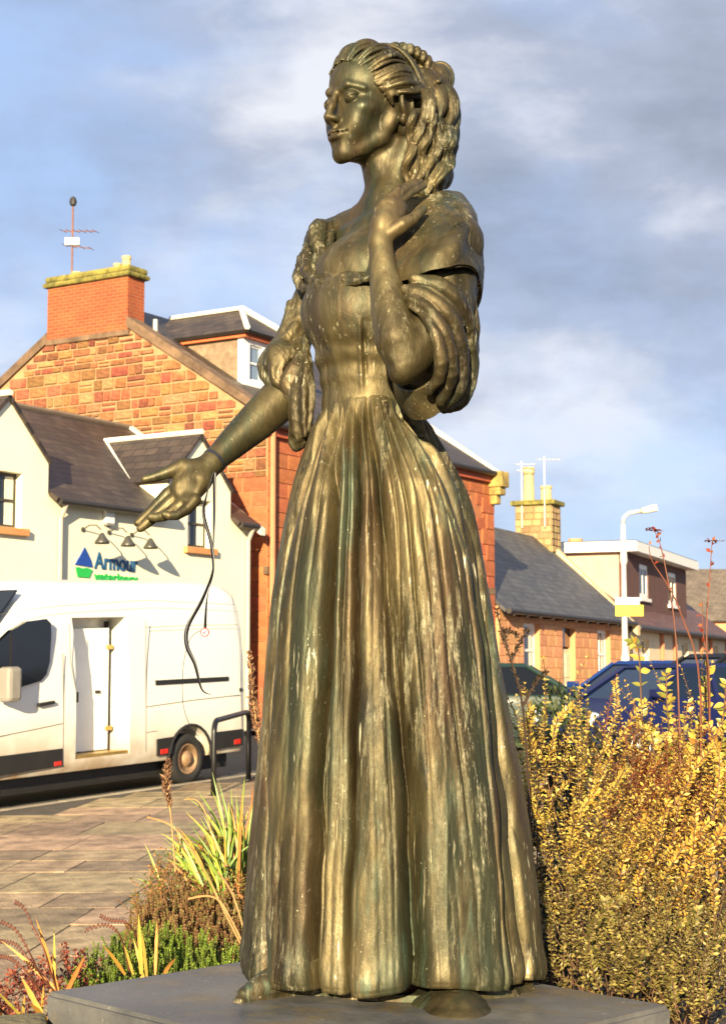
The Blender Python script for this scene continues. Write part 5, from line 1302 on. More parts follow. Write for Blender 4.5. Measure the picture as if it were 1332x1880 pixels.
# ---- bronze
def bronze_mat(name='bronze', crust_amt=1.0, green_amt=1.0):
    m, N, L, P = mat_new(name)
    tc = N.new('ShaderNodeTexCoord'); vec = tc.outputs['Object']
    def noise(scale, det=6, rough=0.6, stretch=None, dist=0.0, loc=(0, 0, 0)):
        v = vec
        if stretch:
            mp = N.new('ShaderNodeMapping'); mp.inputs['Scale'].default_value = stretch; mp.inputs['Location'].default_value = loc; L.new(vec, mp.inputs['Vector']); v = mp.outputs[0]
        n = N.new('ShaderNodeTexNoise'); n.inputs['Scale'].default_value = scale; n.inputs['Detail'].default_value = min(det, 6); n.inputs['Roughness'].default_value = rough; n.inputs['Distortion'].default_value = dist
        L.new(v, n.inputs['Vector']); return n.outputs['Fac']
    def mixc(fac, a, b):
        x = N.new('ShaderNodeMix'); x.data_type = 'RGBA'
        L.new(fac, x.inputs['Factor'])
        for s_, v in (('A', a), ('B', b)):
            if isinstance(v, tuple): x.inputs[s_].default_value = (*v, 1)
            else: L.new(v, x.inputs[s_])
        return x.outputs['Result']
    def rng(v, a, b, lo=0.0, hi=1.0):
        r = N.new('ShaderNodeMapRange'); r.inputs['From Min'].default_value = a; r.inputs['From Max'].default_value = b
        r.inputs['To Min'].default_value = lo; r.inputs['To Max'].default_value = hi; L.new(v, r.inputs['Value']); return r.outputs[0]
    def mul(a, b):
        x = N.new('ShaderNodeMath'); x.operation = 'MULTIPLY'; L.new(a, x.inputs[0]); L.new(b, x.inputs[1]); return x.outputs[0]
    c = ramp(N, [(0.30, (0.016, 0.0130, 0.0060)), (0.46, (0.055, 0.0425, 0.0175)), (0.58, (0.104, 0.0810, 0.0350)), (0.70, (0.170, 0.135, 0.063))])
    L.new(noise(7.0, 9, 0.66, (1, 1, 0.35), dist=0.4), c.inputs['Fac']); col = c.outputs['Color']
    col = mixc(rng(noise(10, 5, 0.6, (1, 1, 0.14), loc=(2, 5, 1)), 0.50, 0.66, 0, 0.55), col, (0.076, 0.042, 0.021))       # reddish brown runs
    col = mixc(rng(noise(10, 6, 0.65, (1, 1, 0.14), loc=(7, 1, 3)), 0.49, 0.62, 0, 0.85), col, (0.036, 0.042, 0.022))      # olive patina
    gr = mul(rng(noise(30, 6, 0.72, (1, 1, 0.10), loc=(4, 4, 4)), 0.52, 0.60), rng(noise(6, 4, 0.6, (1, 1, 0.30), loc=(9, 2, 0)), 0.53, 0.64, 0, 0.75*green_amt))
    col = mixc(gr, col, (0.075, 0.112, 0.075))                                                                              # verdigris
    crust = mul(rng(noise(48, 9, 0.80, (1, 1, 0.09), loc=(1, 3, 8)), 0.52, 0.58), rng(noise(7, 6, 0.66, (1, 1, 0.25), loc=(3, 0, 5)), 0.50, 0.64, 0, crust_amt))
    col = mixc(mul(crust, rng(noise(80, 4, 0.7), 0.38, 0.62, 0.15, 0.9)), col, (0.30, 0.27, 0.165))                          # pale lime run-off
    scr = mul(rng(noise(150, 4, 0.6, (1, 1, 0.03), loc=(5, 5, 5)), 0.63, 0.68, 0, crust_amt), rng(noise(8, 4, 0.6, (1, 1, 0.5), loc=(1, 9, 1)), 0.48, 0.56))
    col = mixc(scr, col, (0.55, 0.50, 0.32))                                                                                # thin rain scratches
    blk = mul(rng(noise(46, 6, 0.75, (1, 1, 0.2), loc=(8, 8, 2)), 0.54, 0.64), rng(noise(8, 4, 0.6, (1, 1, 0.3), loc=(2, 2, 7)), 0.50, 0.60, 0, 0.9))
    col = mixc(blk, col, (0.022, 0.020, 0.012))                                                                             # soot
    sp = rng(noise(230, 2, 0.5, (1, 1, 0.6)), 0.68, 0.74, 0, 0.6*crust_amt); col = mixc(mul(sp, rng(noise(11, 4, 0.6), 0.50, 0.60)), col, (0.62, 0.56, 0.38))   # pale specks
    L.new(col, P.inputs['Base Color'])
    me_ = N.new('ShaderNodeMath'); me_.operation = 'MULTIPLY_ADD'; L.new(crust, me_.inputs[0]); me_.inputs[1].default_value = -0.55; me_.inputs[2].default_value = 0.60; L.new(me_.outputs[0], P.inputs['Metallic'])
    P.inputs['Specular IOR Level'].default_value = 0.5
    ro = N.new('ShaderNodeMath'); ro.operation = 'MULTIPLY_ADD'; L.new(crust, ro.inputs[0]); ro.inputs[1].default_value = 0.28; L.new(rng(noise(16, 6, 0.65), 0.3, 0.7, 0.42, 0.64), ro.inputs[2]); L.new(ro.outputs[0], P.inputs['Roughness'])
    b1 = N.new('ShaderNodeBump'); b1.inputs['Strength'].default_value = 0.30; b1.inputs['Distance'].default_value = 0.005
    L.new(noise(38, 6, 0.60, (1, 1, 0.35)), b1.inputs['Height'])
    b2 = N.new('ShaderNodeBump'); b2.inputs['Strength'].default_value = 0.28*(0.5 + 0.5*crust_amt); b2.inputs['Distance'].default_value = 0.003
    L.new(noise(170, 5, 0.65, (1, 1, 0.45)), b2.inputs['Height']); L.new(b1.outputs[0], b2.inputs['Normal'])
    b3 = N.new('ShaderNodeBump'); b3.inputs['Strength'].default_value = 0.5; b3.inputs['Distance'].default_value = 0.0015
    L.new(crust, b3.inputs['Height']); L.new(b2.outputs[0], b3.inputs['Normal']); L.new(b3.outputs[0], P.inputs['Normal'])
    return m
BRONZE = bronze_mat('bronze', 0.95, 0.8); BRONZE_SKIN = bronze_mat('bronze_skin', 0.30, 0.25)

def statue_all():
    link_mesh('body', build_body(), BRONZE_SKIN, statue)
    hair, band = build_hair()
    h = link_mesh('hair', hair, BRONZE, statue); link_mesh('hair_band', band, BRONZE, h)
    link_mesh('bodice', build_bodice(), BRONZE, statue)
    n, f = build_sleeves()
    link_mesh('sleeve', n, BRONZE, statue); link_mesh('sleeve', f, BRONZE, statue)
    link_mesh('shawl', build_shawl(), BRONZE, statue)
    link_mesh('skirt', build_skirt(), BRONZE, statue)
    a, b = build_feet()
    link_mesh('shoe', a, BRONZE, statue); link_mesh('shoe', b, BRONZE, statue)
    build_base_pad().build('base_plate', BRONZE, statue)
statue_all()

# ---- plinth
def plinth_mat():
    m, N, L, P = mat_new('plinth_stone'); tc = N.new('ShaderNodeTexCoord'); v = tc.outputs['Object']
    def nz(sc, det, ro=0.62):
        n = N.new('ShaderNodeTexNoise'); n.inputs['Scale'].default_value = sc; n.inputs['Detail'].default_value = det; n.inputs['Roughness'].default_value = ro; L.new(v, n.inputs['Vector']); return n.outputs['Fac']
    a = ramp(N, [(0.32, (0.050, 0.052, 0.056)), (0.55, (0.105, 0.103, 0.100)), (0.72, (0.165, 0.155, 0.138))]); L.new(nz(4.5, 8), a.inputs['Fac'])
    b = ramp(N, [(0.50, (0, 0, 0)), (0.64, (1, 1, 1))]); L.new(nz(7.0, 7, 0.7), b.inputs['Fac']); mx = N.new('ShaderNodeMix'); mx.data_type = 'RGBA'; L.new(b.outputs['Color'], mx.inputs['Factor']); L.new(a.outputs['Color'], mx.inputs['A']); mx.inputs['B'].default_value = (0.115, 0.090, 0.048, 1)
    c = ramp(N, [(0.66, (0, 0, 0)), (0.72, (1, 1, 1))]); L.new(nz(60, 4, 0.7), c.inputs['Fac']); m2 = N.new('ShaderNodeMix'); m2.data_type = 'RGBA'; L.new(c.outputs['Color'], m2.inputs['Factor']); L.new(mx.outputs['Result'], m2.inputs['A']); m2.inputs['B'].default_value = (0.34, 0.31, 0.24, 1)
    L.new(m2.outputs['Result'], P.inputs['Base Color'])
    r = N.new('ShaderNodeMapRange'); r.inputs['From Min'].default_value = 0.3; r.inputs['From Max'].default_value = 0.7; r.inputs['To Min'].default_value = 0.28; r.inputs['To Max'].default_value = 0.62; L.new(nz(9, 6), r.inputs['Value']); L.new(r.outputs[0], P.inputs['Roughness'])
    bp = N.new('ShaderNodeBump'); bp.inputs['Strength'].default_value = 0.3; bp.inputs['Distance'].default_value = 0.004; L.new(nz(70, 6, 0.7), bp.inputs['Height']); L.new(bp.outputs[0], P.inputs['Normal'])
    return m
STONE_DARK = plinth_mat()
def plinth_build():
    p = empty('plinth', (at_z(642, 1829, ZT).x, at_z(642, 1829, ZT).y, -0.5))
    tag(p, 'dark grey stone plinth carrying the bronze statue', 'plinth')
    c = Vector((-0.020, 3.165, 0)); e1 = Vector((0.715, 0.699, 0))*0.372; e2 = Vector((0.699, -0.715, 0))*0.455
    def rect(s_, z): return [(c + e1*(a*s_) + e2*(b*s_)) + Vector((0, 0, z)) for a, b in ((-1, -1), (-1, 1), (1, 1), (1, -1))]
    def block(name, s0, s1, z0, z1, bev):
        m = MB(); A = rect(s0, z0); B = rect(s1, z1)
        m.hexa(A + B); o = m.build(name, STONE_DARK, p); bm = bmesh.new(); bm.from_mesh(o.data)
        bmesh.ops.bevel(bm, geom=list(bm.edges), offset=bev, segments=2, affect='EDGES'); bmesh.ops.subdivide_edges(bm, edges=[e for e in bm.edges if e.calc_length() > 0.08], cuts=26, use_grid_fill=True)
        for v in bm.verts:
            q = v.co*14; n = mnoise.noise(q) + 0.6*mnoise.noise(q*2.7) + 0.4*mnoise.noise(q*6); edge = sum(1 for f in v.link_faces if f.normal.z > 0.9) not in (0, len(v.link_faces))
            v.co += v.normal*(0.0008*n - (0.0045*max(0, n-0.15) if edge else 0))
        bm.to_mesh(o.data); bm.free(); return o
    block('cap_stone', 0.985, 1.0, ZT-0.16, ZT, 0.008)
    block('shaft', 1.03, 0.99, -0.6, ZT-0.162, 0.006)
    block('footing', 1.35, 1.33, -0.6, ZT-0.62, 0.012)
    return p
plinth_build()
# ================================================================== VEHICLES
def cut(obj, cutters):
    """subtract closed meshes from obj for good (cutters are removed)"""
    for c in cutters:
        md = obj.modifiers.new('cut', 'BOOLEAN'); md.object = c; md.operation = 'DIFFERENCE'; md.solver = 'EXACT'
    bpy.context.view_layer.update(); dg = bpy.context.evaluated_depsgraph_get(); me = bpy.data.meshes.new_from_object(obj.evaluated_get(dg))
    obj.modifiers.clear(); old = obj.data; obj.data = me
    for c in cutters: bpy.data.objects.remove(c)
    return obj

def van_paint():
    m, N, L, P = mat_new('van_paint'); tc = N.new('ShaderNodeTexCoord')
    sep = N.new('ShaderNodeSeparateXYZ'); L.new(tc.outputs['Object'], sep.inputs[0])
    n = N.new('ShaderNodeTexNoise'); n.inputs['Scale'].default_value = 2.5; n.inputs['Detail'].default_value = 6; L.new(tc.outputs['Object'], n.inputs['Vector'])
    r = N.new('ShaderNodeMapRange'); r.inputs['From Min'].default_value = 1.05; r.inputs['From Max'].default_value = 0.25; L.new(sep.outputs['Z'], r.inputs['Value'])
    mu = N.new('ShaderNodeMath'); mu.operation = 'MULTIPLY'; L.new(r.outputs[0], mu.inputs[0])
    r2 = N.new('ShaderNodeMapRange'); r2.inputs['From Min'].default_value = 0.20; r2.inputs['From Max'].default_value = 0.60; L.new(n.outputs['Fac'], r2.inputs['Value']); L.new(r2.outputs[0], mu.inputs[1])
    mx = N.new('ShaderNodeMix'); mx.data_type = 'RGBA'; L.new(mu.outputs[0], mx.inputs['Factor']); mx.inputs['A'].default_value = (0.64, 0.63, 0.57, 1); mx.inputs['B'].default_value = (0.30, 0.20, 0.11, 1)   # road dirt
    L.new(mx.outputs['Result'], P.inputs['Base Color']); P.inputs['Roughness'].default_value = 0.38; P.inputs['Coat Weight'].default_value = 0.25
    return m
VAN_WHITE = van_paint()
RUBBER = simple('rubber', (0.014, 0.013, 0.012), 0.75, 0, 0.25, 8, 0.2, 40)
BLACK_TRIM = simple('black_trim', (0.014, 0.013, 0.012), 0.45, 0, 0.2, 5)
RIM = simple('steel_rim', (0.32, 0.20, 0.11), 0.55, 0.5, 0.35, 14)
BRASS = simple('brass_fitting', (0.42, 0.28, 0.09), 0.4, 0.7, 0.2, 9)
RED_LENS = simple('red_lens', (0.42, 0.02, 0.012), 0.25, 0, 0.05, 4, coat=0.5)
GLASS_DARK = glass_mat('car_glass', (0.004, 0.0045, 0.005), 0.08)
GLASS_BLUE = glass_mat('car_glass_blue', (0.002, 0.006, 0.016), 0.05)

def wheel(c, ax, r, wd, parent, rim_mat=None):
    """c: hub centre at the outer face, ax: outward axis"""
    ax = Vector(ax).normalized(); R1 = MB()
    R1.lathe(c, [(r*0.62, -wd), (r*0.94, -wd), (r, -wd*0.86), (r, -wd*0.14), (r*0.94, 0.0), (r*0.66, 0.012), (r*0.62, -0.01), (r*0.62, -wd)], 32, ax)
    w = R1.build('wheel', RUBBER, parent, True)
    m = MB(); m.lathe(c, [(r*0.62, -0.02), (r*0.60, 0.004), (r*0.54, -0.005), (r*0.50, -0.035), (r*0.34, -0.03), (r*0.30, 0.0), (r*0.20, 0.012), (r*0.15, 0.03), (0.001, 0.032)], 24, ax); rim = m.build('rim', rim_mat or RIM, w, True)
    u = ax.orthogonal().normalized(); v = ax.cross(u)
    for k in range(8):
        a = k*math.pi/4; q = c + (u*math.cos(a) + v*math.sin(a))*r*0.42 - ax*0.033; mm = MB(); mm.lathe(q, [(r*0.055, 0), (r*0.055, 0.004)], 8, ax); mm.build('vent', BLACK_TRIM, w)
    return w

def van():
    def P(s, a, h): return street(s, a, h)
    root = empty('panel_van', street(-1.5, -1, 0)); tag(root, 'white dirty panel van with its side door open, parked before the cream building', 'van')
    def sh(px, py, a=0.0):           # photo pixel -> (s, h) on the van side plane
        d = at(px, py, 1.0); o = Vector((0, 0, CAMZ)); dv = d - o
        t = ((V0 + NV*a) - o).dot(NV)/dv.dot(NV); q = o + dv*t
        return (q - V0).dot(UV), q.z - gz(q.x, q.y)
    ring = [(-0.16, 0.36), (-0.05, 0.38), (0.0, 0.48), (0.0, 0.75), (0.0, 1.05), (-0.005, 1.35), (-0.03, 1.75), (-0.075, 2.15), (-0.13, 2.42), (-0.21, 2.62), (-0.34, 2.74), (-0.60, 2.80), (-1.0, 2.83)]
    full = ring + [(-2.0-a, h) for a, h in ring[::-1][1:]]
    def top(s): return float(np.interp(s, [-5.4, -5.3, -4.75, -4.35, -3.0, -2.7, -2.3, 0.9, 1.15, 1.24], [0.95, 1.05, 1.22, 1.38, 2.66, 2.80, 2.84, 2.84, 2.80, 2.74]))
    def wid(s): return float(np.interp(s, [-5.4, -5.2, -4.4, -3.4, 0.9, 1.2, 1.24], [0.76, 0.86, 0.95, 1.0, 1.0, 0.985, 0.955]))
    secs = [1.24, 1.20, 1.12, 0.9, 0.5, 0.0, -0.5, -1.0, -1.5, -2.0, -2.4, -2.65, -2.85, -3.05, -3.3, -3.6, -3.95, -4.3, -4.55, -4.8, -5.05, -5.25, -5.38]
    v = []; n = len(full)
    for s in secs:
        t, w = top(s), wid(s)
        for a, h in full:
            hh = h if h < 0.8 else 0.8 + (h-0.8)*(t-0.8)/(2.83-0.8); v.append(P(s, -1.0 + (a+1.0)*w, hh))
    f = [tuple(range(n)), tuple(range(len(v)-1, len(v)-n-1, -1))]
    for i in range(len(secs)-1):
        for k in range(n): f.append((i*n+k, (i+1)*n+k, (i+1)*n+(k+1) % n, i*n+(k+1) % n))
    m = MB(); m.add(v, f); body = m.build('body', VAN_WHITE, root)
    bm = bmesh.new(); bm.from_mesh(body.data); bmesh.ops.recalc_face_normals(bm, faces=bm.faces); bm.to_mesh(body.data); bm.free()
    # openings: side door, wheel arches
    s0, s1 = sh(141, 1250)[0], sh(240, 1250)[0]; z0, z1 = sh(190, 1388)[1], sh(190, 1133)[1]
    c = MB(); c.hexa([P(s0, -0.42, z0), P(s1, -0.42, z0), P(s1, 0.3, z0), P(s0, 0.3, z0), P(s0, -0.42, z1), P(s1, -0.42, z1), P(s1, 0.3, z1), P(s0, 0.3, z1)][::1]); cs = [c.build('cutter', None)]
    for sw in (0.0, -4.3):
        c = MB(); c.lathe(P(sw, -0.34, 0.37), [(0.44, 0.0), (0.44, 0.8)], 32, NV); cs.append(c.build('cutter', None))
    for c in cs:
        b2 = bmesh.new(); b2.from_mesh(c.data); bmesh.ops.recalc_face_normals(b2, faces=b2.faces); b2.to_mesh(c.data); b2.free()
    cut(body, cs); body.data.shade_smooth(); body.data.set_sharp_from_angle(angle=R(38))
    for sw in (0.0, -4.3):
        wheel(P(sw, -0.03, 0.36), NV, 0.345, 0.22, root)
        m = MB(); pts = [P(sw + 0.455*math.cos(a), 0.006, 0.37 + 0.455*math.sin(a)) for a in np.linspace(-0.1, math.pi+0.1, 15)]; m.tube(pts, 0.022, 6); m.build('wheel_arch', BLACK_TRIM, root)
    m = MB(); m.hexa([P(-5, -1.8, 0.16), P(1.1, -1.8, 0.16), P(1.1, -0.25, 0.16), P(-5, -0.25, 0.16), P(-5, -1.8, 0.40), P(1.1, -1.8, 0.40), P(1.1, -0.25, 0.40), P(-5, -0.25, 0.40)]); m.build('underbody', BLACK_TRIM, root)
    def panel(name, pts, a0, a1, mat, parent=root, bevel=0.0):
        """flat piece traced on the side, from depth a0 to a1"""
        q = [sh(px, py, a1) for px, py in pts]; m = MB(); m.prism([P(s, a0, h) for s, h in q], NV*(a1-a0)); o = m.build(name, mat, parent, bevel=bevel)
        b2 = bmesh.new(); b2.from_mesh(o.data); bmesh.ops.recalc_face_normals(b2, faces=b2.faces); b2.to_mesh(o.data); b2.free(); return o
    # cab window and windscreen
    w = panel('cab_window', [(-40, 1230), (-20, 1200), (0, 1178), (22, 1157), (50, 1141), (86, 1136), (94, 1144), (95, 1165), (92, 1215), (86, 1238), (76, 1250), (30, 1264), (-40, 1284)], -0.06, 0.012, GLASS_DARK)
    panel('window_divider', [(19, 1165), (23, 1163), (23, 1266), (19, 1267)], 0.011, 0.017, BLACK_TRIM, w)
    m = MB(); sp = [(-4.34, 1.40), (-2.98, 2.68)]
    for a, b in ((0.10, 1.90),):
        m.hexa([P(-4.36, -0.10, 1.40), P(-3.02, -0.26, 2.66), P(-3.02, -1.74, 2.66), P(-4.36, -1.90, 1.40), P(-4.38, -0.10, 1.42), P(-3.04, -0.26, 2.68), P(-3.04, -1.74, 2.68), P(-4.38, -1.90, 1.42)])
    wsn = m.build('windscreen', GLASS_DARK, root)
    b2 = bmesh.new(); b2.from_mesh(wsn.data); bmesh.ops.recalc_face_normals(b2, faces=b2.faces); b2.to_mesh(wsn.data); b2.free()
    # mirror
    m = MB(); m.hexa([P(-3.62, 0.03, 1.32), P(-3.40, 0.03, 1.32), P(-3.40, 0.26, 1.32), P(-3.62, 0.26, 1.32), P(-3.62, 0.03, 1.74), P(-3.40, 0.03, 1.74), P(-3.40, 0.26, 1.74), P(-3.62, 0.26, 1.74)]); m.build('mirror', simple('mirror_grey', (0.20, 0.185, 0.16), 0.5, 0, 0.1), root, bevel=0.05)
    # seams
    def seam(pts, rad=0.006): m = MB(); m.tube([P(*[q for q in (sh(px, py)[0], 0.0, sh(px, py)[1])]) for px, py in pts], rad, 5); m.build('panel_seam', simple('seam', (0.12, 0.105, 0.09), 0.7) if 'seam' not in MATS else MATS['seam'], root)
    seam([(116, 1200), (117, 1300), (116, 1375)]); seam([(0, 1352), (60, 1340), (117, 1328)]); seam([(268, 1298), (350, 1286), (440, 1276)])
    seam([(268, 1140), (268, 1380)]); seam([(128, 1145), (130, 1215), (140, 1268)], 0.005)
    seam([(268, 1152), (350, 1148), (436, 1147)], 0.004); seam([(0, 1128), (60, 1118), (117, 1112), (268, 1102), (430, 1110)], 0.004); seam([(425, 1090), (440, 1180), (444, 1335)], 0.005); seam([(268, 1345), (289, 1342)], 0.005)
    # rail, handle, mouldings, markers
    panel('door_rail', [(287, 1249), (420, 1242), (420, 1250), (287, 1258)], -0.01, 0.008, BLACK_TRIM)
    panel('door_handle', [(73, 1291), (102, 1286), (103, 1292), (74, 1298)], 0.0, 0.05, BLACK_TRIM, bevel=0.01)
    mo = panel('moulding', [(-60, 1396), (116, 1374), (116, 1406), (-60, 1434)], -0.01, 0.018, BLACK_TRIM, bevel=0.006)
    mr = panel('moulding', [(289, 1357), (322, 1352), (316, 1384), (289, 1388)], -0.01, 0.018, BLACK_TRIM, bevel=0.006)
    mb = panel('moulding', [(398, 1344), (447, 1338), (447, 1368), (398, 1376)], -0.01, 0.018, BLACK_TRIM, bevel=0.006)
    for pts, par in (([(101, 1399), (114, 1397), (114, 1405), (101, 1407)], mo), ([(296, 1376), (309, 1374), (309, 1383), (296, 1385)], mr), ([(431, 1358), (442, 1356), (442, 1365), (431, 1367)], mb)):
        panel('marker_lamp', pts, 0.012, 0.028, RED_LENS, par, bevel=0.004)
    panel('fuel_cap', [(441, 1263), (445, 1263), (445, 1269), (441, 1270)], -0.01, 0.006, BLACK_TRIM)
    # inside the open side door: insulated inner door with fittings
    def inner(name, a_, b_, h0, h1, d0, d1, mat, par, bev=0.0):
        m = MB(); m.hexa([P(a_, d0, h0), P(b_, d0, h0), P(b_, d1, h0), P(a_, d1, h0), P(a_, d0, h1), P(b_, d0, h1), P(b_, d1, h1), P(a_, d1, h1)]); return m.build(name, mat, par, bevel=bev)
    L_ = s1 - s0
    idr = inner('inner_door', s0+0.05, s1-0.10, z0+0.05, z1-0.14, -0.40, -0.30, WHITE_PAINT, root, 0.01)
    inner('inner_frame', s1-0.095, s1-0.06, z0+0.03, z1-0.05, -0.40, -0.32, BLACK_TRIM, root)
    inner('lock_rod', s0+0.10, s0+0.125, z0+0.06, z1-0.06, -0.295, -0.27, simple('zinc', (0.45, 0.42, 0.36), 0.4, 0.6), idr)
    inner('latch', s0+0.06, s0+0.30, (z0+z1)/2-0.20, (z0+z1)/2-0.06, -0.295, -0.24, BLACK_TRIM, idr, 0.015)
    for hz in (z0+0.30, z1-0.42): inner('hinge', s1-0.16, s1-0.05, hz, hz+0.055, -0.295, -0.27, BRASS, idr)
    inner('pull', s1-0.36, s1-0.28, (z0+z1)/2-0.10, (z0+z1)/2-0.06, -0.295, -0.27, BLACK_TRIM, idr)
    inner('step', s0+0.01, s1-0.01, z0+0.002, z0+0.04, -0.40, -0.02, BRASS, root)
    # tail lamp
    return root
van()

def car(pos, heading, paint, label, scale=1.0, hatch=True, glass=None, group='cars parked across the street'):
    """built at the origin facing +X, then placed"""
    base = Vector(pos); R_ = Matrix.Rotation(heading, 4, 'Z'); M = Matrix.Translation(base) @ R_ @ Matrix.Scale(scale, 4)
    glass = glass or GLASS_DARK
    r = empty('parked_car', base, heading); tag(r, label, 'car', group)
    T = lambda x, y, z: M @ Vector((x, y, z))
    w = 0.86
    prof = [(2.02, 0.30), (2.06, 0.52), (1.98, 0.70), (1.10, 0.92), (0.90, 0.97), (-1.55, 0.98), (-1.98, 0.93), (-2.04, 0.62), (-2.00, 0.32)]
    sl = [(-w, 0.90, 0.06), (-w*0.985, 1.0, 0.0), (-w*0.80, 1.01, 0.0), (w*0.80, 1.01, 0.0), (w*0.985, 1.0, 0.0), (w, 0.90, 0.06)]
    v = []; n = len(prof)
    for y, k, dz in sl:
        for x, z in prof: v.append(T(x*(0.97 if abs(y) == w else 1.0)*(1.015 if abs(y) < w*0.9 else 1), y, 0.30 + (z-0.30)*k + dz*0.5))
    f = [tuple(range(n)), tuple(range(len(v)-1, len(v)-n-1, -1))]
    for i in range(len(sl)-1):
        for k in range(n): f.append((i*n+k, (i+1)*n+k, (i+1)*n+(k+1) % n, i*n+(k+1) % n))
    m = MB(); m.add(v, f); body = m.build('body', paint, r, bevel=0.03)
    bm = bmesh.new(); bm.from_mesh(body.data); bmesh.ops.recalc_face_normals(bm, faces=bm.faces); bm.to_mesh(body.data); bm.free(); body.data.shade_smooth(); body.data.set_sharp_from_angle(angle=R(45))
    xb = -1.95 if hatch else -1.35; xt = -1.45 if hatch else -0.95
    gb, gt = [(1.02, 0.95), (xb, 0.97)], [(0.28, 1.42), (xt, 1.44)]
    m = MB(); m.hexa([T(gb[1][0], -w*0.93, .96), T(gb[0][0], -w*0.93, .94), T(gb[0][0], w*0.93, .94), T(gb[1][0], w*0.93, .96), T(gt[1][0], -w*0.72, 1.42), T(gt[0][0], -w*0.72, 1.41), T(gt[0][0], w*0.72, 1.41), T(gt[1][0], w*0.72, 1.42)]); m.build('windows', glass, r)
    m = MB(); m.hexa([T(gt[1][0]-.03, -w*0.735, 1.415), T(gt[0][0]+.05, -w*0.735, 1.40), T(gt[0][0]+.05, w*0.735, 1.40), T(gt[1][0]-.03, w*0.735, 1.415), T(gt[1][0], -w*0.62, 1.475), T(gt[0][0]-.05, -w*0.62, 1.47), T(gt[0][0]-.05, w*0.62, 1.47), T(gt[1][0], w*0.62, 1.475)]); m.build('roof', paint, r, bevel=0.02)
    for y in (-1, 1):
        for (x0, z0_, x1, z1_) in ((1.04, 0.95, 0.28, 1.42), (xb+0.02, 0.97, xt, 1.43), (-0.25, 0.96, -0.30, 1.43)):
            m = MB(); m.tube([T(x0, y*w*0.935, z0_), T(x1, y*w*0.725, z1_)], 0.035*scale, 6); m.build('pillar', paint, r)
        for x in (1.28, -1.28):
            ax = (R_ @ Vector((0, y, 0, 0))).to_3d() if False else (R_.to_3x3() @ Vector((0, y, 0)))
            m = MB(); m.lathe(T(x, y*(w-0.10), 0.32), [(0.36*scale, 0), (0.36*scale, 0.108*scale)], 20, ax); m.build('wheel_arch', BLACK_TRIM, r)
            wheel(T(x, y*(w+0.015), 0.31), ax, 0.30*scale, 0.18, r, simple('alloy', (0.45, 0.45, 0.46), 0.35, 0.8) if 'alloy' not in MATS else MATS['alloy'])
        m = MB(); m.hexa([T(0.95, y*w*0.95 if y > 0 else y*(w+.16), 0.98), T(1.08, y*w*0.95 if y > 0 else y*(w+.16), 0.98), T(1.08, y*(w+.16) if y > 0 else y*w*0.95, 0.98), T(0.95, y*(w+.16) if y > 0 else y*w*0.95, 0.98), T(0.95, y*w*0.95 if y > 0 else y*(w+.16), 1.10), T(1.08, y*w*0.95 if y > 0 else y*(w+.16), 1.10), T(1.08, y*(w+.16) if y > 0 else y*w*0.95, 1.10), T(0.95, y*(w+.16) if y > 0 else y*w*0.95, 1.10)]); m.build('mirror', paint, r, bevel=0.02)
        m = MB(); c = T(1.97, y*0.62, 0.66); ax = R_.to_3x3() @ Vector((1, 0, 0.25)); m.lathe(c, [(0.13*scale, -0.05), (0.12*scale, 0.06), (0.06*scale, 0.085), (0.001, 0.09)], 14, ax); m.build('headlight', HEADLIGHT, r)
        m = MB(); c = T(-2.0, y*0.66, 0.74); m.lathe(c, [(0.11*scale, -0.05), (0.10*scale, 0.05), (0.001, 0.07)], 12, -(R_.to_3x3() @ Vector((1, 0, 0)))); m.build('tail_lamp', RED_LENS, r)
    m = MB(); m.hexa([T(2.03, -0.42, 0.40), T(2.075, -0.42, 0.40), T(2.075, 0.42, 0.40), T(2.03, 0.42, 0.40), T(2.03, -0.42, 0.56), T(2.07, -0.42, 0.56), T(2.07, 0.42, 0.56), T(2.03, 0.42, 0.56)]); m.build('grille', BLACK_TRIM, r)
    return r
HEADLIGHT = simple('headlight', (0.75, 0.76, 0.78), 0.15, 0.3, 0.05, coat=1.0)
def paint(name, col): return simple(name, col, 0.52, 0.0, 0.06, 3, spec=0.22, coat=0.06)
def car_at(px, Y, hd, p, label, **k):
    q = at(px, 1240, Y); return car((q.x, q.y, gz(q.x, q.y) - 0.01), hd, p, label, **k)
car_at(1222, 25.0, R(212), paint('paint_blue', (0.005, 0.009, 0.055)), 'dark blue hatchback facing the golden shrubs', glass=GLASS_BLUE)
car_at(1320, 28.0, R(200), paint('paint_black', (0.006, 0.0065, 0.009)), 'tall black estate car parked behind the blue hatchback', scale=1.04)
car_at(1190, 29.0, R(218), paint('paint_bright_blue', (0.006, 0.03, 0.15)), 'bright blue small car half hidden beyond the dark blue hatchback', scale=0.96)
car_at(938, 27.0, R(352), paint('paint_green', (0.012, 0.030, 0.026)), 'dark green saloon parked before the sandstone cottage', hatch=False)
car_at(505, 36.5, R(58), paint('paint_red', (0.42, 0.012, 0.010)), 'red car parked beyond the white van', group='cars parked beyond the van')
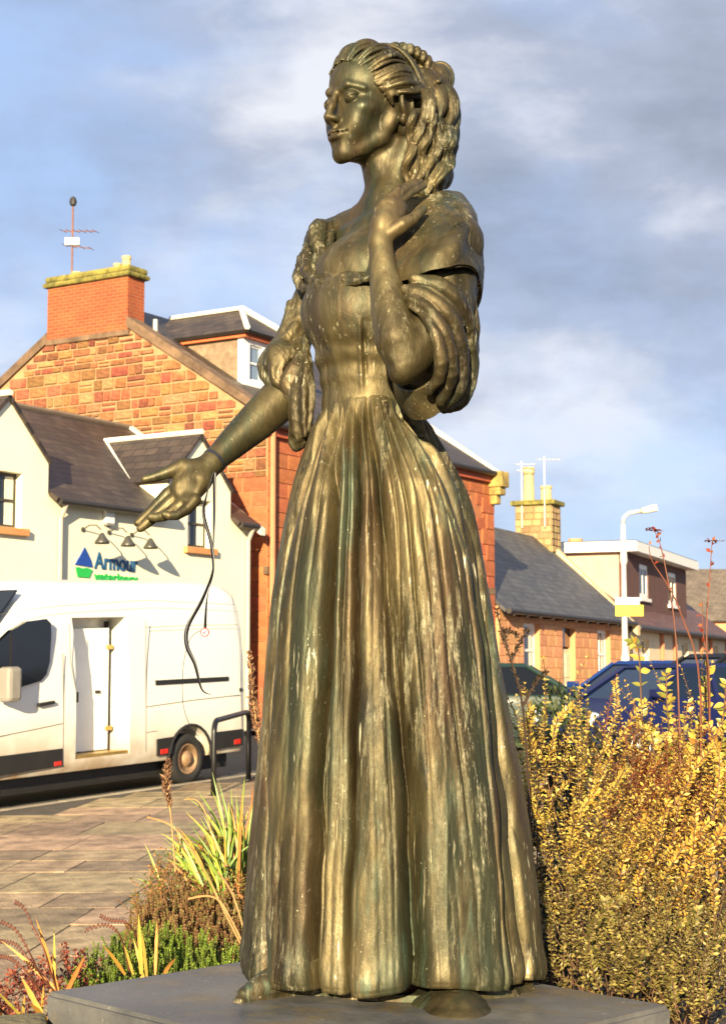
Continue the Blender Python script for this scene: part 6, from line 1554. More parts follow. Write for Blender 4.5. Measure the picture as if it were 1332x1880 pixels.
# ================================================================== FLOWER BED AND PLANTS
def bed():
    """raised earth bed round the plinth"""
    v = []; f = []; nx, ny = 60, 60
    x0, x1, y0, y1 = -1.15, 4.6, 1.6, 9.5
    for i in range(nx+1):
        for j in range(ny+1):
            x = x0 + (x1-x0)*i/nx; y = y0 + (y1-y0)*j/ny
            e = min((x-x0)/0.45, (x1-x)/0.45, (y-y0)/0.45, (y1-y)/0.45, 1.0)
            z = -0.62 + (1.07 + 0.05*math.sin(x*3.1)*math.cos(y*2.7) + 0.03*math.sin(x*9)*math.sin(y*8))*max(0.0, e)
            v.append((x, y, z))
    for i in range(nx):
        for j in range(ny): a = i*(ny+1)+j; f.append((a, a+ny+1, a+ny+2, a+1))
    o = link_mesh('flower_bed', mesh_from('flower_bed', v, f), EARTH, None, True); tag(o, 'raised earth bed round the plinth', kind='structure')
bed()

def leaf_mat(name, stops, rough=0.55, trans=0.25, nscale=0):
    """colour picked per leaf from the ramp (Random Per Island), a little light passing through"""
    m, N, L, P = mat_new(name); g = N.new('ShaderNodeNewGeometry'); r = ramp(N, stops); L.new(g.outputs['Random Per Island'], r.inputs['Fac'])
    L.new(r.outputs['Color'], P.inputs['Base Color']); P.inputs['Roughness'].default_value = rough; P.inputs['Specular IOR Level'].default_value = 0.35
    t = N.new('ShaderNodeBsdfTranslucent'); L.new(r.outputs['Color'], t.inputs['Color']); mx = N.new('ShaderNodeMixShader'); mx.inputs['Fac'].default_value = trans
    out = [n for n in N if n.type == 'OUTPUT_MATERIAL'][0]; L.new(P.outputs[0], mx.inputs[1]); L.new(t.outputs[0], mx.inputs[2]); L.new(mx.outputs[0], out.inputs['Surface'])
    return m

class Leaves:
    """many small folded leaves in one mesh (numpy)"""
    def __init__(s): s.p = []; s.d = []; s.n = []; s.l = []; s.w = []
    def add(s, p, d, n, l, w): s.p.append(tuple(p)); s.d.append(tuple(d)); s.n.append(tuple(n)); s.l.append(l); s.w.append(w)
    def build(s, name, mat, parent, kind='stuff'):
        p = np.array(s.p); d = np.array(s.d); n = np.array(s.n); l = np.array(s.l)[:, None]; w = np.array(s.w)[:, None]
        d /= np.linalg.norm(d, axis=1, keepdims=True) + 1e-9; n = n - d*(n*d).sum(1, keepdims=True); n /= np.linalg.norm(n, axis=1, keepdims=True) + 1e-9; b = np.cross(d, n)
        a = p; c = p + d*l*0.52 + b*w*0.5 + n*w*0.16; t = p + d*l - n*l*0.06; e = p + d*l*0.52 - b*w*0.5 + n*w*0.16
        V = np.stack([a, c, t, e], 1).reshape(-1, 3).astype(np.float32); k = len(p); i0 = np.arange(k)*4
        T = np.stack([np.stack([i0, i0+1, i0+2], 1), np.stack([i0, i0+2, i0+3], 1)], 1).reshape(-1, 3).astype(np.int32)
        me = bpy.data.meshes.new(name); me.vertices.add(len(V)); me.vertices.foreach_set('co', V.ravel()); me.loops.add(T.size); me.loops.foreach_set('vertex_index', T.ravel())
        me.polygons.add(len(T)); me.polygons.foreach_set('loop_start', np.arange(0, T.size, 3, dtype=np.int32)); me.update(calc_edges=True)
        o = link_mesh(name, me, mat, parent)
        if kind: o['kind'] = kind
        return o
def rv(rnd, s=1.0): return Vector((rnd.gauss(0, s), rnd.gauss(0, s), rnd.gauss(0, s)))
TWIG = simple('twig_bark', (0.095, 0.045, 0.020), 0.8, 0, 0.3, 20)
TWIG_RED = simple('twig_red', (0.13, 0.040, 0.018), 0.7, 0, 0.3, 20)
TWIG_DARK = simple('twig_dark', (0.040, 0.022, 0.014), 0.8, 0, 0.3, 20)
STRAW = simple('straw_stem', (0.36, 0.20, 0.075), 0.8, 0, 0.3, 20)

def twig(rnd, lv, tb, p, d, length, leaf_l, leaf_w, step, curve=0.25, r0=0.0010, pairs=True):
    n = max(4, int(length/step)); pts = [p.copy()]; d = d.normalized(); bend = rv(rnd, 0.5) + Vector((0, 0, 0.4))
    for i in range(n):
        d = (d + bend*curve/n).normalized(); p = p + d*step; pts.append(p.copy())
        if i < 1: continue
        side = d.cross(Vector((0, 0, 1)) if i % 2 else Vector((0.3, 1, 0.1))).normalized(); taper = 1.0 - 0.45*(i/n)
        for sg in ((-1, 1) if pairs else (1 if i % 2 else -1,)):
            ld = (side*sg*0.85 + d*0.55 + rv(rnd, 0.18)).normalized(); nn = (Vector((0, -0.5, 0.9)) + rv(rnd, 0.35))
            k = taper*rnd.uniform(0.55, 1.3); lv.add(p, ld, nn, leaf_l*k, leaf_w*k)
    for sg in (0, 1): lv.add(p, d + rv(rnd, 0.3), Vector((0, -0.5, 0.9)) + rv(rnd, 0.4), leaf_l*0.6, leaf_w*0.6)
    tb.tube(pts[::2] + ([pts[-1]] if len(pts) % 2 == 0 else []), [max(0.0006, r0*(1 - 0.6*i/(len(pts)//2 + 1))) for i in range(len(pts[::2]) + (1 if len(pts) % 2 == 0 else 0))], 3)

def small_leaf_shrub(name, label, clumps, seed, mat, leaf_l=0.0105, leaf_w=0.0062, group=None, root_px=None, long_twigs=()):
    """clumps: (px, py, dy, rx_px, ry_px, rdepth_m, twigs)"""
    rnd = random.Random(seed); c0 = clumps[0]; base = S(root_px[0], root_px[1], root_px[2]); base.z = 0.42
    root = empty(name, base); tag(root, label, 'shrub', group); lv = Leaves(); tb = MB()
    for (px, py, dy, rx, ry, rd, nt) in clumps:
        c = S(px, py, dy); k = (Y0+dy)/FPX
        for i in range(nt):
            while True:
                q = Vector((rnd.uniform(-1, 1), rnd.uniform(-1, 1), rnd.uniform(-1, 1)))
                if q.length < 1: break
            p = c + Vector((q.x*rx*k, q.y*rd, q.z*ry*k)); d = Vector((q.x*0.9 + 0.15, q.y*0.4 - 0.25, 0.8 + 0.4*q.z)) + rv(rnd, 0.28)
            twig(rnd, lv, tb, p, d, rnd.uniform(0.13, 0.28), leaf_l, leaf_w, leaf_l*0.80, 0.35)
        for i in range(max(2, nt//22)):                     # woody stems down to the bed
            q = rv(rnd, 0.4); p = c + Vector((q.x*rx*k, q.y*rd, q.z*ry*k)); b = base + Vector((rnd.gauss(0, 0.05), rnd.gauss(0, 0.05), 0)); m_ = (p+b)/2 + rv(rnd, 0.03)
            tb.tube([b, m_, p], [0.0034, 0.0024, 0.0013], 5)
    for pts, sl in long_twigs:                              # single long shoots: follow photo points
        Q = catmull(np.array([tuple(S(*q)) for q in pts]), np.linspace(0, len(pts)-1, 40)); tb.tube([Vector(q) for q in Q[::3]], [0.0022*(1 - 0.6*i/14) for i in range(len(Q[::3]))], 4)
        for i in range(2, 40):
            d = Vector(Q[i] - Q[i-1]).normalized(); sd_ = d.cross(Vector((0, 1, 0.2))).normalized()
            for sg in (-1, 1): lv.add(Vector(Q[i]) + rv(rnd, .001), sd_*sg*0.8 + d*0.6 + rv(rnd, .2), Vector((0, -.8, .6)) + rv(rnd, .3), leaf_l*sl*rnd.uniform(.7, 1.15), leaf_w*sl)
    lv.build('foliage', mat, root); o = tag(tb.build('stems', TWIG, root), kind='stuff'); return root

GOLD = leaf_mat('gold_leaf', [(0.0, (0.20, 0.12, 0.016)), (0.35, (0.38, 0.25, 0.040)), (0.75, (0.54, 0.39, 0.085)), (1.0, (0.34, 0.32, 0.060))], 0.35)
OLIVE = leaf_mat('olive_gold_leaf', [(0.0, (0.070, 0.064, 0.014)), (0.5, (0.17, 0.140, 0.030)), (1.0, (0.34, 0.27, 0.075))], 0.42)
GOLD2 = leaf_mat('amber_leaf', [(0.0, (0.22, 0.10, 0.016)), (0.4, (0.40, 0.23, 0.034)), (1.0, (0.54, 0.38, 0.070))], 0.42)

small_leaf_shrub('golden_shrub', 'golden small-leaved shrub with arching sprays right beside the skirt',
    [(1000, 1400, .42, 40, 60, .10, 16), (990, 1480, .40, 30, 60, .10, 12), (1060, 1470, .48, 60, 60, .12, 20), (1050, 1570, .42, 60, 70, .14, 34), (1090, 1640, .45, 75, 70, .14, 42), (1050, 1690, .40, 40, 50, .10, 22)],
    3, GOLD, 0.0130, 0.0060, root_px=(1040, 1750, .5), long_twigs=[([(1080, 1480, .42), (1100, 1430, .38), (1130, 1370, .36), (1165, 1310, .35), (1185, 1290, .35)], 1.0),
    ([(1090, 1420, .44), (1110, 1370, .42), (1130, 1300, .42), (1128, 1250, .42)], 0.8), ([(990, 1400, .40), (970, 1340, .36), (975, 1300, .36)], 1.0), ([(1010, 1400, .40), (1020, 1330, .38), (1050, 1295, .38)], 1.0),
    ([(1060, 1500, .40), (1105, 1470, .34), (1150, 1410, .33)], 1.0), ([(1000, 1520, .38), (975, 1470, .33), (965, 1420, .32)], 1.0), ([(1040, 1560, .36), (1060, 1500, .32), (1095, 1450, .31)], 1.0)])
small_leaf_shrub('amber_shrub', 'broad amber small-leaved shrub at the right edge above the olive one',
    [(1170, 1500, .62, 70, 50, .14, 22), (1250, 1470, .70, 70, 60, .16, 30), (1310, 1540, .62, 50, 70, .14, 34), (1180, 1640, .50, 80, 60, .14, 34), (1280, 1650, .52, 70, 60, .14, 34), (1300, 1400, .85, 50, 60, .16, 18)],
    7, GOLD2, root_px=(1230, 1760, .7), leaf_l=0.0135, leaf_w=0.0064, long_twigs=[([(1150, 1720, .40), (1135, 1640, .36), (1150, 1560, .34), (1185, 1500, .33)], 1.15), ([(1200, 1720, .42), (1215, 1630, .36), (1250, 1560, .34), (1300, 1510, .34)], 1.15),
    ([(1260, 1720, .42), (1250, 1640, .36), (1270, 1570, .34), (1275, 1490, .34)], 1.1), ([(1300, 1720, .42), (1310, 1650, .36), (1300, 1580, .34), (1325, 1520, .33)], 1.15), ([(1180, 1680, .40), (1170, 1610, .36), (1205, 1550, .34), (1225, 1470, .34)], 1.0), ([(1230, 1600, .45), (1240, 1500, .42), (1270, 1420, .42), (1310, 1370, .42)], 1.15), ([(1290, 1600, .45), (1310, 1480, .42), (1320, 1400, .42), (1300, 1330, .42)], 1.1)])
small_leaf_shrub('olive_shrub', 'low olive green small-leaved shrub behind the plinth corner',
    [(1060, 1720, .30, 70, 60, .12, 26), (1150, 1760, .30, 80, 70, .14, 38), (1250, 1750, .36, 80, 70, .14, 38), (1310, 1820, .26, 60, 70, .12, 34), (1090, 1810, .22, 70, 30, .08, 36), (1190, 1830, .16, 60, 25, .06, 34), (1270, 1870, .10, 40, 30, .08, 24)],
    11, OLIVE, 0.0125, 0.0064, root_px=(1230, 1830, .34), long_twigs=[([(1100, 1820, .18), (1080, 1750, .16), (1095, 1690, .15), (1140, 1650, .15)], 1.15), ([(1160, 1830, .16), (1175, 1760, .14), (1215, 1710, .14), (1260, 1690, .14)], 1.15), ([(1240, 1850, .12), (1235, 1780, .11), (1265, 1720, .11), (1280, 1670, .11)], 1.1),
    ([(1300, 1860, .12), (1290, 1790, .11), (1310, 1740, .11), (1330, 1700, .11)], 1.15), ([(1130, 1820, .18), (1140, 1750, .16), (1120, 1700, .15), (1110, 1650, .15)], 1.0)])

# dark twig close to the skirt
def dark_twig():
    rnd = random.Random(6); root = empty('dark_twig_shrub', S(975, 1600, .30)); tag(root, 'thin dark twiggy shrub poking out beside the skirt', 'shrub'); lv = Leaves(); tb = MB()
    for pts in ([(975, 1600, .30), (968, 1420, .26), (958, 1290, .22), (938, 1215, .2), (920, 1160, .2), (911, 1120, .2)], [(938, 1215, .2), (950, 1185, .19), (966, 1158, .19)], [(930, 1190, .2), (925, 1160, .2), (948, 1166, .2)], [(958, 1300, .22), (985, 1250, .2), (1000, 1235, .2)]):
        Q = catmull(np.array([tuple(S(*q)) for q in pts]), np.linspace(0, len(pts)-1, 34)); tb.tube([Vector(q) for q in Q[::3]], [0.0032*(1 - 0.7*i/12) for i in range(len(Q[::3]))], 4)
        for i in range(6, 34):
            d = Vector(Q[i] - Q[i-1]).normalized()
            for k in range(3): lv.add(Vector(Q[i]) + rv(rnd, .0015), d*0.7 + rv(rnd, .6), rv(rnd), 0.010*rnd.uniform(.7, 1.2), 0.0042)
    lv.build('foliage', leaf_mat('dark_leaf', [(0, (0.020, 0.016, 0.010)), (1, (0.075, 0.045, 0.022))]), root); tag(tb.build('stems', TWIG_DARK, root), kind='stuff')
dark_twig()

# shrub with broad leaves, each leaf its own piece
def leaf_mesh(name, l, w, curl):
    v = [(0, 0, 0)]; f = []; n = 5
    for i in range(1, n):
        t = i/n; ww = w*math.sin(math.pi*t**0.8)*0.5; z = curl*l*t*t; v += [(-ww, l*t, z + ww*0.30), (0, l*t, z), (ww, l*t, z + ww*0.30)]
    v.append((0, l, curl*l)); k = len(v)-1
    f += [(0, 2, 1), (0, 3, 2)]
    for i in range(n-2): a = 1+i*3; f += [(a, a+1, a+4, a+3), (a+1, a+2, a+5, a+4)]
    a = 1+(n-2)*3; f += [(a, a+1, k), (a+1, a+2, k)]
    return mesh_from(name, v, f)
def broad_shrub():
    rnd = random.Random(14); root = empty('broad_leaf_shrub', Vector((S(1260, 1500, .9).x, Y0+.9, 0.42))); tag(root, 'yellow broad-leaved shrub in front of the dark blue car', 'shrub')
    m, N, L, P = mat_new('broad_leaf'); oi = N.new('ShaderNodeObjectInfo'); r = ramp(N, [(0, (0.12, 0.13, 0.020)), (0.4, (0.28, 0.24, 0.035)), (0.8, (0.40, 0.28, 0.05)), (1.0, (0.30, 0.13, 0.03))]); L.new(oi.outputs['Random'], r.inputs['Fac']); L.new(r.outputs['Color'], P.inputs['Base Color']); P.inputs['Roughness'].default_value = 0.45
    ms = [leaf_mesh('leaf', 0.029, 0.017, c) for c in (-0.25, -0.1, 0.1)]
    for me in ms: me.materials.append(m); me.shade_smooth()
    stems = [[(1250, 1560, .9), (1240, 1420, .85), (1225, 1320, .8), (1222, 1235, .8)], [(1260, 1560, .9), (1275, 1420, .82), (1290, 1300, .8), (1300, 1225, .8)], [(1240, 1560, .9), (1200, 1440, .85), (1180, 1350, .8), (1172, 1200, .8), (1160, 1180, .8)],
             [(1270, 1560, .9), (1310, 1440, .8), (1325, 1330, .75), (1332, 1250, .75)], [(1255, 1560, .9), (1255, 1440, .78), (1250, 1380, .75), (1262, 1290, .74)], [(1255, 1560, .9), (1225, 1480, .75), (1205, 1420, .7), (1195, 1340, .7)],
             [(1280, 1560, .9), (1320, 1500, .75), (1340, 1420, .7), (1345, 1350, .7)], [(1270, 1560, .9), (1290, 1480, .72), (1300, 1420, .7), (1310, 1370, .7)], [(1250, 1560, .9), (1235, 1460, .76), (1240, 1400, .74), (1232, 1345, .74)], [(1280, 1560, .9), (1285, 1440, .76), (1275, 1380, .75), (1282, 1330, .75)], [(1290, 1560, .9), (1325, 1470, .74), (1318, 1400, .72), (1328, 1340, .72)]]
    for pts in stems:
        Q = catmull(np.array([tuple(S(*q)) for q in pts]), np.linspace(0, len(pts)-1, 26)); tb = MB(); tb.tube([Vector(q) for q in Q[::2]], [0.0036*(1 - 0.65*i/13) for i in range(13)], 5); tb.build('stem', TWIG, root)
        for i in range(8, 26):
            d = Vector(Q[i] - Q[i-1]).normalized(); sd_ = d.cross(Vector((0.2*(i % 3 - 1), 1, 0))).normalized()
            for sg in (-1, 1):
                if rnd.random() < 0.06: continue
                y = (sd_*sg*0.9 + d*0.5 + rv(rnd, .35)).normalized(); z = (Vector((0, -0.7, 0.6)) + rv(rnd, .5)); x = y.cross(z).normalized(); z = x.cross(y); k = rnd.uniform(0.6, 1.25)*(1.15 - 0.4*i/26)
                o = bpy.data.objects.new('leaf', rnd.choice(ms)); C.objects.link(o); o.parent = root; o.matrix_parent_inverse = world_matrix(root).inverted()
                M = Matrix(((x.x, y.x, z.x, 0), (x.y, y.y, z.y, 0), (x.z, y.z, z.z, 0), (0, 0, 0, 1)))*1.0
                o.matrix_basis = Matrix.Translation(Vector(Q[i])) @ M @ Matrix.Scale(k, 4)
broad_shrub()

# russet bracken-like patch inside the amber shrub
def russet():
    rnd = random.Random(9); root = empty('russet_bush', Vector((S(1200, 1520, .8).x, Y0+.75, 0.42))); tag(root, 'russet brown withered bush glimpsed inside the amber shrub', 'shrub'); lv = Leaves(); tb = MB()
    for i in range(150):
        p = S(1190 + rnd.gauss(0, 42), 1500 + rnd.gauss(0, 42), .66 + rnd.uniform(-.06, .15)); d = Vector((rnd.gauss(0, .4), -0.2, 1)); twig(rnd, lv, tb, p, d, rnd.uniform(.08, .16), 0.014, 0.0035, 0.006, r0=0.0013)
    lv.build('foliage', leaf_mat('russet_leaf', [(0, (0.12, 0.028, 0.010)), (0.6, (0.24, 0.062, 0.018)), (1, (0.36, 0.14, 0.035))]), root); tag(tb.build('stems', TWIG_RED, root), kind='stuff')
russet()

def red_stalks():
    rnd = random.Random(19); root = empty('red_stalk_plant', Vector((S(1270, 1400, .6).x, Y0+.6, 0.42))); tag(root, 'tall red-stemmed plant with small crimson leaves and flat seed heads', 'plant'); lv = Leaves()
    for pts, head in (([(1285, 1500, .6), (1283, 1245, .6), (1250, 1130, .6), (1225, 1075, .6), (1196, 1030, .6), (1190, 1000, .6)], 0), ([(1300, 1500, .6), (1301, 1253, .6), (1290, 1165, .6), (1288, 1100, .6)], 0), ([(1250, 1500, .62), (1240, 1180, .62), (1216, 1020, .62), (1200, 974, .62)], 1),
                      ([(1310, 1500, .64), (1296, 1190, .64), (1302, 1060, .64), (1306, 994, .64)], 1)):
        Q = catmull(np.array([tuple(S(*q)) for q in pts]), np.linspace(0, len(pts)-1, 36)); tb = MB(); tb.tube([Vector(q) for q in Q[::2]], [0.0028*(1 - 0.75*i/18) for i in range(18)], 5); tb.build('stem', TWIG_RED, root)
        for i in range(14, 36):
            if rnd.random() < 0.35: lv.add(Q[i], rv(rnd, 1) + Vector((0, -.2, .2)), Vector((0, -1, .4)) + rv(rnd, .5), rnd.uniform(.008, .018), rnd.uniform(.005, .010))
        if head:
            for k in range(26): lv.add(Vector(Q[-1]) + Vector((rnd.gauss(0, .009), rnd.gauss(0, .008), rnd.gauss(0, .002))), Vector((rnd.gauss(0, 1), rnd.gauss(0, 1), .2)), Vector((0, -.3, 1)), 0.012, 0.007)
    lv.build('foliage', leaf_mat('crimson_leaf', [(0, (0.12, 0.010, 0.008)), (0.5, (0.22, 0.028, 0.014)), (1, (0.30, 0.11, 0.03))]), root)
red_stalks()

def far_bush(name, label, px, py, Y, rx, ry, seed, stops, n=900, l=0.045, w=0.02):
    rnd = random.Random(seed); c = at(px, py, Y); k = Y/FPX; root = empty(name, Vector((c.x, Y, 0.42))); tag(root, label, 'bush'); lv = Leaves(); tb = MB()
    for i in range(n):
        while True:
            q = Vector((rnd.uniform(-1, 1), rnd.uniform(-1, 1), rnd.uniform(-1, 1)))
            if 0.3 < q.length < 1: break
        top = c.z + ry*k; zz = 0.46 + (top-0.46)*(q.z*0.5 + 0.5)
        lv.add(Vector((c.x + q.x*rx*k, c.y + q.y*rx*k*0.7, zz)), q*0.6 + rv(rnd, .5) + Vector((0, 0, .3)), q + Vector((0, -.5, .5)) + rv(rnd, .4), l*rnd.uniform(.6, 1.2), w)
    for i in range(9): q = rv(rnd, .35); tb = MB(); tb.tube([Vector((c.x + rnd.gauss(0, .1), Y, 0.36)), c + Vector((q.x*rx*k, q.y*.2, q.z*ry*k*.6))], [.02, .006], 5); tb.build('stem', TWIG_DARK, root)
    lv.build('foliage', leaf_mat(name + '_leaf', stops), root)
far_bush('evergreen_bush', 'dark evergreen bush between the green saloon and the golden shrub', 1030, 1335, 9.0, 85, 75, 4, [(0, (0.012, 0.020, 0.008)), (0.6, (0.035, 0.055, 0.018)), (1, (0.085, 0.095, 0.028))], 1800, .05, .02)
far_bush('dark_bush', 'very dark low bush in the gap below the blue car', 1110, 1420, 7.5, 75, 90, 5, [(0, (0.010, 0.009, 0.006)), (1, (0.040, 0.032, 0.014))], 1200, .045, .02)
far_bush('leafy_bush', 'dull green bush behind the amber shrub', 1250, 1440, 7.0, 130, 100, 8, [(0, (0.020, 0.018, 0.008)), (1, (0.10, 0.075, 0.02))], 1800, .045, .022)
far_bush('painted_shade_bush', 'bush close behind the skirt with shade painted into its dark leaves', 985, 1640, 4.5, 90, 170, 12, [(0, (0.008, 0.010, 0.005)), (1, (0.040, 0.036, 0.014))], 1800, .03, .012)  # filler bush; shade is put into the dark leaf colours

far_bush('thicket', 'dark thicket behind the olive shrub, its near-black leaves painting shade into the gaps', 1180, 1680, 4.7, 170, 150, 21, [(0, (0.006, 0.006, 0.003)), (0.8, (0.018, 0.016, 0.006)), (1, (0.045, 0.036, 0.011))], 3800, .024, .010)  # leaf colour near black: paints the shade seen between the shrub sprays

# ---- left side: bottle-brush evergreen shoots
def shoots(name, label, region, seed, mat, count, ymap, ln=(0.040, 0.065), leaf=(0.0095, 0.0030), cat='shrub'):
    """region(px, py) -> inside?; tips of upright shoots over a sloping mound"""
    rnd = random.Random(seed); lv = Leaves(); tb = MB(); pts = []
    x0, y0, x1, y1, poly = region
    def ins(x, y):
        c = False; n = len(poly)
        for i in range(n):
            (ax, ay), (bx, by) = poly[i], poly[i-1]
            if (ay > y) != (by > y) and x < (bx-ax)*(y-ay)/(by-ay) + ax: c = not c
        return c
    while len(pts) < count:
        x, y = rnd.uniform(x0, x1), rnd.uniform(y0, y1)
        if ins(x, y): pts.append((x, y))
    Ys = np.interp([p[1] for p in pts], *ymap); c = at(*pts[0], Ys[0])
    root = empty(name, Vector((at((x0+x1)/2, y1, float(np.mean(Ys))).x, float(np.mean(Ys)), 0.42))); tag(root, label, cat)
    for (x, y), Y in zip(pts, Ys):
        t = at(x, y, Y + rnd.gauss(0, .03)); L_ = rnd.uniform(*ln); d = Vector((rnd.gauss(0, .22), rnd.gauss(-.05, .2), 1)).normalized(); u = d.orthogonal().normalized(); v = d.cross(u); rings = 12
        tb.tube([t - d*(L_ + 0.10) + rv(rnd, .01), t - d*L_, t], [0.0024, 0.0018, 0.001], 4)
        for k in range(rings):
            q = k/(rings-1); p = t - d*L_*(1-q)
            for j in range(6):
                a = j*1.0472 + k*0.6 + rnd.uniform(-.2, .2); o = u*math.cos(a) + v*math.sin(a); up = 0.9 + 1.1*q
                lv.add(p, o + d*up, d - o*0.6, leaf[0]*(1.05 - 0.35*q)*rnd.uniform(.85, 1.1), leaf[1])
    lv.build('foliage', mat, root); tag(tb.build('stems', TWIG_DARK, root), kind='stuff'); return root
HEBE = leaf_mat('hebe_leaf', [(0, (0.075, 0.135, 0.014)), (0.5, (0.150, 0.230, 0.028)), (1, (0.27, 0.34, 0.06))], 0.45)
HEATH = leaf_mat('heath_leaf', [(0, (0.12, 0.055, 0.028)), (0.35, (0.24, 0.115, 0.055)), (0.6, (0.30, 0.17, 0.075)), (1, (0.19, 0.21, 0.055))], 0.6)
shoots('green_hebe', 'bright green needle-leaved shrub behind the plinth edge',
       (105, 1690, 445, 1830, [(105, 1830), (120, 1775), (160, 1735), (210, 1708), (280, 1690), (340, 1700), (400, 1715), (440, 1740), (445, 1775), (300, 1800), (180, 1830)]), 2, HEBE, 340, ([1690, 1760, 1830], [4.30, 3.90, 3.55]), (0.055, 0.085), (0.0105, 0.0048))
shoots('russet_heath', 'brownish green heath mound behind the bright green shrub',
       (225, 1580, 480, 1745, [(225, 1700), (250, 1650), (300, 1615), (370, 1590), (470, 1580), (480, 1745), (400, 1735), (330, 1712), (260, 1715)]), 5, HEATH, 420, ([1580, 1660, 1745], [5.2, 4.75, 4.3]), (0.06, 0.095), (0.0125, 0.0060))

def blade(rnd, p, d, length, width, droop, name, mat, parent, tw=0.0):
    n = 8; v = []; f = []; d = d.normalized(); side = d.cross(Vector((rnd.gauss(0, .3), 1, 0))).normalized()
    q = p.copy(); dd = d.copy()
    for i in range(n+1):
        t = i/n; w = width*(0.55 + 0.45*math.sin(math.pi*min(1, t*1.6)) if t < 0.6 else max(0.03, (1-t)/0.4)**0.8)*0.5; nn = side.cross(dd)
        v += [q - side*w, q + nn*w*0.22, q + side*w]; dd = (dd + Vector((d.x*0.5, d.y*0.5, -1))*droop*(t+0.15)/n).normalized(); q = q + dd*length/n
    for i in range(n): a = i*3; f += [(a, a+1, a+4, a+3), (a+1, a+2, a+5, a+4)]
    me = mesh_from(name, v, f); me.shade_smooth(); return link_mesh(name, me, mat, parent)
def blade_mat(name, stops):
    m, N, L, P = mat_new(name); oi = N.new('ShaderNodeObjectInfo'); r = ramp(N, stops); L.new(oi.outputs['Random'], r.inputs['Fac'])
    tc = N.new('ShaderNodeTexCoord'); n = N.new('ShaderNodeTexNoise'); n.inputs['Scale'].default_value = 30; L.new(tc.outputs['Object'], n.inputs['Vector'])
    hs = N.new('ShaderNodeHueSaturation'); mr = N.new('ShaderNodeMapRange'); mr.inputs['To Min'].default_value = 0.7; mr.inputs['To Max'].default_value = 1.3; L.new(n.outputs['Fac'], mr.inputs['Value']); L.new(mr.outputs[0], hs.inputs['Value']); L.new(r.outputs['Color'], hs.inputs['Color'])
    L.new(hs.outputs['Color'], P.inputs['Base Color']); P.inputs['Roughness'].default_value = 0.45; return m
STRAP = blade_mat('strap_leaf', [(0, (0.065, 0.13, 0.014)), (0.50, (0.15, 0.22, 0.022)), (0.72, (0.32, 0.31, 0.04)), (0.90, (0.44, 0.23, 0.05)), (1, (0.34, 0.10, 0.03))])
def strap_clump():
    rnd = random.Random(23); root = empty('strap_leaf_clump', Vector((at(430, 1500, 5.3).x, 5.3, 0.42))); tag(root, 'clump of long green and yellow strap leaves behind the skirt edge', 'plant')
    for i in range(260):
        bx = rnd.gauss(425, 34); by = rnd.uniform(1610, 1690); p = at(bx, by, 5.3 + rnd.uniform(-.35, .35)); a = (bx-430)/50
        d = Vector((a*0.28 + rnd.gauss(-.05, .28), rnd.gauss(-.05, .25), 1)); blade(rnd, p, d, rnd.uniform(0.16, 0.32)*(1.15 if bx > 425 else 0.75), rnd.uniform(.006, .0105), rnd.uniform(.2, 1.6), 'leaf', STRAP, root)
strap_clump()
DRY = blade_mat('dry_strap_leaf', [(0, (0.46, 0.34, 0.07)), (0.5, (0.52, 0.24, 0.06)), (0.8, (0.40, 0.12, 0.035)), (1, (0.22, 0.30, 0.04))])
def dry_clump():
    rnd = random.Random(29); root = empty('withered_leaf_clump', Vector((at(110, 1850, 3.5).x, 3.5, 0.42))); tag(root, 'withered orange and yellow strap leaves at the plinth corner', 'plant')
    sp = [((20, 1900), (-60, 1800)), ((60, 1890), (0, 1820)), ((85, 1880), (45, 1800)), ((100, 1860), (100, 1718)), ((112, 1840), (72, 1700)), ((115, 1830), (20, 1730)), ((110, 1850), (150, 1760)), ((260, 1800), (255, 1690)), ((270, 1795), (262, 1720)), ((285, 1790), (288, 1700)),
          ((230, 1790), (195, 1735)), ((300, 1790), (320, 1755)), ((40, 1890), (45, 1830)), ((75, 1885), (80, 1815)), ((10, 1890), (-10, 1830)), ((90, 1880), (60, 1840)), ((245, 1790), (230, 1740)), ((265, 1800), (248, 1730))]
    for (a, b) in sp:
        Y = 3.45 + rnd.uniform(-.08, .2) if a[0] < 200 else 3.75; p, q = at(*a, Y), at(*b, Y - rnd.uniform(0, .08)); blade(rnd, p, q-p, (q-p).length*1.1, rnd.uniform(.006, .011), rnd.uniform(0, .35), 'leaf', DRY, root)
dry_clump()

